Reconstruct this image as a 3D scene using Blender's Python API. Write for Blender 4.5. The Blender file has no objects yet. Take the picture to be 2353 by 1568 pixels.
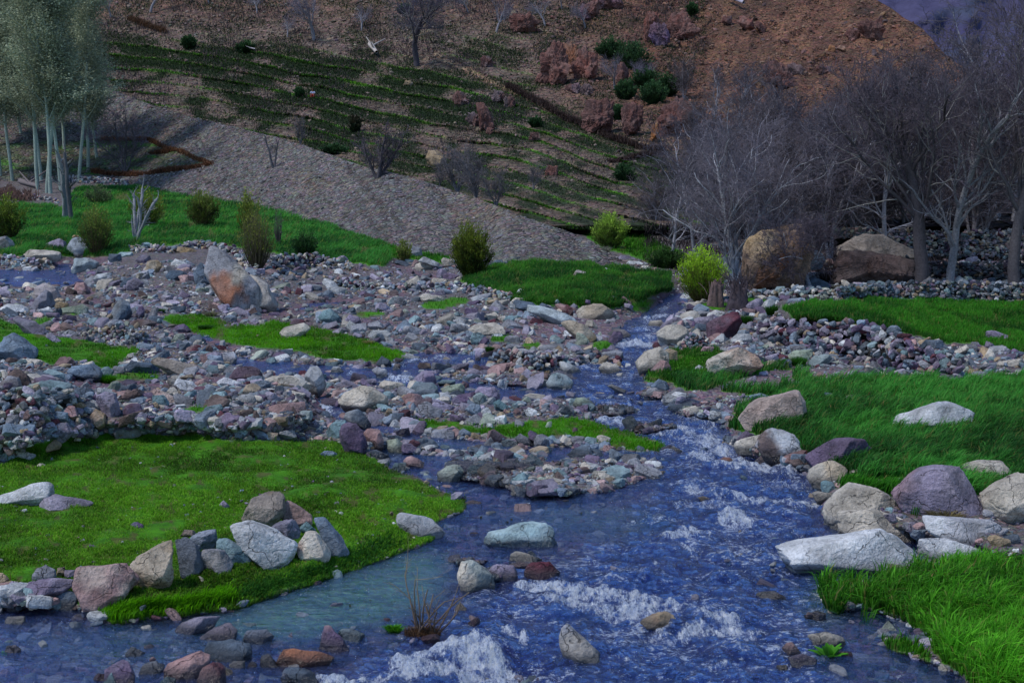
import bpy, math, random
import numpy as np
from math import radians, pi, sin, cos
sc = bpy.context.scene
COL = sc.collection
R = np.random.default_rng
# ------------------------------------------------------------------ camera frame
# sizes below are written in a 2352 x 1568 drawing grid of the view (u right, v down); F is the focal length in it
F, U0, V0, HC = 3267.0, 1176.0, 784.0, 4.25
PITCH = math.atan(401.0/F)
CP, SP = cos(PITCH), sin(PITCH)
cam = bpy.data.cameras.new('camera'); cam.lens = 50; cam.sensor_width = 36; cam.clip_end = 6000; cam.clip_start = 0.1
camo = bpy.data.objects.new('camera', cam); COL.objects.link(camo)
camo.location = (0, 0, HC); camo.rotation_euler = (pi/2-PITCH, 0, 0); sc.camera = camo

def ray(u, v):
    u = np.asarray(u, float); v = np.asarray(v, float)
    x = (u-U0)/F; y = -(v-V0)/F
    dy = CP + y*SP; dz = -SP + y*CP
    return x/dy, dz/dy            # per metre of depth along +Y
def at(u, v, d):
    rx, rz = ray(u, v)
    d = np.broadcast_to(d, rx.shape)
    return np.stack([rx*d, d+0*rx, HC+rz*d], -1)
def pxm(d): return F/np.asarray(d, float)/CP

# ------------------------------------------------------------------ noise
_T = R(7).random(4096).astype(np.float32)
def _h(i, j, k): return _T[(i*73 + j*1013 + k*337 + (i*j*7) % 911 + (j*k*5) % 613) & 4095]
def vnoise(x, y, z=0.0):
    x = np.asarray(x, float); y = np.asarray(y, float); z = np.asarray(z, float)+0*x
    i = np.floor(x).astype(int); j = np.floor(y).astype(int); k = np.floor(z).astype(int)
    fx = x-i; fy = y-j; fz = z-k
    fx = fx*fx*(3-2*fx); fy = fy*fy*(3-2*fy); fz = fz*fz*(3-2*fz)
    def L(a, b, t): return a+(b-a)*t
    c = [[L(_h(i, j+b, k+c_), _h(i+1, j+b, k+c_), fx) for b in (0, 1)] for c_ in (0, 1)]
    return L(L(c[0][0], c[0][1], fy), L(c[1][0], c[1][1], fy), fz)*2-1
def fbm(x, y, z=0.0, o=4, g=0.5):
    s = 0; a = 1; t = 0
    for q in range(o):
        s = s + a*vnoise(np.asarray(x)*2**q+q*17.3, np.asarray(y)*2**q+q*9.1, np.asarray(z)*2**q+q*3.7); t += a; a *= g
    return s/t

# ------------------------------------------------------------------ mesh helpers
def mesh(name, V, faces, col=None, smooth=True, extra=None):
    """faces: one (n,k) int array or a list of them"""
    if isinstance(faces, np.ndarray): faces = [faces]
    faces = [f for f in faces if len(f)]
    V = np.ascontiguousarray(V, dtype=np.float32)
    me = bpy.data.meshes.new(name)
    me.vertices.add(len(V)); me.vertices.foreach_set('co', V.ravel())
    li = np.concatenate([f.ravel() for f in faces]).astype(np.int32)
    tot = np.concatenate([np.full(len(f), f.shape[1]) for f in faces]).astype(np.int32)
    st = np.concatenate([[0], np.cumsum(tot)[:-1]]).astype(np.int32)
    me.loops.add(len(li)); me.loops.foreach_set('vertex_index', li)
    me.polygons.add(len(tot)); me.polygons.foreach_set('loop_start', st); me.polygons.foreach_set('loop_total', tot)
    me.polygons.foreach_set('use_smooth', np.full(len(tot), smooth))
    me.update(calc_edges=True)
    if col is not None:
        a = me.color_attributes.new('Col', 'FLOAT_COLOR', 'POINT')
        c = np.ones((len(V), 4), np.float32); c[:, :3] = np.broadcast_to(col, (len(V), 3)); a.data.foreach_set('color', c.ravel())
    for k, arr in (extra or {}).items():
        a = me.attributes.new(k, 'FLOAT', 'POINT'); a.data.foreach_set('value', np.ascontiguousarray(arr, dtype=np.float32))
    return me
def obj(name, me, mat, parent=None, label=None, cat=None, group=None, kind=None, loc=None):
    o = bpy.data.objects.new(name, me)
    if me is not None and mat is not None and not me.materials: me.materials.append(mat)
    COL.objects.link(o)
    if parent is not None: o.parent = parent
    if loc is not None: o.location = loc
    if label: o['label'] = label
    if cat: o['category'] = cat
    if group: o['group'] = group
    if kind: o['kind'] = kind
    return o
def thing(name, loc, label, cat, group=None): return obj(name, None, None, None, label, cat, group, None, loc)

def grid_faces(nr, nc):
    i = np.arange(nr-1)[:, None]*nc + np.arange(nc-1)[None, :]
    return np.stack([i, i+1, i+nc+1, i+nc], -1).reshape(-1, 4)

def ico(sub):
    t = (1+5**.5)/2
    v = [(-1, t, 0), (1, t, 0), (-1, -t, 0), (1, -t, 0), (0, -1, t), (0, 1, t), (0, -1, -t), (0, 1, -t), (t, 0, -1), (t, 0, 1), (-t, 0, -1), (-t, 0, 1)]
    f = [(0, 11, 5), (0, 5, 1), (0, 1, 7), (0, 7, 10), (0, 10, 11), (1, 5, 9), (5, 11, 4), (11, 10, 2), (10, 7, 6), (7, 1, 8), (3, 9, 4), (3, 4, 2), (3, 2, 6), (3, 6, 8), (3, 8, 9), (4, 9, 5), (2, 4, 11), (6, 2, 10), (8, 6, 7), (9, 8, 1)]
    v = [np.array(p)/np.linalg.norm(p) for p in v]
    for _ in range(sub):
        c = {}; nf = []
        def m(a, b):
            k = (min(a, b), max(a, b))
            if k not in c: p = v[a]+v[b]; v.append(p/np.linalg.norm(p)); c[k] = len(v)-1
            return c[k]
        for a, b, d in f:
            x, y, z = m(a, b), m(b, d), m(d, a); nf += [(a, x, z), (b, y, x), (d, z, y), (x, y, z)]
        f = nf
    return np.array(v), np.array(f)
ICO = {k: ico(k) for k in (0, 1, 2, 3, 4, 5)}

# ------------------------------------------------------------------ node materials
class NT:
    def __init__(s, name):
        s.m = bpy.data.materials.new(name); s.m.use_nodes = True; s.t = s.m.node_tree; s.n = s.t.nodes; s.n.clear()
        s.out = s.n.new('ShaderNodeOutputMaterial')
    def N(s, typ, **kw):
        n = s.n.new('ShaderNode'+typ)
        for k, v in kw.items():
            if k in n.inputs: s.S(n.inputs[k], v)
            else: setattr(n, k, v)
        return n
    def S(s, sock, v):
        if isinstance(v, bpy.types.NodeSocket): s.t.links.new(v, sock)
        else: sock.default_value = v
    def noise(s, scale, detail=3, vec=None, rough=0.55, out='Fac'):
        n = s.N('TexNoise', Scale=scale, Detail=detail, Roughness=rough)
        if vec is not None: s.S(n.inputs['Vector'], vec)
        return n.outputs[out]
    def math(s, op, a, b=0.0, c=0.0, clamp=False):
        n = s.n.new('ShaderNodeMath'); n.operation = op; n.use_clamp = clamp
        s.S(n.inputs[0], a); s.S(n.inputs[1], b); s.S(n.inputs[2], c); return n.outputs[0]
    def ramp(s, f, a, b, lo=0.0, hi=1.0):
        n = s.n.new('ShaderNodeMapRange'); n.clamp = True
        s.S(n.inputs['Value'], f); s.S(n.inputs['From Min'], a); s.S(n.inputs['From Max'], b); s.S(n.inputs['To Min'], lo); s.S(n.inputs['To Max'], hi)
        return n.outputs[0]
    def mix(s, f, a, b, mode='MIX'):
        n = s.n.new('ShaderNodeMix'); n.data_type = 'RGBA'; n.blend_type = mode; n.clamp_factor = True
        s.S(n.inputs[0], f)
        for q, v in ((6, a), (7, b)):
            s.S(n.inputs[q], v if isinstance(v, bpy.types.NodeSocket) else (*v, 1))
        return n.outputs[2]
    def attr(s, name, out='Color'):
        n = s.n.new('ShaderNodeAttribute'); n.attribute_name = name; return n.outputs[out]
    def geo(s, out='Position'):
        return s.N('NewGeometry').outputs[out]
    def coord(s): return s.N('TexCoord').outputs['Object']
    def bump(s, h, dist=0.02, strength=1.0, nrm=None):
        n = s.N('Bump', Strength=strength, Distance=dist); s.S(n.inputs['Height'], h)
        if nrm is not None: s.S(n.inputs['Normal'], nrm)
        return n.outputs[0]
    def bsdf(s, color, rough=0.8, normal=None, spec=0.3, **kw):
        n = s.N('BsdfPrincipled', Roughness=rough)
        s.S(n.inputs['Base Color'], color if isinstance(color, bpy.types.NodeSocket) else (*color, 1))
        s.S(n.inputs['Specular IOR Level'], spec)
        if normal is not None: s.S(n.inputs['Normal'], normal)
        for k, v in kw.items(): s.S(n.inputs[k], v)
        return n.outputs[0]
    def done(s, sh): s.t.links.new(sh, s.out.inputs['Surface']); return s.m

def gscale(c, k):
    return c
def M_stone():
    s = NT('stone'); p = s.geo(); c = s.attr('Col')
    n1 = s.noise(3.0, 5, p); n2 = s.noise(26.0, 4, p, 0.7); n3 = s.noise(1.1, 3, p)
    k = s.math('MULTIPLY', s.ramp(n1, .3, .7, .55, 1.4), s.ramp(n2, .3, .7, .68, 1.3))
    hv = s.N('HueSaturation'); s.S(hv.inputs['Color'], c); s.S(hv.inputs['Value'], k); s.S(hv.inputs['Saturation'], s.ramp(n3, .3, .7, .8, 1.25)); 
    c2 = hv.outputs[0]
    vr = s.N('TexVoronoi', Scale=2.3, feature='DISTANCE_TO_EDGE'); nw = s.noise(4.0, 3, p, out='Color')
    vm = s.N('VectorMath', operation='MULTIPLY_ADD'); s.S(vm.inputs[0], nw); s.S(vm.inputs[1], (.35, .35, .35)); s.S(vm.inputs[2], p); s.S(vr.inputs['Vector'], vm.outputs[0])
    crack = s.ramp(vr.outputs['Distance'], 0.0, 0.012, 0.0, 1.0)
    gate = s.ramp(n3, .40, .50, 0, 1)
    ck = s.math('MAXIMUM', crack, s.math('SUBTRACT', 1.0, gate))
    c3 = s.mix(s.ramp(ck, 0, 1, .7, 0), c2, (.02, .02, .025))
    spk = s.ramp(s.noise(90, 2, p, .8), .62, .72, 0, .35)
    c4 = s.mix(spk, c3, (.5, .5, .52))
    wet = s.attr('wet', 'Fac')
    c5 = s.mix(s.ramp(wet, 0, 1, 0, .78), c4, (.005, .006, .01))
    h = s.math('ADD', s.math('MULTIPLY', n2, .5), s.math('ADD', s.math('MULTIPLY', n1, 1.2), s.math('MULTIPLY', ck, .25)))
    nb = s.bump(h, 0.09, 1.)
    return s.done(s.bsdf(c5, s.ramp(wet, 0, 1, .85, .22), nb, s.ramp(wet, 0, 1, .18, .6)))
STONE = M_stone()
def M_col(name, rough=0.8, var=.3, scale=8., transl=0.0, spec=.2, bump=0.0):
    s = NT(name); c = s.attr('Col'); p = s.geo()
    n = s.noise(scale, 4, p, .65)
    hv = s.N('HueSaturation'); s.S(hv.inputs['Color'], c); s.S(hv.inputs['Value'], s.ramp(n, .3, .7, 1-var, 1+var)); 
    nb = s.bump(n, bump, 1.0) if bump else None
    b = s.bsdf(hv.outputs[0], rough, nb, spec)
    if transl:
        t = s.N('BsdfTranslucent'); s.S(t.inputs['Color'], hv.outputs[0]); m = s.N('MixShader'); m.inputs[0].default_value = transl
        s.t.links.new(b, m.inputs[1]); s.t.links.new(t.outputs[0], m.inputs[2]); b = m.outputs[0]
    return s.done(b)
GRASSM = M_col('grass_blade', .6, .2, 3., .45)
LEAFM = M_col('leaf', .6, .2, 5., .3)
BARK = M_col('bark', .9, .35, 14., 0, .15, .02)
TWIGM = M_col('twig', .9, .2, 6., 0, .1)
# ------------------------------------------------------------------ layout rasters of the valley floor
RU0, RU1, RV0, RV1, RS = -900, 3300, 380, 2300, 4
rw, rh = (RU1-RU0)//RS, (RV1-RV0)//RS
_gu = RU0+RS*(np.arange(rw)+.5); _gv = RV0+RS*(np.arange(rh)+.5)
GU, GV = np.meshgrid(_gu, _gv)
_wu = fbm(GU/60, GV/34, 1.5, 3)*16+fbm(GU/14, GV/8, 6.5, 2)*5; _wv = fbm(GU/60, GV/34, 9.5, 3)*9+fbm(GU/14, GV/8, 2.5, 2)*3
def blur(a, n):
    if n < 1: return a
    for _ in range(2):
        for ax in (0, 1):
            k = max(1, int(n if ax == 1 else n*.6)); p = np.pad(a, [(k, k) if q == ax else (0, 0) for q in (0, 1)], mode='edge')
            c = np.cumsum(p, axis=ax); z = np.zeros_like(np.take(c, [0], ax)); c = np.concatenate([z, c], ax)
            a = (np.take(c, range(2*k+1, c.shape[ax]), ax)-np.take(c, range(0, c.shape[ax]-2*k-1), ax))/(2*k+1)
    return a
def inpoly(pts, x, y):
    r = np.zeros(x.shape, bool); n = len(pts)
    for i in range(n):
        x1, y1 = pts[i]; x2, y2 = pts[(i+1) % n]
        if y1 == y2: continue
        c = ((y1 > y) != (y2 > y)) & (x < (x2-x1)*(y-y1)/(y2-y1)+x1); r ^= c
    return r
def poly(pts, warp=1.0): return inpoly(pts, GU+_wu*warp, GV+_wv*warp).astype(float)
def ell(cu, cv, a, b, warp=1.): return (((GU+_wu*warp-cu)/a)**2+((GV+_wv*warp-cv)/b)**2 < 1).astype(float)
def stroke(pts, w, warp=.6):
    m = np.zeros(GU.shape, bool); X = GU+_wu*warp; Y = (GV+_wv*warp)
    for i in range(len(pts)-1):
        (x1, y1), (x2, y2) = pts[i][:2], pts[i+1][:2]; w1 = pts[i][2] if len(pts[i]) > 2 else w; w2 = pts[i+1][2] if len(pts[i+1]) > 2 else w
        dx, dy = x2-x1, y2-y1; t = np.clip(((X-x1)*dx+(Y-y1)*dy)/(dx*dx+dy*dy+1e-9), 0, 1)
        m |= np.hypot(X-x1-t*dx, (Y-y1-t*dy)*1.6) < w1+(w2-w1)*t
    return m.astype(float)
def samp(a, u, v):
    x = np.clip((np.asarray(u, float)-RU0)/RS-.5, 0, rw-1.001); y = np.clip((np.asarray(v, float)-RV0)/RS-.5, 0, rh-1.001)
    i = x.astype(int); j = y.astype(int); fx = x-i; fy = y-j
    return (a[j, i]*(1-fx)+a[j, i+1]*fx)*(1-fy)+(a[j+1, i]*(1-fx)+a[j+1, i+1]*fx)*fy

RIVER = [(1500,700),(1440,740),(1425,790),(1340,838),(1240,862),(1245,900),(1350,935),(1345,955),(1480,1005),(1530,1025),(1525,1075),(1500,1100),(1370,1140),(1200,1125),(1150,1100),(1060,1085),(1000,1060),(930,1040),(880,1020),(850,1035),(900,1075),(960,1105),(1070,1150),(1062,1180),(1000,1200),(1010,1235),(930,1262),(850,1300),(700,1352),(520,1402),(250,1432),(180,1400),(-300,1395),(-900,1400),(-900,2300),(3300,2300),(3300,1650),(2150,1600),(2050,1500),(1985,1440),(1900,1400),(1880,1348),(2000,1340),(2130,1305),(2260,1285),(2200,1250),(2100,1230),(1890,1200),(1885,1150),(1870,1085),(1760,1062),(1700,1040),(1690,990),(1560,945),(1500,915),(1470,880),(1490,832),(1505,795),(1530,740),(1585,690),(1550,672),(1510,682)]
WAT = poly(RIVER)
for st in [ [(880,985,14),(1000,1020,18),(1200,1030,12),(1350,1040,12),(1520,1050,16)], [(940,1055,20),(1100,1080,25),(1300,1060,18)],
            [(520,830,14),(700,850,22),(850,862,22),(960,840,16),(1100,835,10),(1260,830,8)], [(880,870,20),(1000,885,24),(1150,900,26),(1300,900,24)],
            [(960,830,14),(1040,822,14),(1200,832,10),(1330,838,10)],
            [(150,882,10),(300,886,14),(430,880,10),(520,868,8)], [(715,880,6),(740,930,24),(800,960,20),(870,990,16)],
            [(0,640,26),(100,640,22),(190,655,16),(120,610,10),(260,588,6)], [(-400,640,30),(0,640,26)], [(190,655,10),(240,715,12),(330,740,8),(430,765,8),(540,800,10)],
            [(230,600,8),(170,600,10)], [(620,725,8),(700,705,12),(780,690,9),(880,690,6),(960,655,8),(1010,630,6)], [(520,745,6),(620,725,8)], [(700,745,7),(780,760,7),(800,735,5),(900,745,7),(960,720,6)],
            [(870,770,6),(950,800,8),(990,822,10)], [(900,610,6),(990,640,7)],
            [(1560,680,12),(1600,672,10)], [(1960,1405,26),(2060,1440,30),(2130,1480,16)], [(2020,1505,30),(2180,1570,40)], [(1280,700,6),(1330,720,6),(1420,735,9)], [(2110,1275,6),(2250,1290,14),(2500,1310,10)]]:
    WAT = np.maximum(WAT, stroke(st, 10))
LAWN = {
 'turf_left': [(-900,1040),(-300,1060),(0,1062),(110,1010),(200,998),(480,1000),(540,1010),(780,1012),(860,1052),(960,1102),(1070,1150),(1060,1180),(1000,1200),(1010,1235),(930,1260),(850,1300),(700,1350),(520,1400),(250,1432),(215,1395),(130,1385),(0,1330),(-400,1335),(-900,1300)],
 'turf_mid': [(-300,715),(0,735),(90,765),(200,780),(330,803),(290,825),(120,832),(0,800),(-300,810)],
 'turf_mid2': [(200,820),(280,830),(270,845),(190,835)],
 'turf_centre': [(370,728),(440,722),(540,745),(580,748),(640,735),(700,742),(780,765),(870,790),(940,822),(890,832),(760,826),(640,800),(540,792),(440,770)],
 'meadow_far': [(-900,430),(-300,450),(0,462),(150,470),(175,430),(380,425),(400,440),(560,455),(650,462),(690,500),(760,512),(880,555),(900,590),(880,612),(760,598),(690,590),(560,565),(420,560),(320,575),(240,592),(100,590),(0,592),(-900,620)],
 'meadow_far_b': [(820,530),(900,565),(1040,585),(1045,600),(960,600),(880,590)],
 'mound': [(1060,640),(1120,608),(1200,600),(1350,600),(1480,618),(1545,628),(1545,672),(1440,700),(1380,712),(1250,702),(1190,695),(1120,668)],
 'field': [(1800,705),(1860,688),(2100,686),(2400,690),(3300,700),(3300,830),(2352,820),(2240,790),(2130,780),(2050,760),(1930,745),(1830,735)],
 'bank': [(1545,868),(1640,860),(1720,850),(1790,842),(1900,862),(2050,866),(2200,880),(2400,850),(3300,840),(3300,1110),(2352,1105),(2250,1140),(2130,1110),(2060,1100),(1980,1105),(1870,1068),(1760,1000),(1640,985),(1700,965),(1690,935),(1800,910),(1640,905),(1560,890)],
 'bank_low': [(1540,800),(1640,800),(1700,835),(1560,880),(1470,878),(1500,845)],
 'verge': [(1880,1345),(1990,1352),(2130,1308),(2260,1290),(2400,1310),(3300,1380),(3300,1720),(2300,1640),(2190,1540),(2100,1470),(1985,1440),(1900,1400)],
 'strip': [(930,962),(1010,965),(1100,985),(1300,958),(1420,975),(1480,1000),(1535,1025),(1500,1040),(1400,1030),(1300,1000),(1200,1005),(1080,995),(960,985)],
 'far_right': [(1290,505),(1360,510),(1480,540),(1600,600),(1540,618),(1400,575)],
}
GR = np.zeros(GU.shape)
for k_, p_ in LAWN.items(): GR = np.maximum(GR, poly(p_, 1.3))
for e_ in [(2060,1520,70,50),(1960,1450,28,16),(310,866,55,10),(235,868,30,9),(1500,1050,30,9),(1385,790,22,10),(1155,775,28,8),(790,1415,25,9),(900,1435,30,11),(1500,705,60,14),(1330,700,90,10),(560,480,60,10),(700,600,50,8),(450,940,30,6),(1220,790,20,8),(1050,690,30,8),(1600,975,50,8),(1790,870,30,8),(1010,700,40,8),(850,720,30,7),(1730,700,45,10),(1650,700,40,9),(170,715,30,6),(100,735,30,6),(2290,1120,40,16),(2250,745,60,25)]:
    GR = np.maximum(GR, ell(*e_, 1.3))
GR[inpoly([(1560,905),(1780,850),(1960,845),(2000,862),(1850,885),(1700,905),(1600,930)], GU+_wu, GV+_wv) & (fbm(GU/30, GV/14, 4, 2) > -.35)] = 0
GR[inpoly([(2080,780),(2250,790),(2380,815),(2380,840),(2300,850),(2250,830),(2140,800)], GU+_wu, GV+_wv)] = 0
GR *= (1-WAT)
BAR = np.zeros(GU.shape)       # gravel bars standing in the shallows
for e_ in [(1180,1085,150,32),(1250,1110,110,26),(1330,1075,60,16),(1520,905,60,14),(1500,980,60,10),(1130,1320,45,12),(1080,1290,40,8),(1390,940,80,14),(1600,945,60,14),(1190,870,110,12)]:
    BAR = np.maximum(BAR, ell(*e_, 1.6))
WATs = blur(WAT*(1-BAR), 1.5)
# bed of the shallows with weed (pale green under thin water)
WEED = blur(np.maximum(poly([(520,1402),(700,1352),(850,1300),(930,1262),(1000,1262),(1040,1300),(990,1400),(860,1440),(700,1470),(520,1480),(420,1440)], 2)*1.0, ell(1330,1195,200,40,2)*.5), 8)
WEED = np.maximum(WEED, blur(ell(1900,1380,60,60,2)*.7+ell(300,1480,260,50,2)*.45+ell(1000,1035,200,20)*.5, 8))
# foam: cascades and riffles
FO = np.zeros(GU.shape)
def foam(pts, s): 
    global FO
    FO = np.maximum(FO, blur(stroke(pts, 10, 1.2), 2.5)*s)
for pts, s in [([(1190,1345,14),(1320,1360,24),(1450,1375,22),(1560,1385,16)],1.0),([(1250,1375,12),(1400,1405,30),(1530,1400,20)],.75),([(900,1530,14),(1000,1505,22),(1100,1520,26),(1180,1545,20)],1.0),([(735,1560,14),(830,1562,16),(980,1540,20),(1150,1560,26)],.9),
   ([(1560,1390,10),(1620,1425,18),(1700,1440,10)],.9),([(1520,1470,10),(1600,1450,18),(1740,1455,10)],.85),([(1560,1395,14),(1520,1440,22),(1480,1470,16)],.6),([(1130,1440,8),(1200,1470,14),(1230,1500,14)],.7),([(1440,1450,8),(1420,1480,8)],.5),
   ([(1580,1118,12),(1660,1135,14),(1720,1150,12)],.9),([(1700,1150,8),(1800,1160,11),(1890,1165,10)],.9),([(1660,1190,16),(1700,1195,20),(1720,1200,12)],.95),([(1540,1235,20),(1600,1220,20),(1640,1225,10)],.9),([(1560,1255,10),(1600,1275,16)],.6),
   ([(1350,958,8),(1420,965,14),(1480,985,10)],.95),([(1560,985,16),(1640,1020,22),(1700,1060,18)],.8),([(1590,1050,12),(1690,1070,16),(1830,1085,10)],.85),([(1500,1000,14),(1560,1010,20)],.5),([(1430,995,14),(1480,1015,10)],.5),([(1620,1000,20),(1690,1030,14)],.6),
   ([(1420,790,10),(1470,788,14),(1505,795,8)],1.),([(1310,812,5),(1340,805,6)],1.),([(1350,820,5),(1380,812,7)],.9),([(1470,735,8),(1530,725,12)],.9),([(1440,750,6),(1500,760,10)],.7),([(1540,700,5),(1510,715,6)],.7),([(1440,775,6),(1500,778,6)],.8),([(1330,845,6),(1420,835,8)],.7),([(1560,960,8),(1640,985,10)],.7),([(1300,930,6),(1400,945,8)],.6),([(1080,870,6),(1180,890,8)],.5),([(1740,1100,8),(1860,1120,10)],.6),([(1560,1160,10),(1650,1165,10)],.6),([(1450,1190,8),(1540,1200,10)],.45),([(1780,1230,8),(1880,1225,8)],.5),([(1350,1280,8),(1450,1275,10)],.4),([(1620,1330,8),(1760,1320,10)],.45),([(1340,1480,10),(1460,1510,12)],.5),([(1600,1530,10),(1720,1540,10)],.45),([(1270,712,5),(1290,715,7)],1.),([(890,835,5),(990,828,9),(1030,825,6)],.9),([(890,850,5),(900,872,14),(950,868,9)],.95),([(725,925,8),(745,940,14),(770,955,8)],.9),
   ([(455,872,4),(490,876,6)],.9),([(200,720,5),(240,725,8)],.8),([(110,665,6),(170,665,8),(170,690,6)],.6),([(40,630,4),(100,650,8)],.4),([(300,575,3),(312,585,4)],.9),([(1260,890,10),(1340,905,10)],.35),([(1500,905,6),(1440,925,8)],.4),([(860,975,8),(940,990,8)],.6),([(1590,1290,14),(1500,1300,16)],.2),([(1690,1275,12),(1760,1262,6)],.5),([(1180,1000,10),(1400,1010,10)],.25),([(920,1050,6),(950,1075,6)],.5),([(1640,1300,10),(1700,1340,14)],.25),([(1900,1475,5),(1850,1560,8)],.15)]:
    foam(pts, s)
FO = np.clip(FO*1.15, 0, 1)*(WATs > .3)
# turbulent, humped water
HUMP = blur(ell(1480,1335,110,26)*1.+ell(1650,1425,70,18)+ell(1130,1490,110,26)+ell(1680,1195,50,14)*.35+ell(1530,1245,60,14)*.6+ell(1810,1185,40,10)*.7+ell(1680,1495,60,14)*.6+ell(1740,1140,40,9)*.6, 6)
# relief above the base plane
HM = np.zeros(GU.shape)
def relief(p, h, b):
    global HM
    HM = HM + blur(p.astype(float), b)*h
relief(poly(LAWN['turf_left']), .08, 26)
relief(poly([(-900,840),(0,850),(330,880),(700,880),(760,960),(560,990),(240,985),(60,1030),(-900,1010)]), .40, 7)
relief(poly(LAWN['field']+[], .5), .0, 2)
relief(inpoly([(1790,690),(3300,680),(3300,860),(2290,868),(2200,838),(2050,775),(1930,750),(1800,742)], GU, GV)*np.interp(GU, [1950, 2230], [1, .12]), .75, 4)
relief(poly([(1600,900),(3300,830),(3300,1500),(2260,1290),(2100,1230),(1930,1230),(1890,1120),(1700,1010)]), .14, 16)
relief(poly(LAWN['verge']), .04, 8)
relief(ell(430,640,200,60), .42, 16); relief(ell(1050,720,220,50), .2, 14)
relief(poly(LAWN['mound']), .5, 10); relief(poly(LAWN['meadow_far']), .25, 8)
relief(poly(LAWN['turf_mid']), .15, 8)
HM += fbm(GU/90, GV/45, 3.3, 3)*.10
HM = HM*(1-blur(WAT, 6)) + (-.22+.08*fbm(GU/30, GV/18, 1.3, 3)+.17*BAR)*blur(WAT, 5)
HM = np.where(BAR > .5, np.maximum(HM, -.03), HM); HM = HM*.5+blur(HM, 1)*.5; _sh = np.clip(blur(WAT*(1-BAR), 16)*2.4, 0, 1)*np.clip((GV-900)/100, 0, 1)*(1-WATs)*np.clip(blur(GR, 4)*2, 0, 1); HM = HM*(1-_sh)+(-.062)*_sh; HM *= np.clip((GV-430)/150, 0, 1)

# base depth of the floor: flat to about 50 m, then rising gently
_tv = np.array([384, 400, 440, 500, 580, 650.]); _td = np.array([122, 114, 100, 82, 64, 52.])
def base_d(v):
    v = np.asarray(v, float); _, rz = ray(U0, np.maximum(v, 600)); dp = HC/np.maximum(-rz, 1e-3)
    return np.where(v >= 650, dp, np.exp(np.interp(v, _tv, np.log(_td))))
def floor_d(u, v, h=0.0):
    d0 = base_d(v); _, rz = ray(u, v); gap = -rz*d0           # eye height above the base plane there
    return d0*np.clip(1-h/np.maximum(gap, .8), .55, 1.35)
def floor_pt(u, v, dh=0.0): 
    h = samp(HM, u, v)+dh; return at(u, v, floor_d(u, v, h))
WL = -.085                                                       # water level against the base plane

# colours of the ground sheet
def mixc(a, b, t): return a+(b-a)*np.clip(t, 0, 1)[..., None]
def C(*x): return np.array(x, float)
us = np.concatenate([np.arange(-900, -40, 30), np.arange(-40, 2400, 5), np.arange(2400, 3300, 30)]).astype(float)
vs = np.concatenate([np.arange(384, 700, 2.5), np.arange(700, 1600, 3.5), np.arange(1600, 2290, 14)]).astype(float)
UU, VV = np.meshgrid(us, vs); P = floor_pt(UU, VV)
g = samp(blur(GR, .8), UU, VV); w = samp(WATs, UU, VV); we = samp(WEED, UU, VV)
P[..., 2] += fbm(P[..., 0]*2.2, P[..., 1]*2.2, 0, 4)*.05*(1-w)
n1 = fbm(UU/40, VV/16, 5, 3)*.5+.5; n2 = fbm(P[..., 0]*5, P[..., 1]*5, 8, 3)*.5+.5
soil = mixc(C(.075, .065, .065), C(.16, .145, .15), n2*1.1)
soil = mixc(soil, C(.17, .12, .14), samp(blur(ell(1310,760,130,45,1)+poly([(1560,905),(1780,850),(1960,845),(2000,862),(1850,885),(1700,905),(1600,930)]), 3), UU, VV)*.8)
green = mixc(C(.03, .12, .008), C(.07, .26, .008), n1)
ptc = np.clip(fbm(UU/22, VV/10, 31, 4)*3.2-.55, 0, .8)
green = mixc(green, C(.085, .075, .03), ptc)
cc = mixc(soil, green, g*1.4)
bed = mixc(mixc(C(.07, .06, .085), C(.17, .11, .13), n2*1.3), C(.09, .19, .13), we*(.6+.6*n1))
cc = mixc(cc, bed, w*1.5)
gm = mesh('ground', P.reshape(-1, 3), grid_faces(*UU.shape), cc.reshape(-1, 3), extra={'grass': g.ravel(), 'wat': w.ravel()})
def M_ground():
    s = NT('ground_soil'); p = s.geo(); c = s.attr('Col'); gr = s.attr('grass', 'Fac')
    vo = s.N('TexVoronoi', Scale=9.0, Randomness=1.0); s.S(vo.inputs['Vector'], p)
    ve = s.N('TexVoronoi', Scale=9.0, feature='DISTANCE_TO_EDGE'); s.S(ve.inputs['Vector'], p)
    vo2 = s.N('TexVoronoi', Scale=24.0); s.S(vo2.inputs['Vector'], p)
    pc = s.mix(.5, vo.outputs['Color'], vo2.outputs['Color'])
    hs = s.N('HueSaturation', Saturation=.35, Value=.62); s.S(hs.inputs['Color'], pc)
    peb = s.mix(1.0, c, hs.outputs[0], 'MULTIPLY'); peb = s.mix(1.0, peb, (3.2, 3.2, 3.3), 'MULTIPLY')
    n = s.noise(6, 6, p, .7); gn = s.noise(40, 4, p, .7)
    gc = s.mix(s.ramp(n, .35, .65, 0, 1), s.mix(1., c, (.55, .6, .6), 'MULTIPLY'), s.mix(1., c, (1.3, 1.25, 1.1), 'MULTIPLY'))
    col = s.mix(gr, peb, gc)
    h = s.math('ADD', s.math('MULTIPLY', s.ramp(ve.outputs['Distance'], 0, .3), s.math('SUBTRACT', 1.0, gr)), s.math('MULTIPLY', gn, .6))
    return s.done(s.bsdf(col, .9, s.bump(h, .05, .9), .15))
obj('ground', gm, M_ground(), kind='structure')

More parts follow.
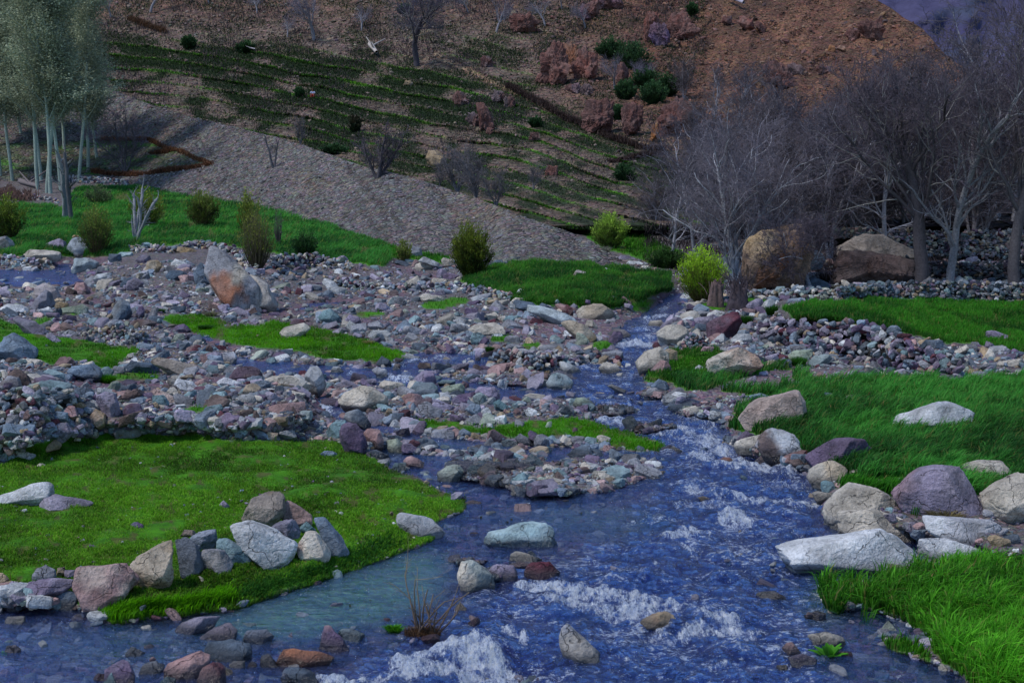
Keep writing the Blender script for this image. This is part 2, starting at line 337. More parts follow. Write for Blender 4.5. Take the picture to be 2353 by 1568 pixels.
# ------------------------------------------------------------------ water sheet
us = np.concatenate([np.arange(-900, -20, 40), np.arange(-20, 2380, 4), np.arange(2380, 3300, 40)]).astype(float)
vs = np.concatenate([np.arange(560, 700, 2), np.arange(700, 1000, 2.5), np.arange(1000, 1590, 3), np.arange(1590, 2290, 14)]).astype(float)
UU, VV = np.meshgrid(us, vs); P = at(UU, VV, floor_d(UU, VV, WL))
fo = samp(FO, UU, VV); hu = samp(HUMP, UU, VV); X, Y = P[..., 0], P[..., 1]
fast = np.clip(samp(blur(poly([(1400,735),(1560,740),(1500,880),(1700,1000),(1890,1100),(1890,1290),(1900,1600),(700,1600),(900,1480),(1150,1330),(1400,1250),(1500,1080),(1350,950),(1250,880)]), 12), UU, VV), 0, 1)
amp = (.012+.050*fast+.06*fo+.05*hu)
wz = amp*(fbm(X*2.0+Y*.3, Y*3.2, 2, 3)*1.2+fbm(X*7, Y*9, 5, 3)*.8) + fo*.05*fbm(X*16, Y*16, 1, 3) + hu*.11 + fo*.02
wz -= .05*fast*np.clip(fbm(X*.8, Y*1.1, 7, 2), 0, 1)
P[..., 2] += wz
keep = samp(blur(WAT, 3), UU, VV).ravel() > .02
f = grid_faces(*UU.shape); f = f[keep[f].any(1)]
used = np.unique(f); mp = np.zeros(UU.size, int); mp[used] = np.arange(len(used))
bedc = samp(WEED, UU, VV).ravel()[used]
calm = 1-fast.ravel()[used]
wm = mesh('river_water', P.reshape(-1, 3)[used], mp[f], extra={'foam': fo.ravel()[used], 'weed': bedc, 'fast': fast.ravel()[used], 'hump': hu.ravel()[used]})
def M_water():
    s = NT('stream_water'); p = s.geo(); fo = s.attr('foam', 'Fac'); fa = s.attr('fast', 'Fac'); we = s.attr('weed', 'Fac')
    mp = s.N('Mapping'); s.S(mp.inputs['Vector'], p); mp.inputs['Scale'].default_value = (1.0, 1.5, 1)
    v = mp.outputs[0]
    n1 = s.noise(2.2, 4, v, .6); n2 = s.noise(9, 4, v, .65); n3 = s.noise(30, 3, v, .7)
    h = s.math('ADD', s.math('MULTIPLY', n1, 1.6), s.math('ADD', s.math('MULTIPLY', n2, .8), s.math('MULTIPLY', n3, .3)))
    nb = s.bump(h, s.ramp(fa, 0, 1, .09, .24), 1.0)
    # tint of the body of the water: deep blue, broken by brown and violet where the bed shows
    t = s.mix(s.ramp(s.math('ADD', s.math('MULTIPLY', n1, .45), s.math('MULTIPLY', n2, .55)), .42, .60), (.002, .006, .05), (.014, .060, .36))
    t = s.mix(s.math('MULTIPLY', s.ramp(n2, .5, .62), .55), t, (.004, .008, .05))
    bedn = s.noise(1.3, 4, p, .6)
    t = s.mix(s.math('MULTIPLY', s.ramp(bedn, .46, .60), s.ramp(fa, 0, 1, .75, .5)), t, s.mix(s.ramp(n2, .4, .6), (.045, .03, .10), (.10, .075, .15)))
    t = s.mix(s.math('MULTIPLY', we, .95), t, s.mix(s.ramp(n2, .4, .6), (.04, .15, .14), (.13, .30, .17)))
    body = s.bsdf(t, .12, nb, .6)
    tr = s.N('BsdfTransparent'); tr.inputs[0].default_value = (.78, .84, .96, 1)
    gl = s.N('BsdfGlossy', Roughness=.08); gl.inputs[0].default_value = (.38, .50, .82, 1); s.S(gl.inputs['Normal'], nb)
    fr = s.N('Fresnel', IOR=1.33); s.S(fr.inputs['Normal'], nb)
    m0 = s.N('MixShader'); s.S(m0.inputs[0], s.math('MAXIMUM', s.ramp(fa, 0, 1, .16, .66), s.math('MULTIPLY', we, .7))); s.t.links.new(tr.outputs[0], m0.inputs[1]); s.t.links.new(body, m0.inputs[2])
    m1 = s.N('MixShader'); s.S(m1.inputs[0], s.math('MULTIPLY', fr.outputs[0], s.ramp(fa, 0, 1, .6, .9))); s.t.links.new(m0.outputs[0], m1.inputs[1]); s.t.links.new(gl.outputs[0], m1.inputs[2])
    # foam
    mp2 = s.N('Mapping'); s.S(mp2.inputs['Vector'], p); mp2.inputs['Scale'].default_value = (1.6, .55, 1)
    f1 = s.noise(4.5, 7, mp2.outputs[0], .8); f2 = s.noise(20, 6, mp2.outputs[0], .85)
    k = s.math('ADD', s.math('MULTIPLY', f1, .6), s.math('MULTIPLY', f2, .5))
    k = s.math('ADD', k, s.math('MULTIPLY', fo, .18))
    fm = s.math('MULTIPLY', s.ramp(k, .64, .74), s.ramp(fo, .02, .2), clamp=True)
    # thin streaks and flecks on the fast water
    f3 = s.noise(12, 6, v, .8); pt = s.ramp(s.noise(.9, 3, p, .6), .44, .60)
    k2 = s.math('MULTIPLY', s.ramp(s.math('ADD', f3, s.math('ADD', s.math('MULTIPLY', n1, .35), s.math('MULTIPLY', pt, .07))), .755, .85), s.math('MULTIPLY', fa, .8))
    fm = s.math('MAXIMUM', fm, k2)
    fb = s.bsdf(s.mix(s.ramp(f2, .35, .65), (.40, .54, .86), (.92, .96, 1.)), .5, s.bump(f2, .05, 1., nb), .4)
    m2 = s.N('MixShader'); s.S(m2.inputs[0], fm); s.t.links.new(m1.outputs[0], m2.inputs[1]); s.t.links.new(fb, m2.inputs[2])
    return s.done(m2.outputs[0])
obj('river_water', wm, M_water(), kind='structure')

# ------------------------------------------------------------------ gravel fan
FB = np.array([(-900,395),(-300,402),(0,418),(240,412),(400,445),(640,482),(700,505),(820,528),(900,568),(1060,592),(1120,605),(1350,606),(1480,612),(1530,612)], float)
FT = np.array([(-900,60),(-300,100),(0,140),(230,195),(330,235),(420,264),(600,305),(700,335),(820,377),(960,412),(1100,457),(1200,497),(1300,530),(1350,550),(1400,583),(1480,602),(1530,610)], float)
def smooth_line(A, k=45):
    x = np.arange(-900, 1531, 5.); y = np.interp(x, A[:, 0], A[:, 1]); g_ = np.hanning(k); g_ /= g_.sum(); return x, np.convolve(np.pad(y, k//2, mode='reflect', reflect_type='odd'), g_, 'valid')
_fb, _ft = smooth_line(FB), smooth_line(FT, 15)
def fan_vb(u): return np.interp(u, *_fb)
def fan_vt(u): return np.interp(u, *_ft)
def fan_d(u, v):
    vb = fan_vb(u); return floor_d(u, vb, samp(HM, u, vb)) + (vb-v)*.10 + .35*fbm(np.asarray(u)/70, np.asarray(v)/40, 3, 3)*np.clip((vb-v)/20, 0, 1)
def fan_pt(u, v): return at(u, v, fan_d(u, v))
us = np.concatenate([np.arange(-900, 0, 20), np.arange(0, 1531, 5)]).astype(float); t = np.linspace(-.06, 1, 90)
UU, TT = np.meshgrid(us, t); VB = fan_vb(UU); VT = fan_vt(UU)+2.5*fbm(UU/18, 0*UU, 1, 3); VV = VB+(VT-VB)*TT
P = fan_pt(UU, VV)
back = [P[-1]+np.array([0, k*1.5, -(k**1.3)*.5]) for k in range(1, 9)]
P2 = np.concatenate([P, np.array(back)]); U2 = np.concatenate([UU, np.repeat(UU[-1:], 8, 0)]); V2 = np.concatenate([VV, np.repeat(VV[-1:], 8, 0)])
n2 = fbm(P2[..., 0]*1.3, P2[..., 2]*2.6, P2[..., 1]*.3, 4)*.5+.5
fc = mixc(C(.10, .092, .09), C(.175, .16, .155), np.clip(n2+.5*fbm(U2/30+V2/60, V2/90, 8, 3), 0, 1))
fc = mixc(fc, C(.07, .062, .058), np.clip(fbm(U2/26-V2/30, (V2+U2*.3)/130, 19, 4)*2.6-.35, 0, .7))
fc = mixc(fc, C(.16, .125, .10), np.clip(fbm(U2/120, V2/60, 2, 3)*1.5-.2, 0, .6))
LOOP = [(-200,300),(0,330),(200,320),(300,318),(420,345),(478,375),(400,395),(300,404),(0,395),(-200,400)]
inside = inpoly(LOOP, U2, V2)
fc = mixc(fc, mixc(C(.05, .075, .03), C(.12, .10, .09), fbm(U2/20, V2/8, 6, 3)+.5), inside*.85)
fg = np.clip(fbm(U2/50, V2/9, 1, 3)*3-.2, 0, 1)*inside
fc = mixc(fc, C(.05, .17, .02), fg*.8)
left = np.clip((210-U2)/60, 0, 1)*np.clip(.5+fbm(U2/40, V2/20, 11, 3), 0, 1)
fc = mixc(fc, C(.06, .07, .045), left)
def M_rubble(name, sc1, k=3.0, sat=.25):
    s = NT(name); p = s.geo(); c = s.attr('Col')
    mp = s.N('Mapping'); s.S(mp.inputs['Vector'], p); mp.inputs['Scale'].default_value = (1, 1, 1.3)
    vo = s.N('TexVoronoi', Scale=sc1); s.S(vo.inputs['Vector'], mp.outputs[0])
    ve = s.N('TexVoronoi', Scale=sc1, feature='DISTANCE_TO_EDGE'); s.S(ve.inputs['Vector'], mp.outputs[0])
    hs = s.N('HueSaturation', Saturation=sat, Value=.62); s.S(hs.inputs['Color'], vo.outputs['Color'])
    col = s.mix(1., s.mix(1., c, hs.outputs[0], 'MULTIPLY'), (k, k, k), 'MULTIPLY')
    col = s.mix(s.ramp(ve.outputs['Distance'], 0, .12, .7, 0), col, (.02, .02, .025))
    n = s.noise(sc1*.35, 6, p, .7)
    hv = s.N('HueSaturation'); s.S(hv.inputs['Color'], col); s.S(hv.inputs['Value'], s.ramp(n, .3, .7, .7, 1.3))
    h = s.math('ADD', s.ramp(ve.outputs['Distance'], 0, .3), s.math('MULTIPLY', n, 2.))
    return s.done(s.bsdf(hv.outputs[0], .95, s.bump(h, .12, 1.), .1))
RUB = M_rubble('fan_rubble', 3.2)
obj('gravel_fan', mesh('gravel_fan', P2.reshape(-1, 3), grid_faces(*U2.shape), fc.reshape(-1, 3)), RUB, kind='structure')

# ------------------------------------------------------------------ hillside
def hill_base(u): return np.interp(u, [-900, 0, 600, 1000, 1500, 2000, 2352, 3300], [125, 112, 95, 77, 71, 65, 62, 58])
RIDGE = np.array([(-900,-800),(1500,-700),(1900,-120),(1990,-15),(2050,22),(2120,68),(2170,125),(2230,165),(2300,205),(2500,290),(3300,420)], float)
def ridge_v(u): return np.interp(u, RIDGE[:, 0], RIDGE[:, 1])
PATHW = [(1000,128),(1060,155),(1130,190),(1200,215),(1290,265),(1370,300),(1440,325),(1530,345)]
def terr(u, v):
    u = np.asarray(u, float); v = np.asarray(v, float)
    t = v-.135*u-4.2e-5*np.clip(u, 0, 2352)**2 + 22*fbm(u/240, v/170, 4.4, 3)+4.5*fbm(u/45, v/60, 1.4, 2)
    return t/26.0
def terr_w(u, v):
    dia = np.interp(u, [-900, 250, 1000, 1500, 1600], [70, 75, 150, 330, 420])
    low = np.clip((v-dia)/40, 0, 1)
    return np.clip(low + .35*np.clip((v-60)/60, 0, 1)*(u < 1300), 0, 1)
def hill_d(u, v):
    u = np.asarray(u, float); v = np.asarray(v, float); d = hill_base(u)+np.where(v > 520, (v-520)*.35, (520-v)*.25)
    d = d + 4*fbm(u/220, v/160, 2.2, 4)
    ph = terr(u, v) % 1.0; w_ = terr_w(u, v)*np.clip(.55+fbm(u/90, np.floor(terr(u, v))*5.1, 6, 2)*1.6, .1, 1)
    d = d + w_*3.2*(np.clip(ph/.18, 0, 1)*(1-ph)-.35)
    rough = np.clip((u-1250)/200, 0, 1)*np.clip((330-v)/60, 0, 1)
    rg = np.abs(fbm(u/60+v/110, v/75, 5.5, 4)); d = d + rough*(rg*9-2.5)
    return d
def hill_pt(u, v): return at(u, v, hill_d(u, v))
def dark_w(u, v):
    u = np.asarray(u, float); v = np.asarray(v, float); a = fbm(u/55, v/24, 3, 4); b = fbm(u/85, np.floor(terr(u, v))*7.3, 2, 2); ph_ = terr(u, v) % 1.
    band = np.clip((ph_-.08)/.06, 0, 1)*np.clip((.95-ph_)/.25, 0, 1)
    return np.clip((a*2.4+b*1.6+.55)*1.7, 0, 1)*(.35+.65*band)*np.clip(terr_w(u, v)+.25, 0, 1)
us = np.concatenate([np.arange(-900, 0, 20), np.arange(0, 2400, 4), np.arange(2400, 3300, 20)]).astype(float)
t = np.concatenate([np.linspace(0, 1, 330)])
UU, TT = np.meshgrid(us, t); top = np.maximum(ridge_v(UU), -420); VV = 570+(top+3*fbm(UU/25, 0*UU, 2, 3)-570)*TT
P = hill_pt(UU, VV)
ph = terr(UU, VV) % 1.; tw = terr_w(UU, VV)
n1 = fbm(UU/45, VV/26, 3, 4); n2 = fbm(UU/12, VV/7, 9, 3); n3 = fbm(UU/160, VV/80, 12, 3)
tan = mixc(C(.085, .064, .052), C(.18, .132, .108), n2*.6+.5)
red = mixc(C(.075, .040, .032), C(.19, .095, .06), n1*1.0+.5)
rw_ = np.clip((UU-1150)/350, 0, 1)*np.clip((360-VV)/120, 0, 1); rw_ = np.maximum(rw_, np.clip((UU-1500)/200, 0, 1)*np.clip((460-VV)/100, 0, 1))
rw_ = np.maximum(rw_, .45*np.clip((80-VV)/60, 0, 1))
cc = mixc(tan, red, rw_)
dark = C(.022, .034, .016)
tn = fbm(UU/70, np.floor(terr(UU, VV))*7.3, 2, 2); dk = np.clip((n1*1.2+.42+n2*.4+tn*.9)*1.8, 0, 1)*np.clip((ph-.10)/.06, 0, 1)*np.clip((.72-ph)/.2, 0, 1)
dk = np.maximum(dk*tw, np.clip(n1*2.2-.35, 0, .8)*(1-rw_*.7))
dk = np.maximum(dark_w(UU, VV), dk*.5)
cc = mixc(cc, dark, dk*.95)
gl = np.exp(-((ph-.07)/(.06+.07*(n1+.5)))**2)*np.clip(n3*1.6+.5+n2*.5+tn*1.5, 0, 1)*tw
gcol = mixc(C(.03, .10, .015), C(.075, .22, .01), np.clip(n1+.5+n2*.3, 0, 1))
cc = mixc(cc, gcol, gl*1.2)
wood_shade = np.clip((UU-1500-.4*(VV-300))/120, 0, 1)*np.clip((VV-290-.1*(UU-1500)*0)/120, 0, 1)
cc = mixc(cc, C(.022, .018, .026), wood_shade*.93)  # shadow of the grove painted dark into the slope colour behind it
# brown, bare path bank running down across the terraces
pd = np.full(UU.shape, 1e9)
for a, b in zip(PATHW[:-1], PATHW[1:]):
    dx, dy = b[0]-a[0], b[1]-a[1]; tt = np.clip(((UU-a[0])*dx+(VV-a[1])*dy)/(dx*dx+dy*dy), 0, 1); pd = np.minimum(pd, np.hypot(UU-a[0]-tt*dx, VV-a[1]-tt*dy))
cc = mixc(cc, C(.30, .20, .13), np.clip(1-pd/11, 0, 1)*1.1)
cc = mixc(cc, C(.035, .022, .02), np.exp(-((pd-9)/4)**2)*(fbm(UU/30, VV/30, 1, 2) > -.3)*.8)
back = [P[-1]+np.array([0, k*6., -(k**1.2)*3.]) for k in range(1, 6)]
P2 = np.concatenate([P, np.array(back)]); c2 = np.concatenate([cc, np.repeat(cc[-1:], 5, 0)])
HILLM = M_rubble('hill_rubble', 2.2, 3.0, .2)
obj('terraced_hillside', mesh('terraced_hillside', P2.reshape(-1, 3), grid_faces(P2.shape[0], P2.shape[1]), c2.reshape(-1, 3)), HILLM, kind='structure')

# far mountain
us = np.linspace(1200, 4200, 240); vs = np.linspace(430, -500, 110); UU, VV = np.meshgrid(us, vs)
P = at(UU, VV, 1500+(430-VV)*1.6+150*np.abs(fbm(UU/170+VV/200, VV/240, 1, 5))+40*fbm(UU/30, VV/40, 3, 3))
n = fbm(UU/90, VV/60, 7, 4)*.5+.5; cc = mixc(C(.055, .058, .125), C(.085, .08, .15), n*1.2)  # distance haze is put into these blue-violet slope colours
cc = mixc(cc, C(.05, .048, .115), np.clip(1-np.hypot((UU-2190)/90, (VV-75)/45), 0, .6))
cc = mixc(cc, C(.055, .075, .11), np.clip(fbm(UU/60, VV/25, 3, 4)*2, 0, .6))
s = NT('distant_slope'); c_ = s.attr('Col'); nn = s.noise(.06, 6, s.geo(), .7); hv = s.N('HueSaturation'); s.S(hv.inputs['Color'], c_); s.S(hv.inputs['Value'], s.ramp(nn, .3, .7, .8, 1.2))
FARM = s.done(s.bsdf(hv.outputs[0], 1., s.bump(nn, 8., .7), 0.))
obj('distant_mountain', mesh('distant_mountain', P.reshape(-1, 3), grid_faces(*UU.shape), cc.reshape(-1, 3)), FARM, kind='structure')

# ------------------------------------------------------------------ light
w_ = bpy.data.worlds.new('World'); sc.world = w_; w_.use_nodes = True
nt = w_.node_tree; bg = nt.nodes['Background']; sky = nt.nodes.new('ShaderNodeTexSky'); sky.sky_type = 'NISHITA'; sky.sun_disc = False
SUN_EL, SUN_AZ = radians(58), radians(-115)          # azimuth measured clockwise from +Y (the view direction)
sky.sun_elevation = SUN_EL; sky.sun_rotation = SUN_AZ; sky.air_density = 1.2; sky.dust_density = .2; sky.ozone_density = 6.0
nt.links.new(sky.outputs[0], bg.inputs[0]); bg.inputs[1].default_value = .15
sl = bpy.data.lights.new('sun', 'SUN'); sl.energy = 2.9; sl.angle = radians(9); sl.color = (1, .93, .84)
so = bpy.data.objects.new('sun', sl); COL.objects.link(so)
from mathutils import Vector
sd = Vector((sin(SUN_AZ)*cos(SUN_EL), cos(SUN_AZ)*cos(SUN_EL), sin(SUN_EL)))
so.rotation_euler = sd.to_track_quat('Z', 'Y').to_euler()
sc.view_settings.view_transform = 'Standard'; sc.view_settings.look = 'None'; sc.view_settings.exposure = 0
# ------------------------------------------------------------------ boulders
PAL = dict(cream=(.46,.42,.36), white=(.52,.55,.60), bluegrey=(.15,.21,.29), slate=(.075,.11,.16), teal=(.15,.26,.30), purple=(.13,.09,.17), maroon=(.12,.03,.05),
           pink=(.34,.20,.20), tan=(.34,.25,.15), orange=(.36,.13,.06), lilac=(.26,.23,.33), green=(.27,.33,.26), grey=(.22,.23,.27), brown=(.12,.08,.075), pale=(.40,.43,.46), paleteal=(.28,.42,.47), rustd=(.22,.085,.035))
_m = lambda c: tuple(np.array(c)*.82+.18*np.mean(c)*np.array([1.03, 1, .97]))
PAL = {k: _m(v) for k, v in PAL.items()}
CNAME = dict(cream='cream', white='whitish', bluegrey='blue-grey', slate='dark slate', teal='blue-green', purple='purple', maroon='maroon', pink='pinkish', tan='tan', orange='orange', lilac='lilac-grey', green='pale green', grey='grey', brown='dark brown', pale='pale grey', paleteal='pale blue-green')
TOFF = dict(A=(0, 514.5), B=(771.75, 514.5), C=(1543.5, 514.5), D=(0, 1029), E=(771.75, 1029), F=(1543.5, 1029), P=(0, 0), Q=(771.75, 0), S=(1543.5, 0), Z=(1653.75, 477.75))
def tile(t, pts):
    k = .22 if t == 'Z' else .3437*1.0
    if t == 'Z': k = .735*700/2350.
    ox, oy = TOFF[t]; return [(ox+k*x, oy+k*y) for x, y in pts]
def P_(s):
    v = [float(q) for q in s.split()]; return list(zip(v[::2], v[1::2]))
def hull2(pts):
    pts = sorted(set(map(tuple, pts)))
    def half(ps):
        h = []
        for p in ps:
            while len(h) > 1 and (h[-1][0]-h[-2][0])*(p[1]-h[-2][1])-(h[-1][1]-h[-2][1])*(p[0]-h[-2][0]) <= 0: h.pop()
            h.append(p)
        return h[:-1]
    return half(pts)+half(pts[::-1])
def rock_shape(poly2, thick, rg, sub=4, soft=150, noise=.05, top=.85):
    """a faceted stone: poly2 = outline in metres (x right, z up), facing the viewer; thick along y"""
    H = np.array(hull2(poly2)); c = H.mean(0); 
    A = H-c; n = len(A); N = []; O = []
    for i in range(n):
        a, b = A[i], A[(i+1) % n]; e = b-a; L = np.hypot(*e)
        if L < 1e-4: continue
        nx, nz = e[1]/L, -e[0]/L; off = nx*a[0]+nz*a[1]
        if off < 1e-3: continue
        ty0 = rg.uniform(-.25, .25)
        tl = [(ty0, 0)]
        if rg.random() < .5 or nz > .6: tl.append((-rg.uniform(.4, 1.6), -rg.uniform(.0, .30)*thick))
        if rg.random() < .5: tl.append((rg.uniform(.5, 1.2), rg.uniform(.05, .3)*thick))
        for ty, yy in tl:
            q = np.array([nx, ty, nz]); o = nx*a[0]+nz*a[1]+ty*yy; l = np.linalg.norm(q); N.append(q/l); O.append(max(o/l, .02*thick) if ty != ty0 else off/l)
    for _ in range(2):
        q = rg.normal(size=3); q[1] = -abs(q[1])*.9; q[2] = q[2]*.7+.25; q /= np.linalg.norm(q); sup = (A[:, 0]*q[0]+A[:, 1]*q[2]).max(); N.append(q); O.append(np.hypot(max(sup, .1*thick), thick*.45*q[1])*rg.uniform(.72, .95))
    for _ in range(2):
        q = np.array([rg.normal(0, .28), -1, rg.uniform(-.1, .7)]); q /= np.linalg.norm(q); N.append(q); O.append(thick*rg.uniform(.38, .5))
    q = np.array([rg.normal(0, .2), 1, rg.uniform(-.2, .3)]); q /= np.linalg.norm(q); N.append(q); O.append(thick*.5)
    N = np.array(N); O = np.array(O)
    D, Fc = ICO[sub]; ext = np.array([np.ptp(A[:, 0])/2, thick/2, np.ptp(A[:, 1])/2]); D = D*ext; D = D/np.linalg.norm(D, axis=1)[:, None]
    s = np.maximum(D@N.T/O, 0); inv = (s**soft).sum(1)**(1/soft); r = 1/inv
    V = D*r[:, None]; sz = ext.mean(); q = V/sz; sd = rg.uniform(0, 50)
    k = 1+noise*fbm(q[:, 0]*1.3+sd, q[:, 1]*1.3, q[:, 2]*1.3, 3)+noise*.5*fbm(q[:, 0]*4+sd, q[:, 1]*4, q[:, 2]*4, 3)
    cr = np.abs(fbm(q[:, 0]*1.1+sd*2, q[:, 1]*1.1, q[:, 2]*2.2, 3)); k -= noise*.8*np.exp(-(cr/.03)**2)
    a1 = fbm(q[:, 0]*1.1+sd, q[:, 1]*1.6, q[:, 2]*1.8, 2); a2 = fbm(q[:, 0]*2.5+sd, q[:, 1]*3, q[:, 2]*4, 2)
    k = k + (np.floor(a1*5)/5+np.clip((a1*5 % 1-.75)*4, 0, 1)/5)*noise*1.6 + np.floor(a2*4)/4*noise*.5
    V = V*k[:, None]
    return V, Fc, c
def rock_col(V, sz, base, second, rg, amount=.35):
    sd = rg.uniform(0, 90); q = V/sz; n = fbm(q[:, 0]*.9+sd, q[:, 1]*.9, q[:, 2]*.9, 4)
    return mixc(np.broadcast_to(base, V.shape), np.array(second), np.clip((n-.02)*7, 0, 1)*amount)
ROCKS = []
def wet_of(z, zb): return np.clip(1-(z-zb-.03)/.09, 0, 1)
rock_n = 0
def add_rock(t, s, colr, label=None, gv=None, deep=.75, sec=None, soft=150, noise=.05, cat='boulder', name='boulder', onto=None, sink=.12, shape=None, spot=None, group=None, crag=False):
    global rock_n
    rock_n += 1; rg = R(1000+rock_n)
    pts = tile(t, P_(s)) if isinstance(s, str) else s
    us_ = [p[0] for p in pts]; vs_ = [p[1] for p in pts]; cu = (min(us_)+max(us_))/2; vb = max(vs_); w = max(us_)-min(us_); h = vb-min(vs_)
    gvv = gv if gv is not None else vb-2
    hh = max(float(samp(HM, cu, gvv)), WL-.02)
    d = float(onto(cu, gvv)) if onto else float(floor_d(cu, gvv, hh))
    thick = deep*(w*.55+h*.45)/F*d; d = d+thick*.22
    dd = d; W = at(np.array(us_), np.array(vs_), dd); X, Z = W[:, 0], W[:, 2]
    if gv is None:
        zmin = Z.min(); hz = Z.max()-zmin; cx = (X.min()+X.max())/2
        low = [(x+(cx-x)*.12, z-sink*hz-.03) for x, z in zip(X, Z) if z < zmin+.35*hz]
    else: low = []
    V, Fc, c = rock_shape(list(zip(X, Z))+low, thick, rg, 5 if w*h > 9000 else (4 if w*h > 500 or crag else 3), soft, noise)
    if crag:
        q = V/max(np.ptp(V, 0))*4.5; a1 = fbm(q[:, 0]*1.3+rock_n, q[:, 1]*1.3, q[:, 2]*.28, 2); a2 = fbm(q[:, 0]*3+rock_n, q[:, 1]*3, q[:, 2]*1.6, 2)
        V = V*(1+float(crag)*(np.floor(a1*5)/5*.45+np.floor(a2*4)/4*.16))[:, None]*[1+.1*float(crag), 1, 1+.06*float(crag)]
    sz = max(np.ptp(V, 0)); base = np.array(PAL[colr])*rg.uniform(.9, 1.12)
    second = PAL[sec] if sec else np.array(PAL[rg.choice(['grey', 'lilac', 'cream', 'bluegrey'])])
    cl = rock_col(V, sz, base, second, rg, .5 if sec else .25)
    if spot:                                       # (colour, x, z, radius) stain on the face, in fractions of the outline
        for cs, fx, fz, rr in spot:
            x0 = V[:, 0].min()+np.ptp(V[:, 0])*fx; z0 = V[:, 2].min()+np.ptp(V[:, 2])*fz
            dd2 = np.hypot(V[:, 0]-x0, (V[:, 2]-z0)*.75)/(rr*sz)+.9*fbm(V[:, 0]*3/sz*2, V[:, 2]*3/sz*1.2, 3, 4)
            cl = mixc(cl, np.array(PAL[cs]), np.clip((1-dd2)*1.8, 0, .92))
    zb = float(HC+ray(cu, gvv)[1]*(float(floor_d(cu, gvv, hh))))
    nearw = float(max(samp(blur_w, cu, vb+4), samp(blur_w, cu-w*.3, vb+3), samp(blur_w, cu+w*.3, vb+3)))
    wz = c[1]+V[:, 2]; wet = wet_of(wz, zb+.04)*min(1, nearw*1.5) if not onto else 0*wz
    loc = (c[0], dd, c[1])
    me = mesh(name, V, Fc, cl, smooth=not crag, extra={'wet': wet})
    o = obj(name, me, STONE, None, label, cat, group, None, loc)
    ROCKS.append(dict(o=o, u=cu, v=vb, w=w, h=h, c=colr, label=label, cat=cat, d=d, name=name))
    return o
blur_w = blur(WAT, 3)
def rk(line, **k): 
    a = line.split('|'); add_rock(a[0].strip(), a[1], a[2].strip(), a[3].strip() if len(a) > 3 and a[3].strip() else None, **k)
# near left
rk('D|0 322 180 245 300 245 385 275 392 320 240 370 60 388 -60 380 -60 340|white|long pale grey boulder lying in the turf at the left edge of the picture', sec='lilac')
rk('D|262 380 290 335 350 320 560 345 632 365 600 392 440 404 265 402|lilac|flat lilac-grey slab lying in the turf right of the long pale boulder', deep=1.)
rk('D|1605 495 1640 410 1680 340 1760 345 1850 322 1900 340 1905 440 1860 500 1790 545 1700 510|tan|grey and tan boulder perched on top of the big stone heap in the turf', gv=1223, sec='grey')
rk('D|1900 350 1960 370 2005 425 2080 440 2090 500 2040 560 1990 600 1900 500|pink|pink stone behind the perched boulder of the turf heap', gv=1215)
rk('D|1800 540 1880 480 1935 465 2005 590 1985 660 1860 640|lilac|pale lilac pointed stone wedged behind the big white block of the turf heap', gv=1240)
rk('D|2005 530 2050 488 2110 545 2090 590 2020 580|teal|small dark green stone between the pink stone and the leaning blue slab', gv=1225)
rk('D|2100 480 2170 470 2230 540 2310 640 2330 690 2310 725 2220 720 2140 560|bluegrey|blue slab leaning at the right end of the turf stone heap')
rk('D|1495 560 1560 510 1690 495 1850 555 1960 620 1980 650 1970 740 1930 780 1740 755 1690 700 1500 590|white|big whitish wedge-shaped block in the middle of the turf stone heap', sec='pale', deep=.8)
rk('D|1985 640 2040 560 2100 550 2150 590 2215 700 2210 750 2000 752 1985 700|cream|cream and orange block between the whitish wedge and the leaning blue slab', sec='pink')
rk('D|1260 600 1330 555 1440 545 1455 610 1440 670 1320 675|bluegrey|blue block standing behind the upright dark slab in the stone row', gv=1266)
rk('D|1440 620 1520 610 1620 650 1680 740 1650 770 1560 770 1440 690|teal|blue-green block half hidden left of the whitish wedge')
rk('D|1140 615 1250 597 1310 650 1365 790 1350 830 1240 855 1200 800 1160 690|slate|upright dark slate slab beside the yellow triangular block', deep=.6)
rk('D|1325 685 1440 670 1510 690 1560 780 1470 820 1375 800|grey|low grey block at the foot of the blue ones in the stone row')
rk('D|890 830 865 770 960 700 1140 615 1155 680 1150 880 1040 920 920 940 895 900|tan|yellow triangular block with a white band in the stone row', sec='cream', deep=.6)
rk('D|480 830 560 800 700 780 840 780 880 830 885 930 800 1020 650 1070 560 1060 500 960|pink|large square pinkish white block in the stone row at the water', sec='cream', deep=.7)
rk('D|205 870 250 800 300 780 365 815 370 860 330 885 230 895|grey|grey and rose stone on the turf edge above the overhanging purple slab', gv=1340)
rk('D|10 1040 60 960 150 930 170 1050 60 1065|brown|wet dark brown rock under the left end of the overhanging purple slab')
rk('D|370 1000 400 955 470 950 515 1000 515 1070 480 1095 390 1090|bluegrey|round blue stone with a yellow patch at the waterline beside the pinkish block', sec='tan')
rk('D|130 960 180 910 360 870 470 880 478 920 400 980 250 1050 150 1055|lilac|overhanging purple-grey slab at the left end of the stone row', gv=1395, sec='purple')
rk('D|30 1185 45 1130 160 1125 165 1160 100 1195|cream|small cream stone in the stream near the left edge')
rk('D|25 1375 45 1325 100 1315 140 1350 120 1385|purple|wet dark stone with a green sprig in the stream at the far left')
rk('D|1165 1215 1210 1170 1330 1125 1470 1120 1430 1190 1340 1250 1200 1245|lilac|smooth lilac boulder lying in the clear shallows')
rk('D|1335 1270 1400 1210 1500 1190 1600 1230 1590 1280 1440 1300 1345 1295|lilac|rounded lilac-brown stone touching the smooth boulder in the shallows', sec='brown')
rk('D|1620 1280 1650 1220 1780 1215 1830 1255 1810 1300 1720 1320 1640 1310|bluegrey|rounded blue stone right of the lilac-brown one in the shallows')
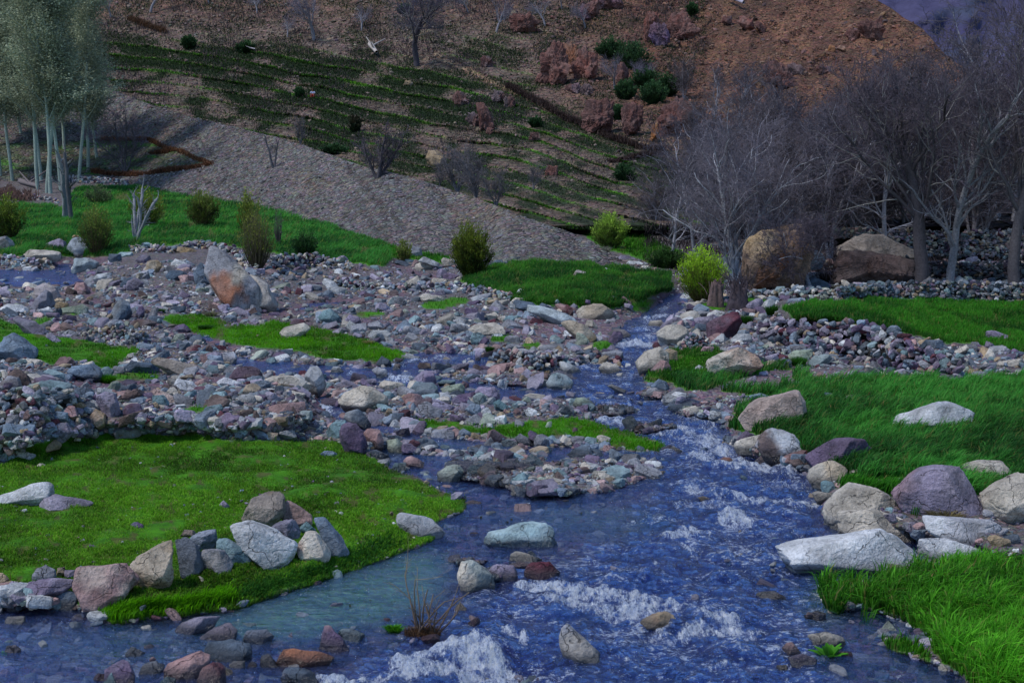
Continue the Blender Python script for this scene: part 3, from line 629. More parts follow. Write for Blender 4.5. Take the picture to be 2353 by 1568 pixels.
rk('D|1370 1360 1400 1300 1470 1285 1660 1310 1685 1350 1680 1410 1530 1435 1375 1415|slate|speckled dark blue block in the stream left of the orange rock', sec='bluegrey')
rk('D|825 1360 870 1322 960 1360 975 1395 900 1400|grey|small pointed grey stone alone in the lower left stream')
rk('D|955 1315 1000 1305 1040 1340 980 1348|purple|small flat dark stone behind the pointed grey one in the stream')
rk('D|2125 1330 2150 1240 2205 1170 2260 1240 2340 1340 2270 1370 2140 1360|purple|purple cone-shaped stone standing in the stream', sec='pink')
rk('D|1860 1410 1895 1345 1960 1330 2130 1360 2235 1395 2200 1440 2140 1468 1880 1465|orange|bright orange flat rock in the stream', sec='pink')
rk('D|1530 1450 1560 1425 1635 1425 1635 1475 1560 1490|cream|small cream and grey stone below the speckled blue block')
rk('D|1460 1500 1490 1460 1550 1480 1560 1510 1500 1530|tan|small tan stone right of the rose cone at the bottom edge')
rk('D|1110 1480 1130 1440 1290 1390 1380 1440 1350 1530 1180 1560 1110 1520|pink|large rose-coloured stone in the heap at the bottom edge', sec='maroon')
rk('D|940 1480 960 1425 1040 1425 1095 1470 1060 1520 960 1520|grey|grey stone with a rose foot left of the large rose stone')
rk('D|690 1480 740 1450 870 1450 905 1520 900 1600 740 1600|purple|purple block at the bottom edge behind the small blue-green cone', sec='lilac')
rk('D|1130 1520 1190 1450 1240 1460 1255 1540 1180 1560|teal|blue-green upright stone in front of the large rose stone')
rk('D|1315 1540 1340 1470 1420 1430 1480 1480 1510 1568 1320 1600|maroon|rose cone-shaped stone cut by the bottom edge', sec='pink')
rk('D|680 1568 740 1495 790 1568 760 1610|teal|small blue-green cone at the bottom edge in the lower left')
rk('D|620 1540 650 1500 710 1510 700 1570|maroon|small maroon stone left of the purple block at the bottom edge')
rk('D|1060 1560 1110 1525 1170 1540 1170 1600 1070 1600|teal|low blue-green stone cut by the bottom edge under the large rose stone')
rk('D|1640 1470 1670 1430 1715 1445 1710 1480|brown|small brown stone below the right end of the speckled blue block')
rk('D|1875 1520 1900 1465 2050 1500 2130 1568 1890 1600|slate|wet dark rock under the orange rock at the bottom edge')
rk('D|1720 1400 1800 1380 1880 1480 1760 1480|brown|wet brown stone left of the orange rock', sec='slate')
rk('D|1465 375 1490 345 1530 380 1530 402 1475 400|lilac|small lilac stone alone in the turf left of the big stone heap', name='stone', cat='stone')
rk('D|860 525 900 490 970 515 965 535|purple|small purple stone half sunk in the middle of the left turf', name='stone', cat='stone')
rk('D|235 115 260 98 325 120 320 126|cream|small cream stone in the turf near its upper left corner', name='stone', cat='stone')
rk('D|805 640 815 615 850 640|pale|small pale stone in the turf above the yellow triangular block', name='stone', cat='stone')
rk('D|590 640 660 655 670 668 610 660|purple|small flat purple stone in the turf above the pinkish block', name='stone', cat='stone')
rk('D|375 855 385 800 430 790 440 855|tan|small tan stone between the rose-grey stone and the pinkish block', gv=1325, name='stone', cat='stone')
rk('D|430 860 430 815 500 815 500 860|lilac|small lilac block tucked against the left end of the pinkish block', gv=1327, name='stone', cat='stone')
rk('D|500 815 540 785 590 810 540 830|teal|small blue-green stone on top of the left end of the pinkish block', gv=1318, name='stone', cat='stone')
rk('D|1205 590 1230 545 1300 545 1310 590|brown|small rust-brown stone behind the upright dark slab', gv=1238, name='stone', cat='stone')
rk('D|1320 850 1400 890 1370 895|cream|thin cream sliver in the turf below the upright dark slab', name='stone', cat='stone')
# near centre
rk('E|397 545 415 450 450 437 580 455 670 500 730 565 680 590 590 590 470 575|white|rounded whitish grey boulder on the turf edge by the water', sec='grey')
rk('E|1000 630 1040 565 1130 540 1250 508 1400 505 1450 540 1490 620 1490 670 1330 668 1100 655|paleteal|large pale blue-green boulder standing in the middle of the shallows', deep=.6)
rk('E|1280 690 1310 685 1350 730 1290 712|teal|small green stone behind the cream stone in mid river')
rk('E|1150 760 1175 705 1270 700 1380 740 1380 750 1280 775|cream|low cream stone behind the maroon boulder')
rk('E|1150 785 1230 755 1310 775 1260 810|pink|small pink stone between the cream stone and the maroon boulder')
rk('E|800 820 830 745 900 745 960 790 1050 850 1070 920 1000 970 860 965 810 880|cream|angular cream and green boulder beside the dead twig bush', sec='teal', soft=40)
rk('E|1020 830 1070 780 1190 785 1215 840 1190 900 1080 900|lilac|round lilac boulder between the angular one and the maroon one', sec='purple')
rk('E|1260 830 1300 765 1430 755 1500 830 1490 870 1380 885 1270 870|maroon|maroon boulder in mid river above the white rapid')
rk('E|2040 1165 2120 1100 2200 1088 2260 1110 2290 1200 2230 1220 2100 1190|tan|wet orange-brown boulder washed by the rapid', sec='orange')
rk('E|1480 1290 1500 1200 1525 1175 1620 1250 1740 1340 1830 1430 1780 1445 1560 1440 1500 1360|grey|pointed grey rock jutting from the rapids near the bottom edge', sec='cream', soft=40)
rk('E|850 365 920 345 975 360 978 388 890 388|pink|flat pink stone at the tip of the left turf')
rk('E|655 190 750 120 830 115 855 150 840 200 780 235 700 225|green|pale green triangular stone left of the midstream pebble bar')
rk('E|450 80 520 65 600 100 560 145 470 130|pink|pink stone on the upper edge of the left turf by the stream', sec='brown')
rk('E|365 140 390 100 465 95 470 140 410 160|teal|blue-green stone left of the pink one on the upper turf edge')
rk('E|200 40 260 10 350 40 360 75 250 65|slate|dark slate stone at the foot of the purple boulders')
rk('E|1540 40 1600 0 1700 -10 1720 50 1640 70|slate|dark blue slab lying in the side stream', sec='bluegrey')
rk('E|885 1160 940 1125 965 1150 940 1195|maroon|small wet maroon stone right of the dead twig bush')
rk('E|2190 25 2250 -15 2320 20 2300 34|cream|cream stone at the tip of the grassy strip')
rk('E|1840 160 1900 145 1970 170 1960 190 1870 185|green|pale green stone at the downstream end of the shallows')
rk('E|1750 170 1800 165 1870 195 1870 215 1790 220|cream|cream stone beside the pale green one in the shallows')
rk('E|2085 190 2110 170 2170 195 2160 218 2100 218|grey|small grey stone left of the main current')
rk('E|1870 105 1900 95 2000 125 1990 138 1900 130|purple|flat purple slab in the water below the grassy strip')
rk('E|1700 130 1760 105 1810 140 1780 150|purple|low purple stone left of the flat purple slab')
rk('E|-10 1320 30 1290 90 1350 60 1360|purple|small wet purple stone behind the purple cone')
rk('E|0 1215 100 1210 190 1240 195 1290 100 1300 10 1290|paleteal|flat pale submerged slab behind the purple cone', sink=.02)
rk('E|880 580 900 562 950 565 955 592|maroon|small maroon stone left of the large pale blue-green boulder')
rk('E|790 1075 830 1040 880 1075 840 1095|tan|small tan stone in the water right of the angular boulder')
# near right
rk('F|620 700 740 670 900 610 1100 580 1400 543 1500 580 1620 680 1670 750 1660 800 1480 840 1230 825 970 800 760 770 650 735|white|very large smooth white slab lying at the water edge', sec='cream', deep=.55, noise=.035, cat='boulder')
rk('F|1020 460 1040 370 1130 300 1250 270 1370 280 1520 370 1590 460 1590 500 1400 520 1100 560 1030 520|cream|grey and rose boulder behind the cracked cream boulder', sec='grey')
rk('F|1105 530 1120 430 1230 420 1320 410 1500 455 1640 530 1680 570 1620 630 1500 620 1110 590|cream|cracked cream boulder directly behind the very large white slab', sec='tan')
rk('F|1900 130 2020 85 2250 90 2330 150 2300 190 2100 230 2040 230 1970 220|cream|cream boulder behind the tall lilac boulder')
rk('F|1470 325 1560 220 1700 130 1800 112 1920 125 2000 230 2035 300 2040 370 2110 475 1900 470 1600 450 1500 370|lilac|tall smooth lilac boulder on the right bank', sec='pink', noise=.03, deep=.7)
rk('F|2070 350 2100 290 2230 210 2400 160 2550 300 2500 480 2280 490 2110 440|cream|cream boulder cut by the right edge of the picture')
rk('F|1650 475 1700 447 1960 465 2150 490 2280 550 2280 640 2170 655 1900 600 1720 570 1690 530|white|flat white slab at the foot of the tall lilac boulder', deep=.7)
rk('F|1640 690 1670 620 1900 615 2080 670 2090 740 1920 775 1750 740 1650 710|white|low flat white slab right of the very large slab', deep=.8)
rk('F|2110 600 2170 580 2250 610 2250 650 2150 665|tan|small tan block at the right end of the flat white slab')
rk('F|2085 735 2110 700 2150 710 2150 755 2100 755|purple|small purple stone right of the low flat white slab')
rk('F|890 185 960 120 1040 80 1110 90 1160 160 1150 220 1110 260 1000 235 920 225|cream|cream and yellow boulder on the right bank', sec='tan')
rk('F|1195 165 1220 145 1300 140 1370 170 1350 195 1240 195|cream|flat cream stone in the grass beside the cream and yellow boulder')
rk('F|990 235 1020 215 1110 255 1100 290 1000 270|teal|small blue-green stone below the cream and yellow boulder')
rk('F|940 315 980 288 1060 300 1095 325 1050 360 970 355|cream|low cream stone left of the grey and rose boulder')
rk('F|1075 70 1120 20 1180 0 1280 5 1310 50 1270 85 1120 85|paleteal|pale blue-green stone in front of the long purple boulder')
rk('F|565 1000 590 970 700 965 790 1000 770 1030 640 1030|brown|low wet brown rock in the river below the very large white slab', sec='cream')
rk('F|915 1300 930 1250 1030 1235 1150 1280 1155 1310 1090 1345 960 1340|cream|layered pinkish stone by the broad-leaved dock plant', sec='pink')
rk('F|735 1340 765 1300 800 1290 860 1360 850 1400 780 1385|pink|upright pink stone left of the dock plant')
rk('F|775 1400 880 1370 960 1410 965 1460 900 1470 800 1440|purple|purple-grey stone touching the dock plant on its left', sec='cream')
rk('F|275 115 310 75 390 70 430 110 400 125 300 125|orange|round orange-brown stone in the main current')
rk('F|880 1120 960 1090 1030 1105 1030 1145 900 1130|brown|low brown stone between the water and the bright verge', sec='lilac')
rk('F|550 85 600 50 660 90 650 115 560 110|brown|wet brown stone below the round two-tone boulder')
rk('F|2270 840 2352 815 2500 830 2500 890 2300 870|cream|cream stone at the right edge above the verge')
rk('F|700 1450 760 1445 780 1470 720 1490|tan|small tan stone low in the river below the pink one')
rk('F|1090 1350 1200 1360 1210 1400 1120 1400|maroon|flat maroon stone under water right of the dock plant')
rk('F|1300 1500 1350 1480 1360 1505|maroon|tiny red stone low in the bottom right water', name='stone', cat='stone')
# right bank
rk('C|445 1300 500 1230 600 1170 750 1135 850 1145 918 1240 840 1280 800 1330 690 1355 560 1345 460 1330|cream|big rounded cream boulder on the right bank beside the gravel', sec='pink', noise=.035)
rk('C|1460 1350 1485 1300 1560 1275 1620 1235 1750 1190 1850 1205 1960 1205 2020 1250 1950 1340 1700 1395 1480 1385|white|broad white slab with a hollow top lying in long grass', deep=.7)
rk('C|415 1480 440 1445 600 1405 620 1440 590 1535 420 1505|cream|cream stone tucked left of the round two-tone boulder')
rk('C|570 1470 590 1420 640 1375 730 1370 810 1410 880 1500 870 1560 700 1590 600 1560|white|round two-tone boulder, dark left and pale right, at the water edge', sec='grey', spot=[('brown', .15, .4, .35)])
rk('C|870 1590 920 1520 1060 1450 1190 1430 1270 1440 1340 1500 1300 1550 1000 1620 880 1620|purple|long purple boulder on the right bank', sec='lilac')
rk('C|850 1560 900 1510 940 1530 920 1580 860 1590|maroon|small maroon stone at the left end of the long purple boulder')
rk('C|215 930 240 880 340 830 450 815 500 840 600 900 630 940 560 970 440 965 330 1020 250 1030 245 990|cream|layered cream and orange boulder in the grass below the maroon boulder', sec='orange', noise=.08)
rk('C|205 730 230 680 310 630 400 600 450 610 468 660 430 720 330 775 230 765|maroon|big smooth maroon boulder near the dead stumps', noise=.03)
rk('C|370 780 440 735 520 735 540 775 480 795 390 795|pale|pale pointed stone right below the big maroon boulder')
rk('C|415 700 430 670 470 670 520 680 560 710 480 725|grey|grey stone above the pale pointed one at the wall end')
rk('C|45 650 60 610 170 575 210 640 120 665|cream|cream boulder left of the big maroon one')
rk('C|215 660 240 600 290 573 355 590 350 620 260 670|cream|pale cream boulder just behind the big maroon one', sec='white')
rk('B|2135 720 2200 680 2290 672 2352 700 2370 790 2290 800 2200 815 2150 780|cream|large cracked cream boulder at the upper river bend', sec='white')
rk('C|590 580 620 520 660 497 690 520 680 560 610 590|pale|tall pale stone right of the dark dead stump')
rk('C|490 550 530 500 600 500 620 540 580 590 510 580|lilac|lilac-grey boulder right against the dark dead stump')
rk('C|640 500 680 480 720 500 715 545 680 550|bluegrey|dark blue stone behind the tall pale one near the stump')
rk('C|565 660 580 600 635 595 640 640 610 670|pale|pale stone below the tall pale one near the wall end')
rk('C|910 930 960 885 1040 870 1070 900 1020 930 940 955|teal|blue-green stone in the grass at the foot of the long retaining wall')
rk('C|760 905 850 850 940 838 945 860 880 900|green|long pale green stone at the foot of the long retaining wall')
rk('C|1040 880 1060 850 1110 845 1110 890|tan|small tan stone at the foot of the long retaining wall')
rk('C|2105 770 2110 720 2140 710 2255 745 2230 775|lilac|lone lilac-grey stone in the bright field')
rk('C|1925 1050 2010 990 2090 990 2135 1020 2130 1040 2000 1060|grey|grey stone at the right end of the long retaining wall')
rk('C|1890 955 1870 905 1985 905 1980 945 1920 965|cream|squared cream block on the end of the long retaining wall')
rk('C|990 1165 1010 1135 1090 1135 1150 1155 1100 1180|bluegrey|low blue-grey stone right of the big rounded cream boulder')
rk('C|1095 1185 1150 1155 1230 1145 1255 1175 1180 1188|cream|low cream stone between the rounded boulder and the broad white slab')
rk('C|1610 1005 1660 990 1790 1000 1800 1020 1640 1022|grey|flat grey stone in the grass below the long retaining wall')
rk('C|145 965 180 940 215 955 210 980|white|small white stone left of the layered cream and orange boulder')
rk('C|190 850 210 820 280 820 270 862|pink|pinkish stone above the layered cream and orange boulder')
rk('C|80 525 180 520 185 545 110 556|cream|flat cream stone below the bright willow shrub')
rk('C|140 570 170 535 245 560 240 595 180 600|bluegrey|blue-grey boulder under the bright willow shrub')
rk('C|80 665 100 640 155 650 150 690 100 690|purple|dark purple stone left of the big maroon boulder')
rk('C|870 1160 900 1150 965 1155 960 1180|pale|pale stone touching the big rounded cream boulder on its right')
rk('C|1340 1205 1345 1180 1390 1185 1385 1212|tan|small tan stone in the grass left of the broad white slab')
rk('C|2260 1010 2380 995 2500 1020 2280 1022|pale|flat pale stone in the grass at the right edge')
# middle
rk('B|15 1190 60 1130 170 1075 220 1080 330 1150 370 1200 340 1235 200 1260 50 1230|cream|big angular cream and tan boulder above the little cascade', sec='tan')
rk('B|45 1290 60 1260 150 1235 200 1280 238 1340 230 1370 180 1365 70 1310|slate|slab with pale top and dark side leaning below the angular cream boulder', sec='pale')
rk('B|-20 1350 0 1310 60 1310 80 1350 40 1400 -10 1410|teal|blue-green stone left of the leaning slab by the cascade', gv=1000)
rk('B|20 1420 30 1350 130 1330 180 1380 215 1480 180 1530 40 1490|purple|big dark purple boulder at the corner of the left turf')
rk('B|180 1400 210 1370 300 1395 325 1460 310 1510 260 1515 190 1440|pink|pink boulder right of the dark purple one')
rk('B|330 1440 400 1430 465 1510 450 1540 350 1510|green|pale green stone right of the pink boulder')
rk('B|360 1310 370 1265 455 1260 460 1330 380 1340|slate|dark slate cube-shaped stone above the side stream')
rk('B|475 1090 510 1040 580 985 640 980 675 1050 670 1080 500 1110|lilac|large triangular lilac boulder in the central rubble', sec='purple')
rk('B|490 1100 530 1065 680 1075 685 1120 600 1140 500 1130|teal|flat blue-green block in front of the triangular lilac boulder')
rk('B|670 1060 700 1045 800 1045 800 1070 690 1085|teal|blue-green slab right of the triangular lilac boulder', gv=890)
rk('B|700 1100 750 1075 830 1065 865 1090 860 1140 740 1150|green|moss-green block in the central rubble')
rk('B|900 1100 960 1085 1060 1090 1100 1140 1090 1180 1000 1170|lilac|lilac-grey boulder behind the round blue-green one')
rk('B|910 1150 960 1110 1000 1140 1012 1200 980 1225 920 1185|teal|round blue-green stone in the central rubble', soft=10)
rk('B|1050 1190 1090 1170 1155 1220 1120 1258 1070 1240|teal|tilted blue-green stone at the right of the central rubble')
rk('B|865 1240 900 1195 960 1210 990 1280 970 1295 900 1260|bluegrey|tilted blue slab below the round blue-green stone')
rk('B|770 1180 820 1135 880 1160 900 1190 850 1218 790 1215|purple|dark purple stone below the moss-green block')
rk('B|540 1210 600 1205 720 1240 710 1280 600 1290 550 1265|grey|broad grey split stone in the lower central rubble')
rk('B|440 1160 480 1130 560 1140 580 1170 540 1205 480 1200|pink|rose stone below the flat blue-green block')
rk('B|685 1170 700 1130 760 1130 770 1180 720 1185|white|small whitish stone left of the dark purple one in the central rubble')
rk('B|1390 1070 1430 995 1520 990 1590 1040 1590 1090 1550 1112 1430 1102|teal|round grey-green boulder standing in the middle stream', sec='pale', soft=10)
rk('B|1270 1150 1300 1130 1400 1140 1420 1165 1350 1178|cream|flat pale stone left of the round grey-green boulder')
rk('B|1580 1190 1600 1160 1650 1160 1730 1230 1700 1244 1590 1230|green|pale green stone at the edge of the main current')
rk('B|1490 930 1520 915 1600 945 1645 990 1620 1003 1500 992|pale|pale wedge above the round grey-green boulder')
rk('B|1750 960 1780 925 1850 930 1920 980 1870 1003 1770 988|cream|cream stone right of the pale wedge in mid picture')
rk('B|1750 895 1800 860 1915 855 1920 900 1800 910|grey|blue-grey block beside the small fall')
rk('B|2000 940 2050 880 2170 830 2235 870 2230 920 2100 970 2020 988|cream|long cracked cream block on the right of the stream', sec='green')
rk('B|2180 850 2230 830 2280 850 2282 912 2240 918|tan|squared tan block behind the long cracked cream one', gv=832)
rk('B|2100 975 2170 905 2215 920 2245 975 2200 992 2110 990|pink|triangular pink stone in front of the long cracked cream block')
rk('B|1285 540 1400 552 1500 585 1620 640 1600 675 1480 655 1360 625 1285 585|white|long white slab pointing down to the stream', sec='paleteal')
rk('B|1480 650 1560 640 1680 680 1740 750 1730 788 1680 785 1580 730|tan|long tan ridge rock ending at the stream', sec='cream')
rk('B|1600 780 1610 725 1650 735 1700 790 1650 795|green|green stone against the long tan ridge rock')
rk('B|1600 590 1650 550 1720 530 1790 540 1855 590 1850 627 1750 638 1620 625|cream|cream boulder beside the upper stream with a small stone on top', sec='tan')
rk('B|1665 530 1670 505 1700 510 1700 538|purple|small purple stone sitting on the cream boulder by the upper stream', gv=726, name='stone', cat='stone')
rk('B|1510 560 1540 535 1580 560 1590 600 1540 612|maroon|dark maroon rock beside the little white waterfall')
rk('B|1560 560 1590 530 1620 550 1600 590|grey|small grey stone behind the dark maroon rock', gv=714)
rk('B|1805 735 1850 705 1930 710 1970 740 1960 768 1840 765|brown|grey-brown boulder in the upper stream', sec='grey')
rk('B|1665 680 1680 645 1720 640 1750 690 1700 695|cream|small cream stone under the cream boulder at the upper stream')
rk('B|2080 680 2100 650 2180 640 2200 670 2130 690|cream|low cream stone across the upper stream')
rk('B|880 705 930 670 1050 680 1130 710 1120 742 980 748 900 740|cream|large low cream boulder on the central gravel bar', sec='grey')
rk('B|780 640 830 625 900 650 880 682 800 678|grey|grey-tan stone above the low cream boulder on the gravel bar')
rk('B|1030 745 1060 725 1120 735 1110 755|white|small whitish stone under the low cream boulder on the gravel bar')
rk('B|1425 765 1470 740 1520 780 1500 802 1430 790|teal|blue-green stone on the mauve gravel')
rk('B|550 485 600 465 700 480 730 515 640 525 560 508|cream|long cream boulder at the stream fork')
rk('B|350 525 380 490 450 490 465 530 420 552 360 548|grey|grey-green boulder in the far stones left of the long cream one', sec='teal')
rk('B|895 495 960 478 1010 500 1015 522 930 522|pale|pale stone above the mauve gravel')
rk('B|1170 515 1200 490 1250 495 1260 525 1200 530|cream|cream stone at the foot of the green mound')
rk('B|60 645 90 610 150 625 170 660 130 692 70 672|lilac|lilac-grey boulder in the stones right of the tilted slab')
rk('B|210 665 280 645 330 690 300 712 230 695|grey|grey boulder just right of the lilac-grey one by the turf')
rk('B|510 285 560 260 650 270 640 315 530 303|cream|flat cream boulder left of the dark willow shrub')
rk('B|545 245 590 215 690 260 690 292 620 275|pale|pale tilted boulder left of the dark willow shrub', gv=620)
rk('B|450 405 540 350 590 400 560 418 460 412|cream|pointed cream stone in the far stone line')
rk('B|630 390 650 360 750 370 760 395 680 400|cream|low cream stone in the far stone line below the dark willow shrub')
rk('B|670 350 680 310 720 300 745 330 720 358|lilac|lilac stone at the foot of the dark willow shrub')
rk('B|470 200 500 140 560 160 580 215 510 222|grey|grey rounded rock behind the small willow sprout')
rk('B|700 240 720 225 790 240 790 275 720 285|cream|pale stone half behind the dark willow shrub', gv=612)
rk('B|2060 1160 2080 1105 2140 1090 2190 1140 2170 1172 2090 1172|grey|grey faceted boulder on the right bank of the wide stream')
rk('B|2100 1085 2160 1035 2200 1050 2230 1110 2150 1115|bluegrey|blue-grey boulder behind the grey faceted one')
rk('B|2235 1145 2270 1120 2340 1130 2350 1165 2260 1175|white|white stone right of the grey faceted boulder')
rk('B|925 905 930 840 970 850 965 915 935 925|lilac|upright lilac post-like stone at the pool end')
rk('B|280 1065 310 1045 450 1065 460 1090 370 1118 300 1092|cream|cream block above the dark gap of the cascade')
rk('B|1810 1080 1840 1070 1940 1110 1900 1122|cream|thin cream stone at the water edge in mid picture')
rk('B|240 975 270 955 340 970 345 1030 300 1035|pale|pale stone beside the small white fall in mid picture')
rk('B|545 945 560 925 630 930 640 975 560 975|brown|wet brown stone in the pool outlet', sec='tan')
rk('B|385 960 390 935 430 935 430 980|brown|small wet maroon-brown stone in the pool outlet')
rk('B|885 1030 920 1000 960 1010 970 1055 900 1055|slate|dark green-grey stone left of the side channel', sec='teal')
rk('B|1580 340 1600 310 1730 340 1720 352 1600 345|cream|long cream stone on the green mound')
rk('B|1790 305 1810 290 1880 320 1810 322|white|pale stone high on the green mound')
rk('B|1920 375 1970 365 2020 390 1960 394|cream|cream stone at the right of the green mound')
rk('B|1440 535 1480 500 1500 525 1460 542|paleteal|pointed pale stone at the lower edge of the green mound')
rk('B|1200 455 1230 432 1265 445 1210 468|white|small whitish stone on the lower left of the green mound')
rk('B|1810 495 1850 475 1890 500 1840 510|white|pale stone below the green mound near the upper stream')
rk('B|1890 505 1920 478 1980 530 1950 534|pink|pink slab right beside the pale stone below the mound')
rk('B|1100 1450 1150 1435 1225 1460 1220 1492 1130 1478|paleteal|pale blue-green stone at the lower edge of the grassy strip')
rk('B|1190 1425 1230 1395 1290 1430 1330 1480 1250 1472|grey|grey stone by the leaning purple shard')
rk('B|1280 1400 1300 1385 1370 1430 1385 1480 1350 1482|purple|leaning purple shard below the grassy strip')
rk('B|1740 1425 1770 1405 1840 1430 1835 1462 1760 1462|cream|cream stone on the grassy strip')
rk('B|1655 1445 1680 1420 1740 1430 1745 1478 1690 1472|paleteal|pale blue stone left of the cream one on the grassy strip')
rk('B|1395 1360 1410 1325 1445 1320 1435 1370|green|small pale green stone on the upper part of the grassy strip')
rk('B|1575 1395 1590 1355 1615 1365 1610 1400|maroon|small maroon stone in the grassy strip')
rk('B|1190 1350 1200 1300 1255 1320 1255 1360|grey|upright grey stone left on the grassy strip')
# tilted slab and the mound
rk('A|1290 330 1340 240 1380 330 1395 400 1320 385|slate|dark slate rock in the shadow at the left foot of the great tilted slab')
rk('A|1380 360 1345 250 1350 160 1390 140 1440 160 1540 220 1640 320 1720 400 1740 560 1640 545 1470 470 1400 400|grey|great tilted slab with a rust-orange face standing on the stone mound', sec='cream', spot=[('orange', .48, .38, .24), ('cream', .75, .75, .22)], deep=.45, noise=.03, soft=40)
rk('A|1600 420 1640 330 1780 400 1860 550 1840 578 1680 572 1620 520|cream|cream wedge joined to the right foot of the great tilted slab', sec='grey', deep=.6, soft=40)
rk('A|725 615 760 540 820 495 860 510 885 600 860 645 780 645|bluegrey|blue-grey triangular boulder beside the upper left stream', soft=40)
rk('A|905 605 930 540 965 580 965 630 915 635|purple|pointed purple stone right of the blue-grey triangle')
rk('A|225 480 235 420 310 395 370 420 415 510 380 520 230 530|cream|tall cream-grey boulder at the upper left stream', sec='lilac')
rk('A|210 560 240 490 290 430 340 450 360 520 320 575 230 575|grey|grey boulder in front of the tall cream-grey one')
rk('A|-20 830 20 750 80 730 160 770 245 850 250 880 190 910 60 890 -20 870|bluegrey|large blue-grey boulder at the left edge above the small turf', sec='pale')
rk('A|85 625 240 660 320 720 280 742 150 705 90 645|grey|long grey slab lying down the slope of the small left turf', sec='purple')
rk('A|300 740 340 725 405 780 400 795 330 770|lilac|lower end piece below the long grey slab')
rk('A|-20 565 20 530 140 540 195 575 140 597 20 592|white|whitish flat boulder at the left edge', sec='tan')
rk('A|370 585 400 565 540 540 580 560 580 605 420 605|green|pale green flat block below the upper left stream')
rk('A|365 555 380 520 450 525 460 545 400 565|tan|tan stone left on top of the pale green flat block', gv=716)
rk('A|150 195 180 175 350 180 400 200 400 240 270 237 170 228|cream|long cream boulder on the far bank at the upper left')
rk('A|440 155 460 95 540 85 580 130 610 220 540 222 450 182|bluegrey|tall striped blue-grey boulder with a cap stone at the upper left', sec='pale')
rk('A|478 85 490 73 525 78 525 95 485 97|tan|small cap stone balanced on the tall striped boulder', gv=578, name='stone', cat='stone')
rk('A|300 135 400 95 440 120 440 162 330 155|lilac|lilac boulder left of the tall striped one')
rk('A|-20 90 40 80 75 120 70 172 -20 175|grey|grey boulder at the left edge under the willow')
rk('A|480 312 500 230 600 228 650 250 640 290 540 318|pale|pale boulder where the far stream turns', sec='teal')
rk('A|720 235 730 200 810 200 820 240 750 258|slate|dark blue block on the stone mound')
rk('A|785 200 810 188 880 192 885 220 820 225|paleteal|pale blue flat stone behind the dark blue block on the mound')
rk('A|900 245 930 205 1000 210 1010 240 960 268|purple|purple-grey boulder on the stone mound left of the tan one', sec='grey')
rk('A|970 315 985 250 1050 240 1090 270 1060 305 1000 332|tan|tan angular boulder on the stone mound', sec='cream')
rk('A|1100 345 1150 310 1240 320 1280 360 1220 382 1120 375|slate|dark flat boulder left of the great tilted slab', sec='purple')
rk('A|1145 185 1200 150 1280 160 1310 185 1230 195|tan|cream-tan flat stone on the crest of the mound')
rk('A|830 435 850 380 900 360 960 390 950 432 880 448|purple|rounded purple-grey boulder on the left flank of the mound', sec='grey')
rk('A|630 425 660 375 740 380 755 415 700 443|cream|cream boulder on the left flank of the mound')
rk('A|620 372 650 335 720 325 755 360 700 382|pale|pale boulder behind the cream one on the left flank')
rk('A|490 445 510 395 570 390 610 450 560 472|pink|rose and lilac boulder at the left foot of the mound', sec='lilac')
rk('A|1080 480 1110 455 1165 470 1150 510 1100 510|grey|small grey boulder on the front of the mound')
rk('A|790 505 820 460 865 475 865 505|lilac|lilac stone behind the blue-grey triangle')
rk('A|1300 430 1320 395 1375 400 1370 450 1320 450|bluegrey|blue stone in front of the great tilted slab')
rk('A|1390 470 1405 430 1435 470|white|small pointed white stone in front of the great tilted slab')
rk('A|1470 500 1500 480 1590 545 1560 555|paleteal|pale blue-green slab at the foot of the great tilted slab')
rk('A|1135 575 1150 550 1240 550 1240 578 1170 598|slate|flat slate-blue boulder below the mound')
rk('A|1860 725 1900 690 2030 660 2065 700 2010 748 1880 762|cream|cream-grey boulder on the central turf', sec='grey')
rk('A|1920 690 1970 630 2030 640 2040 680|maroon|maroon stone behind the cream-grey boulder of the central turf', gv=748)
rk('A|2125 625 2160 580 2210 570 2270 620 2260 662 2190 668|teal|rounded blue-green boulder right of the central turf', sec='pale')
rk('A|2135 690 2160 660 2240 680 2250 700 2180 703|bluegrey|low blue slab below the rounded blue-green boulder')
rk('A|1490 635 1530 600 1580 620 1580 652 1510 655|bluegrey|blue-grey stone in the small turf gap below the great slab')
rk('A|1885 455 1905 415 1945 430 1945 470 1900 472|maroon|red stone right of the cream wedge')
rk('A|1970 465 1985 425 2025 435 2025 478 1985 480|maroon|second red stone farther right of the cream wedge')
rk('A|1925 365 1935 310 1975 335 1975 365|tan|pointed tan stone right of the great tilted slab')
rk('A|2150 395 2160 370 2230 390 2270 430 2220 435|pale|long pale stone among the far right stones of the mound')
rk('A|860 680 900 640 1000 640 1050 660 1020 690 920 690|brown|wet dark brown slab in the small fall')
rk('A|640 690 650 630 720 625 760 665 700 700|lilac|lilac block left above the small wall of rubble')
rk('A|580 680 590 630 650 625 660 680|paleteal|pale blue block in the upper rubble')
rk('A|1130 730 1170 680 1230 670 1270 710 1200 730|purple|purple-grey slab at the left tip of the central turf', sec='bluegrey')
rk('A|1070 695 1110 670 1200 670 1140 710|tan|tan slab touching the purple-grey one', gv=752)
rk('A|1155 790 1165 740 1220 735 1235 765 1190 785|green|small pale green block left of the central turf')
rk('A|1070 800 1080 765 1120 755 1145 785|slate|dark slate peak in the rubble left of the central turf')
rk('A|1465 820 1470 780 1500 780 1510 825|pale|small pale round stone at the pool corner')
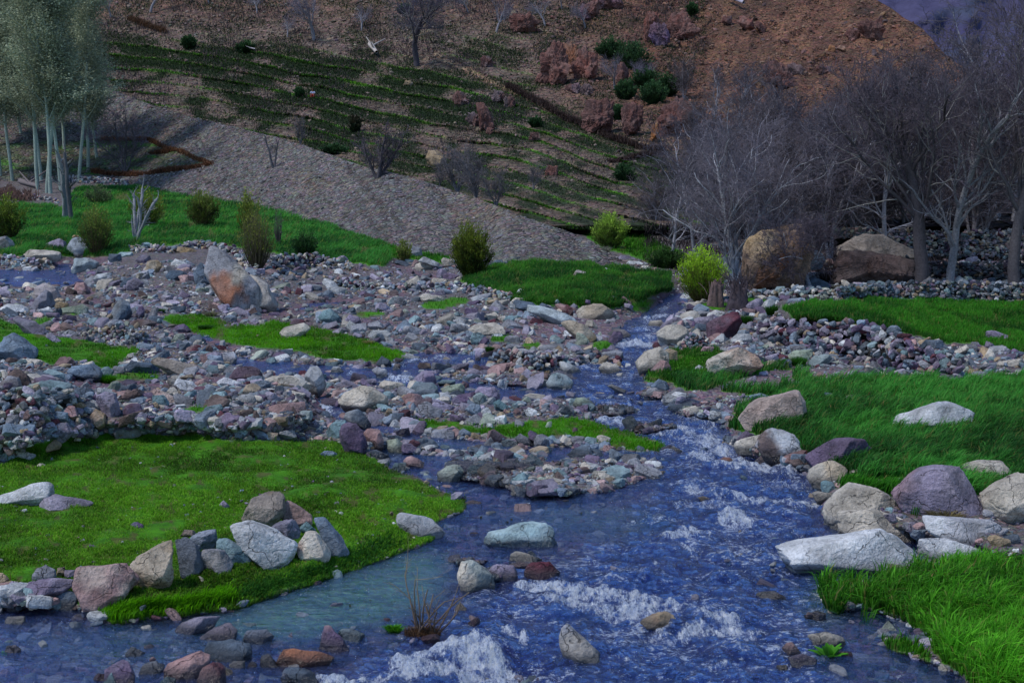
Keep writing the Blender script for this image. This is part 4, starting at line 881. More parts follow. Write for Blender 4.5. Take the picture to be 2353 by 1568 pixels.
# middle left pool edge
rk('A|460 1005 480 950 620 930 670 960 680 1040 580 1055 480 1035|bluegrey|square blue-grey boulder on the left pool edge', sec='lilac')
rk('A|670 965 720 950 760 980 740 1010 690 1025|teal|blue-green stone right of the square blue-grey boulder')
rk('A|740 1000 760 950 835 950 840 985 790 1010|grey|grey stone between the blue-green stone and the long dark block')
rk('A|840 955 870 915 1040 940 1055 960 1050 1002 860 985|slate|long dark blue block on the pool edge')
rk('A|1000 925 1060 890 1220 920 1380 980 1380 1012 1180 1012|grey|long grey-green boulder right of the dark blue block', sec='tan')
rk('A|1380 1000 1390 940 1450 945 1480 985 1440 1003|teal|blue-green boulder right of the long grey-green one')
rk('A|1320 895 1410 870 1440 850 1480 870 1500 920 1430 930 1340 908|lilac|flat lilac stone under the left end of the white block')
rk('A|1410 900 1420 870 1560 850 1590 880 1580 930 1430 932|white|white block hanging over the dark pool', deep=.6)
rk('A|1230 860 1240 825 1310 805 1350 820 1310 860|maroon|smooth maroon stone at the pool head', soft=10)
rk('A|1330 860 1345 825 1400 810 1430 840 1390 870|brown|brown-grey round stone right of the maroon one', sec='cream')
rk('A|1190 850 1200 800 1260 785 1275 820 1240 850|bluegrey|dark blue stone left behind the maroon one at the pool head')
rk('A|1510 1005 1560 960 1680 945 1740 970 1780 1020 1700 1047 1540 1042|brown|large smooth brown-purple boulder in the pool', sec='purple', soft=12)
rk('A|1160 1085 1180 1030 1260 1050 1330 1100 1290 1122 1180 1118|white|white stone at the left pool outlet')
rk('A|1450 1055 1500 1025 1600 1055 1640 1080 1460 1088|white|white stone below the brown-purple boulder')
rk('A|1755 1055 1790 1015 1950 1010 2050 1060 2030 1088 1850 1083|cream|long cream boulder right of the brown-purple one', sec='white')
rk('A|2015 1035 2080 960 2130 955 2175 1040 2160 1112 2100 1152 2070 1090|grey|tall grey boulder above the dark gap', sec='pale')
rk('A|2210 990 2220 955 2270 955 2295 985 2250 1003|pale|small pale stone behind the tall grey boulder')
rk('A|1000 1115 1040 1095 1160 1150 1200 1180 1190 1212 1110 1205 1020 1135|pink|flat pink and cream slab in the left rubble', sec='cream')
rk('A|1020 1190 1020 1145 1080 1140 1135 1190 1110 1230 1040 1225|teal|blue-green boulder in front of the flat pink slab', sec='grey')
rk('A|710 1105 750 1050 800 1060 800 1095 740 1122|green|pale green pointed stone standing at the left pool edge')
rk('A|1930 1095 2000 1080 2080 1130 2060 1162 1960 1115|lilac|lilac slab below the tall grey boulder')
rk('A|1830 1130 1840 1080 1890 1080 1900 1130 1860 1142|slate|dark blue stone left of the lilac slab')
rk('A|1700 1160 1720 1135 1775 1140 1780 1168 1740 1182|purple|round purple stone in the left rubble', soft=10)
rk('A|1285 1115 1300 1085 1370 1085 1385 1115|maroon|small maroon stone right of the white one at the pool outlet')
# left revetment
rk('A|440 1145 500 1090 600 1090 650 1170 620 1222 520 1232 450 1195|slate|rounded dark green-blue boulder on top of the left bank wall', sec='teal')
rk('A|250 1095 280 1050 470 1085 470 1130 300 1125|teal|long blue-green stone lying along the top of the left bank wall')
rk('A|-20 1060 20 1020 130 1030 150 1110 90 1145 -20 1135|grey|big grey-brown boulder at the left edge of the bank wall', sec='brown')
rk('A|40 1030 50 990 110 965 175 1010 210 1080 130 1080 60 1050|brown|rust-brown boulder behind the left end of the bank wall', gv=885)
rk('A|640 1140 700 1115 760 1130 800 1240 790 1303 700 1280 640 1190|lilac|tall lilac-grey boulder in the left bank wall')
rk('A|200 1195 250 1130 330 1130 375 1200 320 1252 250 1258|purple|round purple boulder in the left bank wall', soft=12, gv=960)
rk('A|380 1230 375 1190 420 1195 430 1240 390 1250|teal|small blue-green stone right of the round purple boulder', gv=965)
rk('A|820 1255 850 1200 930 1205 960 1270 900 1312 840 1303|purple|rounded rose-purple boulder right of the left bank wall', soft=12, sec='maroon')
rk('A|590 1295 640 1235 700 1270 705 1320 650 1348|tan|tan knobbly boulder in the left bank wall')
rk('A|240 1325 340 1250 360 1290 300 1342|pink|pink wedge in the left bank wall', gv=985)
rk('A|360 1315 370 1250 450 1260 450 1320|bluegrey|squared blue stone in the left bank wall', gv=990)
rk('A|430 1255 450 1215 500 1220 530 1290 480 1312|pink|rose stone between the squared blue stone and the tan knobbly boulder', gv=990)
rk('A|130 1315 130 1270 230 1280 240 1320 180 1338|cream|cream stone in the left bank wall', gv=990)
rk('A|40 1320 50 1275 130 1275 125 1335 60 1335|grey|grey cube in the left bank wall', gv=992)
rk('A|-10 1270 40 1195 120 1200 130 1260 40 1278|grey|grey-green stone at the left end of the wall', gv=980)
rk('A|-20 1110 50 1100 80 1180 -20 1198|cream|cream stone on top at the left edge of the bank wall', gv=960)
rk('A|75 1165 85 1125 150 1140 155 1185|tan|small tan stone right of the cream one on top of the bank wall', gv=955)
rk('A|10 1365 20 1335 230 1350 238 1400 200 1437 20 1415|bluegrey|long blue brick-shaped stone in the left bank wall', gv=1020)
rk('A|280 1385 340 1325 440 1325 485 1390 440 1432 300 1432|lilac|lilac boulder at the foot of the left bank wall', sec='grey')
rk('A|480 1430 485 1380 540 1385 540 1430|cream|small cream stone at the foot of the left bank wall')
rk('A|230 1445 270 1405 370 1420 410 1480 310 1503|tan|tan boulder at the foot of the left bank wall', sec='grey')
rk('A|40 1500 60 1440 190 1445 290 1520 290 1560 100 1558|white|double whitish boulder at the left foot of the bank wall')
rk('A|-20 1500 60 1500 130 1550 130 1568 -20 1580|paleteal|pale blue-green boulder at the left edge of the turf')
rk('A|725 1395 770 1320 840 1340 845 1400|bluegrey|blue-grey stone on the upper edge of the left turf')
rk('A|700 1360 705 1305 765 1310 770 1365|grey|grey stone left of the blue-grey one on the turf edge', gv=985)
rk('A|565 1390 580 1330 625 1335 630 1395|slate|dark slate stone at the foot of the tan knobbly boulder')
rk('A|625 1395 640 1355 690 1360 695 1398|purple|dark purple stone at the wall foot below the tan knobbly boulder')
# rubble right of it
rk('A|1350 1255 1370 1220 1480 1200 1500 1225 1450 1272|teal|smooth flat blue-green stone in the left rubble', soft=12)
rk('A|1065 1315 1090 1290 1250 1290 1240 1345 1200 1388 1090 1345|grey|grey triangular slab with a dark underside in the left rubble', soft=40)
rk('A|980 1290 1000 1250 1050 1280 1050 1320 1010 1325|slate|dark stone left of the grey triangular slab')
rk('A|880 1375 885 1310 945 1350 940 1378|tan|tan pointed stone at the left turf edge')
rk('A|1540 1375 1580 1335 1650 1340 1695 1390 1670 1427 1570 1418|purple|smooth dark purple stone on the turf edge', soft=10)
rk('A|1605 1315 1640 1285 1720 1320 1720 1352 1640 1358|lilac|lilac stone with a tan side behind the smooth dark purple one', sec='tan')
rk('A|1200 1275 1220 1235 1260 1250 1270 1290 1230 1303|teal|small blue-green stone above the grey triangular slab')
rk('A|1275 1350 1290 1278 1325 1285 1325 1370|teal|upright blue-green stone right of the grey triangular slab')
rk('A|1420 1335 1450 1310 1510 1350 1430 1363|white|small whitish stone on the upper turf edge')
rk('A|1860 1385 1880 1340 1960 1360 1960 1412 1870 1412|grey|grey cube on the upper turf edge')
rk('A|1760 1415 1800 1380 1860 1400 1850 1437 1790 1442|tan|tan stone left of the grey cube')
rk('A|2055 1412 2070 1385 2115 1390 2110 1418|lilac|small lilac stone right of the grey cube')
rk('A|2180 1385 2220 1320 2310 1315 2320 1360 2260 1430 2190 1412|teal|blue-green boulder at the upper right corner of the left turf')
rk('A|1950 1250 2080 1245 2085 1292 1960 1292|paleteal|pale blue-green flat block in the rubble below the tall grey boulder')
rk('A|1100 1245 1150 1230 1165 1270 1100 1270|maroon|small maroon slab in the left rubble above the grey triangular slab')
rk('A|1445 1290 1470 1245 1500 1265 1500 1298|maroon|small maroon stone right of the smooth flat blue-green one')
rk('A|2140 1535 2160 1513 2230 1520 2260 1550 2180 1555|bluegrey|small blue stone lying in the turf near the stream corner', name='stone', cat='stone')
# terraces behind the right trees and on the slope
PAL['brown2'] = (.15, .105, .08)
rk('Z|225 450 260 390 430 280 640 270 870 300 930 420 900 560 880 760 700 860 300 880 240 780 228 600|brown2|house-sized tan boulder with rust-orange streaks under the bare trees', sec='brown', deep=.9, spot=[('rustd', .30, .30, .16), ('rustd', .52, .60, .10), ('tan', .3, .97, .25)], noise=.05, crag=.35)
rk('Z|420 290 560 220 800 160 900 150 940 200 900 300 600 290|brown2|pale capstone slab lying on the house-sized boulder', gv=655, sec='tan', deep=1., crag=.3)
PAL['dull'] = (.24, .21, .19)
rk('Z|1180 420 1330 340 1450 280 1700 290 1850 350 2050 440 2080 480 1980 510 1700 500 1250 480|dull|broad pale slab roofing the dark hollow under the trees', gv=640, sec='tan', deep=1.3, crag=.3)
rk('Z|880 560 940 430 1050 440 1100 560 1050 640 900 640|slate|dark blue rock in the shade right of the house-sized boulder', gv=655)
rk('Z|1180 800 1200 520 1330 470 1700 480 1900 500 2060 560 2060 760 1700 800|brown|dark brown rock mass in the shade under the broad roofing slab', gv=652, sec='slate', crag=.7)
rk('Z|830 830 900 760 1000 730 1120 780 1160 850 1000 870|slate|dark blue boulder in the shade at the foot of the leaning little tree')
rk('Z|1160 840 1180 810 1290 800 1310 850 1220 870|tan|tan slab before the dark hollow')
rk('Z|820 870 830 825 910 850 905 885|cream|first cream stone of the pale row behind the field corner')
rk('Z|900 875 930 825 1000 845 1010 875|pale|second, broader cream stone of the pale row behind the field corner')
rk('Z|1070 890 1080 845 1140 860 1150 895|pale|pale stone at the right end of the pale row behind the field corner')
# ------------------------------------------------------------------ rock outcrops and boulders on the slope
def hk(line, **k):
    a = line.split('|'); add_rock(a[0].strip(), a[1], a[2].strip(), a[3].strip(), onto=lambda u, v: float(hill_d(u, v))-1.2, soft=60, crag=k.get('cat') != 'boulder', noise=k.pop('noise', .12), cat=k.pop('cat', 'rock outcrop'), name=k.pop('name', 'rock_outcrop'), **k)
PAL.update(redrock=(.17,.085,.075), redbrown=(.13,.07,.065), rust=(.26,.13,.07)); CNAME.update(redrock='red', redbrown='dark red', rust='rust')
hk('Q|600 1050 620 1005 690 1000 740 1050 720 1090 650 1100 605 1080|tan|big pale tan boulder lying on the lowest terraces above the gravel fan', cat='boulder', name='boulder', sec='cream', noise=.05)
hk('Q|1370 500 1385 385 1450 310 1520 300 1560 400 1540 520 1430 560|redrock|left block of the big red crag above the terraces', sec='redbrown')
hk('Q|1520 450 1530 300 1600 300 1640 380 1620 480 1560 490|redrock|middle column of the big red crag above the terraces', sec='rust')
hk('Q|1610 490 1620 320 1690 300 1740 420 1730 480 1660 520|redrock|right column of the big red crag above the terraces', sec='redbrown')
hk('Q|1545 600 1550 565 1620 565 1620 620|redbrown|flat purple-red block under the big red crag')
hk('Q|1640 620 1650 565 1700 560 1720 610 1690 630|redbrown|small upright purple-red block under the big red crag')
hk('Q|1650 820 1665 700 1740 670 1850 680 1875 780 1860 880 1820 890 1720 850|redbrown|dark rounded crag beside the brown path', sec='redrock')
hk('Q|1930 830 1925 710 1990 690 2050 710 2060 800 2000 900 1950 860|redbrown|grooved crag right of the dark rounded one', sec='redrock')
hk('Q|2190 900 2190 700 2280 670 2350 720 2350 830 2280 850|redbrown|dark red rock face behind the grey tree tops', sec='purple')
hk('Q|2100 940 2110 830 2150 820 2150 940|rust|narrow tan pillar near the tree tops', sec='tan')
hk('Q|1870 540 1880 430 1930 430 1950 560 1900 590|redrock|red rock among the evergreen bushes')
hk('Q|930 760 935 690 985 685 1010 760 1050 830 1030 870 960 850|redrock|tall red rock standing in the middle of the terraces', sec='redbrown')
hk('Q|870 800 890 760 950 760 960 830 900 840|redbrown|low rock left of the tall red one in the terraces')
hk('Q|1000 890 1010 860 1050 865 1045 895|redrock|small red rock at the foot of the tall red one')
hk('Q|790 680 810 620 870 630 880 700|redbrown|dark rock on the middle terraces left of the tall red one')
hk('Q|1050 670 1060 600 1110 610 1120 670|redbrown|purplish rock on the middle terraces right of the tall red one')
hk('Q|1125 710 1130 650 1175 650 1185 715|redbrown|second purplish rock farther right on the middle terraces')
hk('Q|1295 930 1300 885 1355 890 1360 930|redbrown|small square rock low on the right terraces')
hk('Q|1400 1165 1405 1110 1470 1110 1480 1165|redrock|square red-brown rock face set in the lower right terraces')
hk('Q|1160 160 1180 110 1260 90 1350 150 1330 200 1250 215 1190 200|redbrown|wide dark boulder high on the slope', sec='redrock')
hk('Q|1160 110 1165 75 1200 68 1210 100 1180 118|tan|pale round stone perched on the wide dark boulder', cat='boulder', name='boulder')
hk('Q|450 570 460 540 500 545 500 572|tan|small pale rock on the middle left terraces')
hk('Q|970 440 980 380 1040 380 1040 440|redbrown|purplish rock beside the upper brown path')
hk('Q|2060 250 2070 90 2150 80 2160 200 2100 280|redrock|tall red rock near the top centre of the slope', sec='rust')
hk('Q|2110 250 2120 140 2200 150 2230 260 2180 300|purple|slanting purple rock beside the tall red one', sec='redbrown')
hk('Q|1640 120 1660 20 1750 0 1760 80 1710 130|redbrown|dark cliff block at the top edge left of centre right', sec='purple')
hk('Q|1700 -20 1760 -40 1900 -20 1890 60 1780 50|redbrown|dark overhanging rock at the top edge of the picture', sec='purple')
hk('Q|2220 200 2240 100 2330 90 2340 230 2280 240|redbrown|dark red crag high on the slope left of the loose scree', sec='redrock')
hk('S|20 250 10 130 90 100 160 160 150 260|redbrown|dark crag under the small cypress bush', sec='redrock')
hk('S|330 150 345 110 400 110 400 160|redbrown|small dark boulder high on the red slope', cat='boulder')
hk('S|430 140 450 100 540 130 550 200 500 200|redrock|red boulder right of the small dark one high on the slope', cat='boulder', sec='redbrown')
hk('S|560 170 580 150 630 190 620 220|redbrown|leaning dark slab high on the red slope')
hk('S|1260 200 1280 150 1390 130 1415 220 1370 270 1290 250|redbrown|dark purple crag just under the skyline', sec='redbrown')
hk('S|1160 230 1180 200 1250 210 1250 265 1190 265|redbrown|smaller purple crag left of the one under the skyline')
hk('S|620 470 640 400 760 440 830 560 780 590 680 540|redbrown|dark crag ridge above the tree tops', sec='redbrown')
hk('S|760 440 830 425 890 460 870 500 800 480|redbrown|flat dark crag above the tree tops right of the ridge')
hk('S|965 450 980 430 1060 450 1055 495 990 480|redbrown|small crag above the tree tops in the loose scree')
hk('S|-10 830 -10 680 60 720 120 820 60 840|redbrown|red rock at the left edge of the grey tree tops')
hk('S|1100 320 1120 300 1160 310 1160 345|rust|small rust boulder in the loose scree', cat='boulder')
hk('S|1040 340 1050 300 1090 310 1090 345|rust|second small rust boulder in the loose scree', cat='boulder')
hk('S|730 285 740 255 785 265 780 290|redbrown|small dark boulder in the middle of the red slope', cat='boulder')

# ------------------------------------------------------------------ merged loose stones
CK = ['lilac', 'purple', 'bluegrey', 'grey', 'cream', 'pink', 'tan', 'teal', 'slate', 'maroon', 'pale', 'green', 'brown']
CW = np.array([.13, .08, .17, .15, .12, .07, .06, .08, .07, .025, .11, .03, .03]); CW /= CW.sum()
CA = np.array([PAL[k] for k in CK])
def proto_stones(sub, n, seed, flat=.5):
    rg = R(seed); D, Fc = ICO[sub]; out = []
    for _ in range(n):
        m = rg.integers(4, 8); N = rg.normal(size=(m, 3)); N /= np.linalg.norm(N, axis=1)[:, None]; O = rg.uniform(.45, .85, m)
        N = np.concatenate([N, [[0, 0, 1], [0, 0, -1]], np.eye(3)[:2], -np.eye(3)[:2]]); O = np.concatenate([O, [flat, flat], [1, .9, 1, .9]])
        s = np.maximum(D@N.T/O, 0); V = D/((s**60).sum(1)**(1/60))[:, None]; V[:, 0] *= rg.uniform(1, 1.45); out.append(V)
    return np.array(out), Fc
PR1 = proto_stones(1, 24, 5); PR2 = proto_stones(2, 24, 8); PR0 = proto_stones(0, 16, 6)
def stones(pos, size, rg, pr, colw=None, tilt=.35, flat=None, colr=None, up=None):
    pv, pf = pr; n = len(pos); k = rg.integers(0, len(pv), n); V = pv[k]*size[:, None, None]*rg.uniform(.75, 1.2, (n, 1, 3))
    a = rg.uniform(0, 2*pi, n); ax = rg.normal(0, tilt, n); ay = rg.normal(0, tilt, n)
    def rot(V, a, i, j):
        c, s = np.cos(a)[:, None], np.sin(a)[:, None]; x, y = V[..., i].copy(), V[..., j].copy(); V[..., i] = c*x-s*y; V[..., j] = s*x+c*y
    rot(V, ax, 1, 2); rot(V, ay, 0, 2); rot(V, a, 0, 1)
    V = V+pos[:, None, :]
    ci = rg.choice(len(CK), n, p=colw if colw is not None else CW); c = CA[ci] if colr is None else colr
    c = (c*.85+.15*c.mean(1)[:, None])*rg.uniform(.65, 1.5, (n, 1))
    c = np.repeat(c[:, None, :], pv.shape[1], 1)
    Fc = pf[None]+(np.arange(n)*pv.shape[1])[:, None, None]
    return V.reshape(-1, 3), Fc.reshape(-1, 3), c.reshape(-1, 3)
def cat_(parts):
    vs, fs, cs, o = [], [], [], 0
    for v, f, c in parts: vs.append(v); fs.append(f+o); cs.append(c); o += len(v)
    return np.concatenate(vs), np.concatenate(fs), np.concatenate(cs)
def mkst(name, parts, mat=None, wet=None, **k):
    v, f, c = cat_(parts); return obj(name, mesh(name, v, f, c, smooth=k.pop('smooth', False), extra={'wet': wet if wet is not None else np.zeros(len(v))}), mat or STONE, **k)

blur_g = blur(GR, 1); blur_g4 = blur(GR, 3)
def scatter_floor(n, seed, smin, smax, dens, vr=(600, 1590), ur=(-60, 2420), perspective=.45):
    rg = R(seed); u = rg.uniform(*ur, n); v = rg.uniform(*vr, n)
    keep = rg.random(n) < dens(u, v); u, v = u[keep], v[keep]
    px = smin*(smax/smin)**(rg.random(len(u))**2.4)
    d = floor_d(u, v, samp(HM, u, v)); px = px*(16/d)**perspective
    P = floor_pt(u, v); size = px*d/F/2
    P[:, 2] += size*.12
    return u, v, P, size, rg
WALLA = tile('C', P_('600 655 700 635 870 662 1150 662 1250 668 1400 700 1500 722 1600 780 1700 830 1820 870 1950 895 1900 1045 1700 1000 1560 990 1450 965 1290 920 1180 905 1100 885 860 845 640 800 560 780'))
WALLB = tile('A', P_('-60 1090 100 1110 300 1110 450 1120 640 1170 800 1220 900 1290 900 1350 800 1380 640 1390 450 1410 300 1430 100 1450 -60 1470'))
WALLM = blur(np.maximum(inpoly(WALLA, GU, GV), inpoly(WALLB, GU, GV)).astype(float), 1)
def d_gravel(u, v):
    g = samp(blur_g, u, v); w = samp(WATs, u, v); m = samp(MAUVE, u, v)
    cl = np.clip(.85+fbm(u/60, v/35, 21, 2)*1.0, .45, 1)
    return np.clip(1-g*1.4-samp(blur_g4, u, v-4)*.8, 0, 1)*np.clip(1-w*1.15, 0, 1)*(1-.75*m)*cl*np.where(v < 600, 0, 1)*(1-samp(WALLM, u, v))*np.where((u > 1880) & (v > 1080) & (v < 1285), .12, 1)*np.where((u > 900) & (u < 1040) & (v > 1150), .2, 1)
MAUVE = blur(np.maximum(ell(1320,760,110,40,1), poly([(1560,905),(1780,850),(1960,845),(2000,862),(1850,885),(1700,905),(1600,930)])), 2)
mauve_w = np.array([.3,.3,.02,.1,.03,.2,.0,.0,.0,.05,.0,.0,.0]); mauve_w /= mauve_w.sum()
parts = []; wets = []
for n, seed, a, b, pr in ((48000, 1, 9, 30, PR1), (15000, 2, 24, 66, PR2), (90000, 3, 6, 14, PR0)):
    u, v, P, sz, rg = scatter_floor(n, seed, a, b, d_gravel)
    parts.append(stones(P, sz, rg, pr)); 
    wets.append(np.repeat(np.clip(samp(blur_w, u, v)*1.6-.25, 0, 1), pr[0].shape[1]))
u, v, P, sz, rg = scatter_floor(16000, 4, 4, 9, lambda u, v: samp(MAUVE, u, v))
parts.append(stones(P, sz, rg, PR0, mauve_w)); wets.append(np.zeros(len(u)*12))
mkst('loose_stones', parts, wet=np.concatenate(wets), label='loose multicoloured stones covering the banks between the streams', cat='stones', kind='stuff')
# pebble bars in the shallows
parts = []; wets = []
for n, seed, a, b, pr in ((9000, 11, 10, 26, PR1), (14000, 12, 6, 12, PR0)):
    u, v, P, sz, rg = scatter_floor(n, seed, a, b, lambda u, v: samp(blur(BAR, 1), u, v), vr=(800, 1400))
    parts.append(stones(P, sz, rg, pr, tilt=.5)); wets.append(np.repeat(.25+0*sz, pr[0].shape[1]))
mkst('pebble_bar', parts, wet=np.concatenate(wets), label='small pebbles heaped into low bars in the shallows', cat='pebbles', kind='stuff')
# stones on the river bed and half under water
parts = []; wets = []
for n, seed, a, b, pr in ((22000, 21, 9, 46, PR1), ):
    u, v, P, sz, rg = scatter_floor(n, seed, a, b, lambda u, v: samp(WATs, u, v)*(1-.92*samp(FASTR, u, v))) if False else scatter_floor(n, seed, a, b, lambda u, v: samp(WATs, u, v)*.8)
    parts.append(stones(P, sz, rg, pr, tilt=.3)); wets.append(np.repeat(.22+0*sz, pr[0].shape[1]))
UPR = blur(np.maximum(poly([(1400,735),(1470,690),(1600,690),(1560,740),(1500,840),(1400,900),(1250,900),(1330,840)]), poly([(870,835),(1300,835),(1480,940),(1340,950),(1100,915),(880,900)])), 2)
u, v, P, sz, rg = scatter_floor(5200, 25, 16, 44, lambda u, v: samp(WATs*UPR, u, v)*.55, perspective=.8)
P[:, 2] += .10; parts.append(stones(P, sz, rg, PR2, tilt=.3)); wets.append(np.repeat(.45+0*sz, PR2[0].shape[1]))
u, v, P, sz, rg = scatter_floor(420, 26, 14, 40, lambda u, v: samp(WATs, u, v)*np.where((v > 1420) & (u < 1000), 1, .35))
P[:, 2] += .12; parts.append(stones(P, sz, rg, PR2, tilt=.3)); wets.append(np.repeat(.6+0*sz, PR2[0].shape[1]))
mkst('river_bed_stones', parts, wet=np.concatenate(wets), label='wet stones lying on the bed of the stream under the water', cat='stones', kind='stuff')
# small stones in the turf
u, v, P, sz, rg = scatter_floor(1500, 31, 5, 14, lambda u, v: samp(blur_g, u, v)*np.where(fbm(u/50, v/30, 3, 2) > .1, .8, .1), vr=(700, 1400), ur=(-40, 1100))
mkst('turf_pebbles', [stones(P, sz, rg, PR1)], label='scattered pebbles showing through the short turf', cat='pebbles', kind='stuff')
# gravel fan
rg = R(41); n = 60000; u = rg.uniform(-60, 1520, n); t = rg.random(n)*1.0; vb = fan_vb(u); vt = fan_vt(u); v = vb+(vt-vb)*t
k = rg.random(n) < ((vb-vt)/330.)*np.where(inpoly(LOOP, u, v), .25, 1)*np.where(u < 160, .4, 1); u, v = u[k], v[k]
P = fan_pt(u, v); sz = 1.15*(5**(rg.random(len(u))**5))*fan_d(u, v)/F*.9
fw = np.array([.2,.05,.14,.3,.06,.04,.06,.02,.06,.0,.07,.0,.0]); fw /= fw.sum()
mkst('fan_stones', [stones(P, sz, rg, PR0, fw, colr=(CA[rg.choice(len(CK), len(u), p=fw)]*.30+.70*C(.14,.13,.128)))], label='grey scree stones covering the gravel fan', cat='scree', kind='stuff')
# slope stones
rg = R(42); n = 52000; u = rg.uniform(-40, 2400, n); v = rg.uniform(-20, 520, n); k = (v < fan_vt(u)+2) | (u > 1530); k &= v > ridge_v(u)+3
ph = terr(u, v) % 1; k &= rg.random(n) < (1-.9*dark_w(u, v))*np.where(ph < .16, .3, 1)*np.where((u > 1540+.4*(v-300)) & (v > 320), .1, 1); u, v = u[k], v[k]
P = hill_pt(u, v); P[:, 1] -= .3; sz = 1.2*(5**(rg.random(len(u))**3.5))*hill_d(u, v)/F
rr = np.clip((u-1150)/350, 0, 1)*np.clip((360-v)/120, 0, 1)
base = mixc(C(.17, .13, .11), C(.20, .11, .078), rr); base = base*rg.uniform(.5, 1.25, (len(u), 1))*(1+rg.normal(0, .07, (len(u), 3)))
mkst('slope_stones', [stones(P, sz, rg, PR0, colr=np.clip(base, .01, 1))], label='loose stones strewn over the terraced slope', cat='stones', kind='stuff')

rg = R(43); n = 5200; u = rg.uniform(1000, 2300, n); v = rg.uniform(-10, 400, n); k = (v > ridge_v(u)+4) & (rg.random(n) < np.clip(.35+fbm(u/70, v/50, 8, 3)*2.2, 0, 1)) & (u > 1050+.9*v); u, v = u[k], v[k]
P = hill_pt(u, v); P[:, 1] -= .4; sz = 1.8*(6**(rg.random(len(u))**2.6))*hill_d(u, v)/F*.62
mkst('slope_rubble', [stones(P, sz, rg, PR1, tilt=.6, colr=np.array([PAL['redbrown'], PAL['redrock'], (.15, .095, .08), (.08, .055, .06), (.20, .12, .07)])[rg.integers(0, 5, len(u))])], label='angular red and purple rubble strewn over the red slope', cat='stones', kind='stuff')
# ------------------------------------------------------------------ dry stone walls
def wall(tp, bt, label, px=11, seed=0, onto=None, colw=None, name='dry_stone_wall', dark=1.0, lean=.35, cat='stone wall', group=None):
    """tp / bt: top and bottom lines of the wall face in the drawing grid"""
    rg = R(500+seed); tp = np.array(tp, float); bt = np.array(bt, float)
    n = int(np.hypot(*np.diff(tp, axis=0).T).sum()/px*2.0)
    s = np.linspace(0, 1, n); lt = np.concatenate([[0], np.cumsum(np.hypot(*np.diff(tp, axis=0).T))]); lb = np.concatenate([[0], np.cumsum(np.hypot(*np.diff(bt, axis=0).T))])
    T = np.stack([np.interp(s*lt[-1], lt, tp[:, i]) for i in (0, 1)], 1); B = np.stack([np.interp(s*lb[-1], lb, bt[:, i]) for i in (0, 1)], 1)
    db = np.array([float(onto(*b)) if onto else float(floor_d(b[0], b[1], samp(HM, b[0], b[1]))) for b in B])
    hpx = np.abs(B[:, 1]-T[:, 1]); rows = max(2, int(hpx.max()/(px*.62)))
    pos = []; size = []
    for r in range(rows+1):
        f = r/rows
        for i in range(n):
            if hpx[i] < px*.5 and r > 1: continue
            if rg.random() < .72: 
                u_ = B[i, 0]+(T[i, 0]-B[i, 0])*f+rg.normal(0, px*.25); v_ = B[i, 1]+(T[i, 1]-B[i, 1])*f+rg.normal(0, px*.18)
                d_ = db[i]+f*lean*hpx[i]/F*db[i]+rg.normal(0, .05)
                pos.append(at(u_, v_, d_)); size.append(px*rg.uniform(.42, .8)*(1.25 if rg.random() < .12 else 1)*d_/F)
    pos = np.array(pos); size = np.array(size)
    cw = CW if colw is None else colw
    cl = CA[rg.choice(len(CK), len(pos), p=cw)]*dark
    st = stones(pos, size, rg, PR1, tilt=.5, colr=cl)
    # earth core behind the stones
    Bp = at(B[:, 0], B[:, 1]+4, db+.10); Tp = at(T[:, 0], T[:, 1]+px*.35, db+lean*hpx/F*db+.12); Kp = Tp+np.array([0, .5, -.15]); Qp = Bp+np.array([0, 1.2, -.4])
    V = np.concatenate([Bp, Tp, Kp, Qp]); f = grid_faces(4, n)
    core = (V, np.concatenate([f[:, [0, 1, 2]], f[:, [0, 2, 3]]]), np.broadcast_to(C(.02, .018, .018), V.shape))
    o = mkst(name, [st, core], label=label, cat=cat, group=group); return o
ww = np.array([.17,.27,.13,.07,.04,.08,.04,.06,.06,.05,.03,0,0]); ww /= ww.sum()
wall(tile('C', P_('600 655 700 635 870 662 1150 662 1250 668 1400 700 1500 722 1600 780 1700 830 1820 870 1950 895')), tile('C', P_('560 780 640 800 860 845 1100 885 1180 905 1290 920 1450 965 1560 990 1700 1000 1800 1020 1900 1045')),
     'long retaining wall of purple and blue stones holding up the bright field', px=16, seed=1, colw=ww, lean=.35)
dw = np.array([.06,.10,.2,.14,.08,.04,.06,.08,.2,.0,.04,0,0]); dw /= dw.sum()
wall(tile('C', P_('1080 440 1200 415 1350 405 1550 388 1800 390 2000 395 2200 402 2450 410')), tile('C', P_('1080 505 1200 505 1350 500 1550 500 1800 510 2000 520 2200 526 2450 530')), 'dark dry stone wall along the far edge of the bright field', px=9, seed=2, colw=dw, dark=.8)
wall(tile('C', P_('500 455 640 445 850 430 1080 440')), tile('C', P_('500 495 640 490 850 505 1080 505')), 'low pale rubble wall between the house-sized boulder and the field', px=11, seed=3, lean=1.2)
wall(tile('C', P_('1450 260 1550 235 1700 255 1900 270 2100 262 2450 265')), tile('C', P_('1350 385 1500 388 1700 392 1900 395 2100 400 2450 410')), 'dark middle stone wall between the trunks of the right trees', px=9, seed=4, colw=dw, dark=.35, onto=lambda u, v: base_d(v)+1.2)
wall(tile('C', P_('1900 70 2000 50 2150 45 2300 50 2450 50')), tile('C', P_('1850 215 2000 215 2150 215 2300 230 2450 225')), 'upper tan terrace wall behind the right trees', px=8, seed=5, onto=lambda u, v: 60.5+0*u, dark=.8)
wall(tile('C', P_('1100 40 1250 30 1450 45 1600 40 1900 60')), tile('C', P_('1100 90 1250 80 1450 130 1600 200 1850 210')), 'pale upper terrace wall above the broad roofing slab', px=8, seed=6, onto=lambda u, v: 61+0*u, dark=.8)
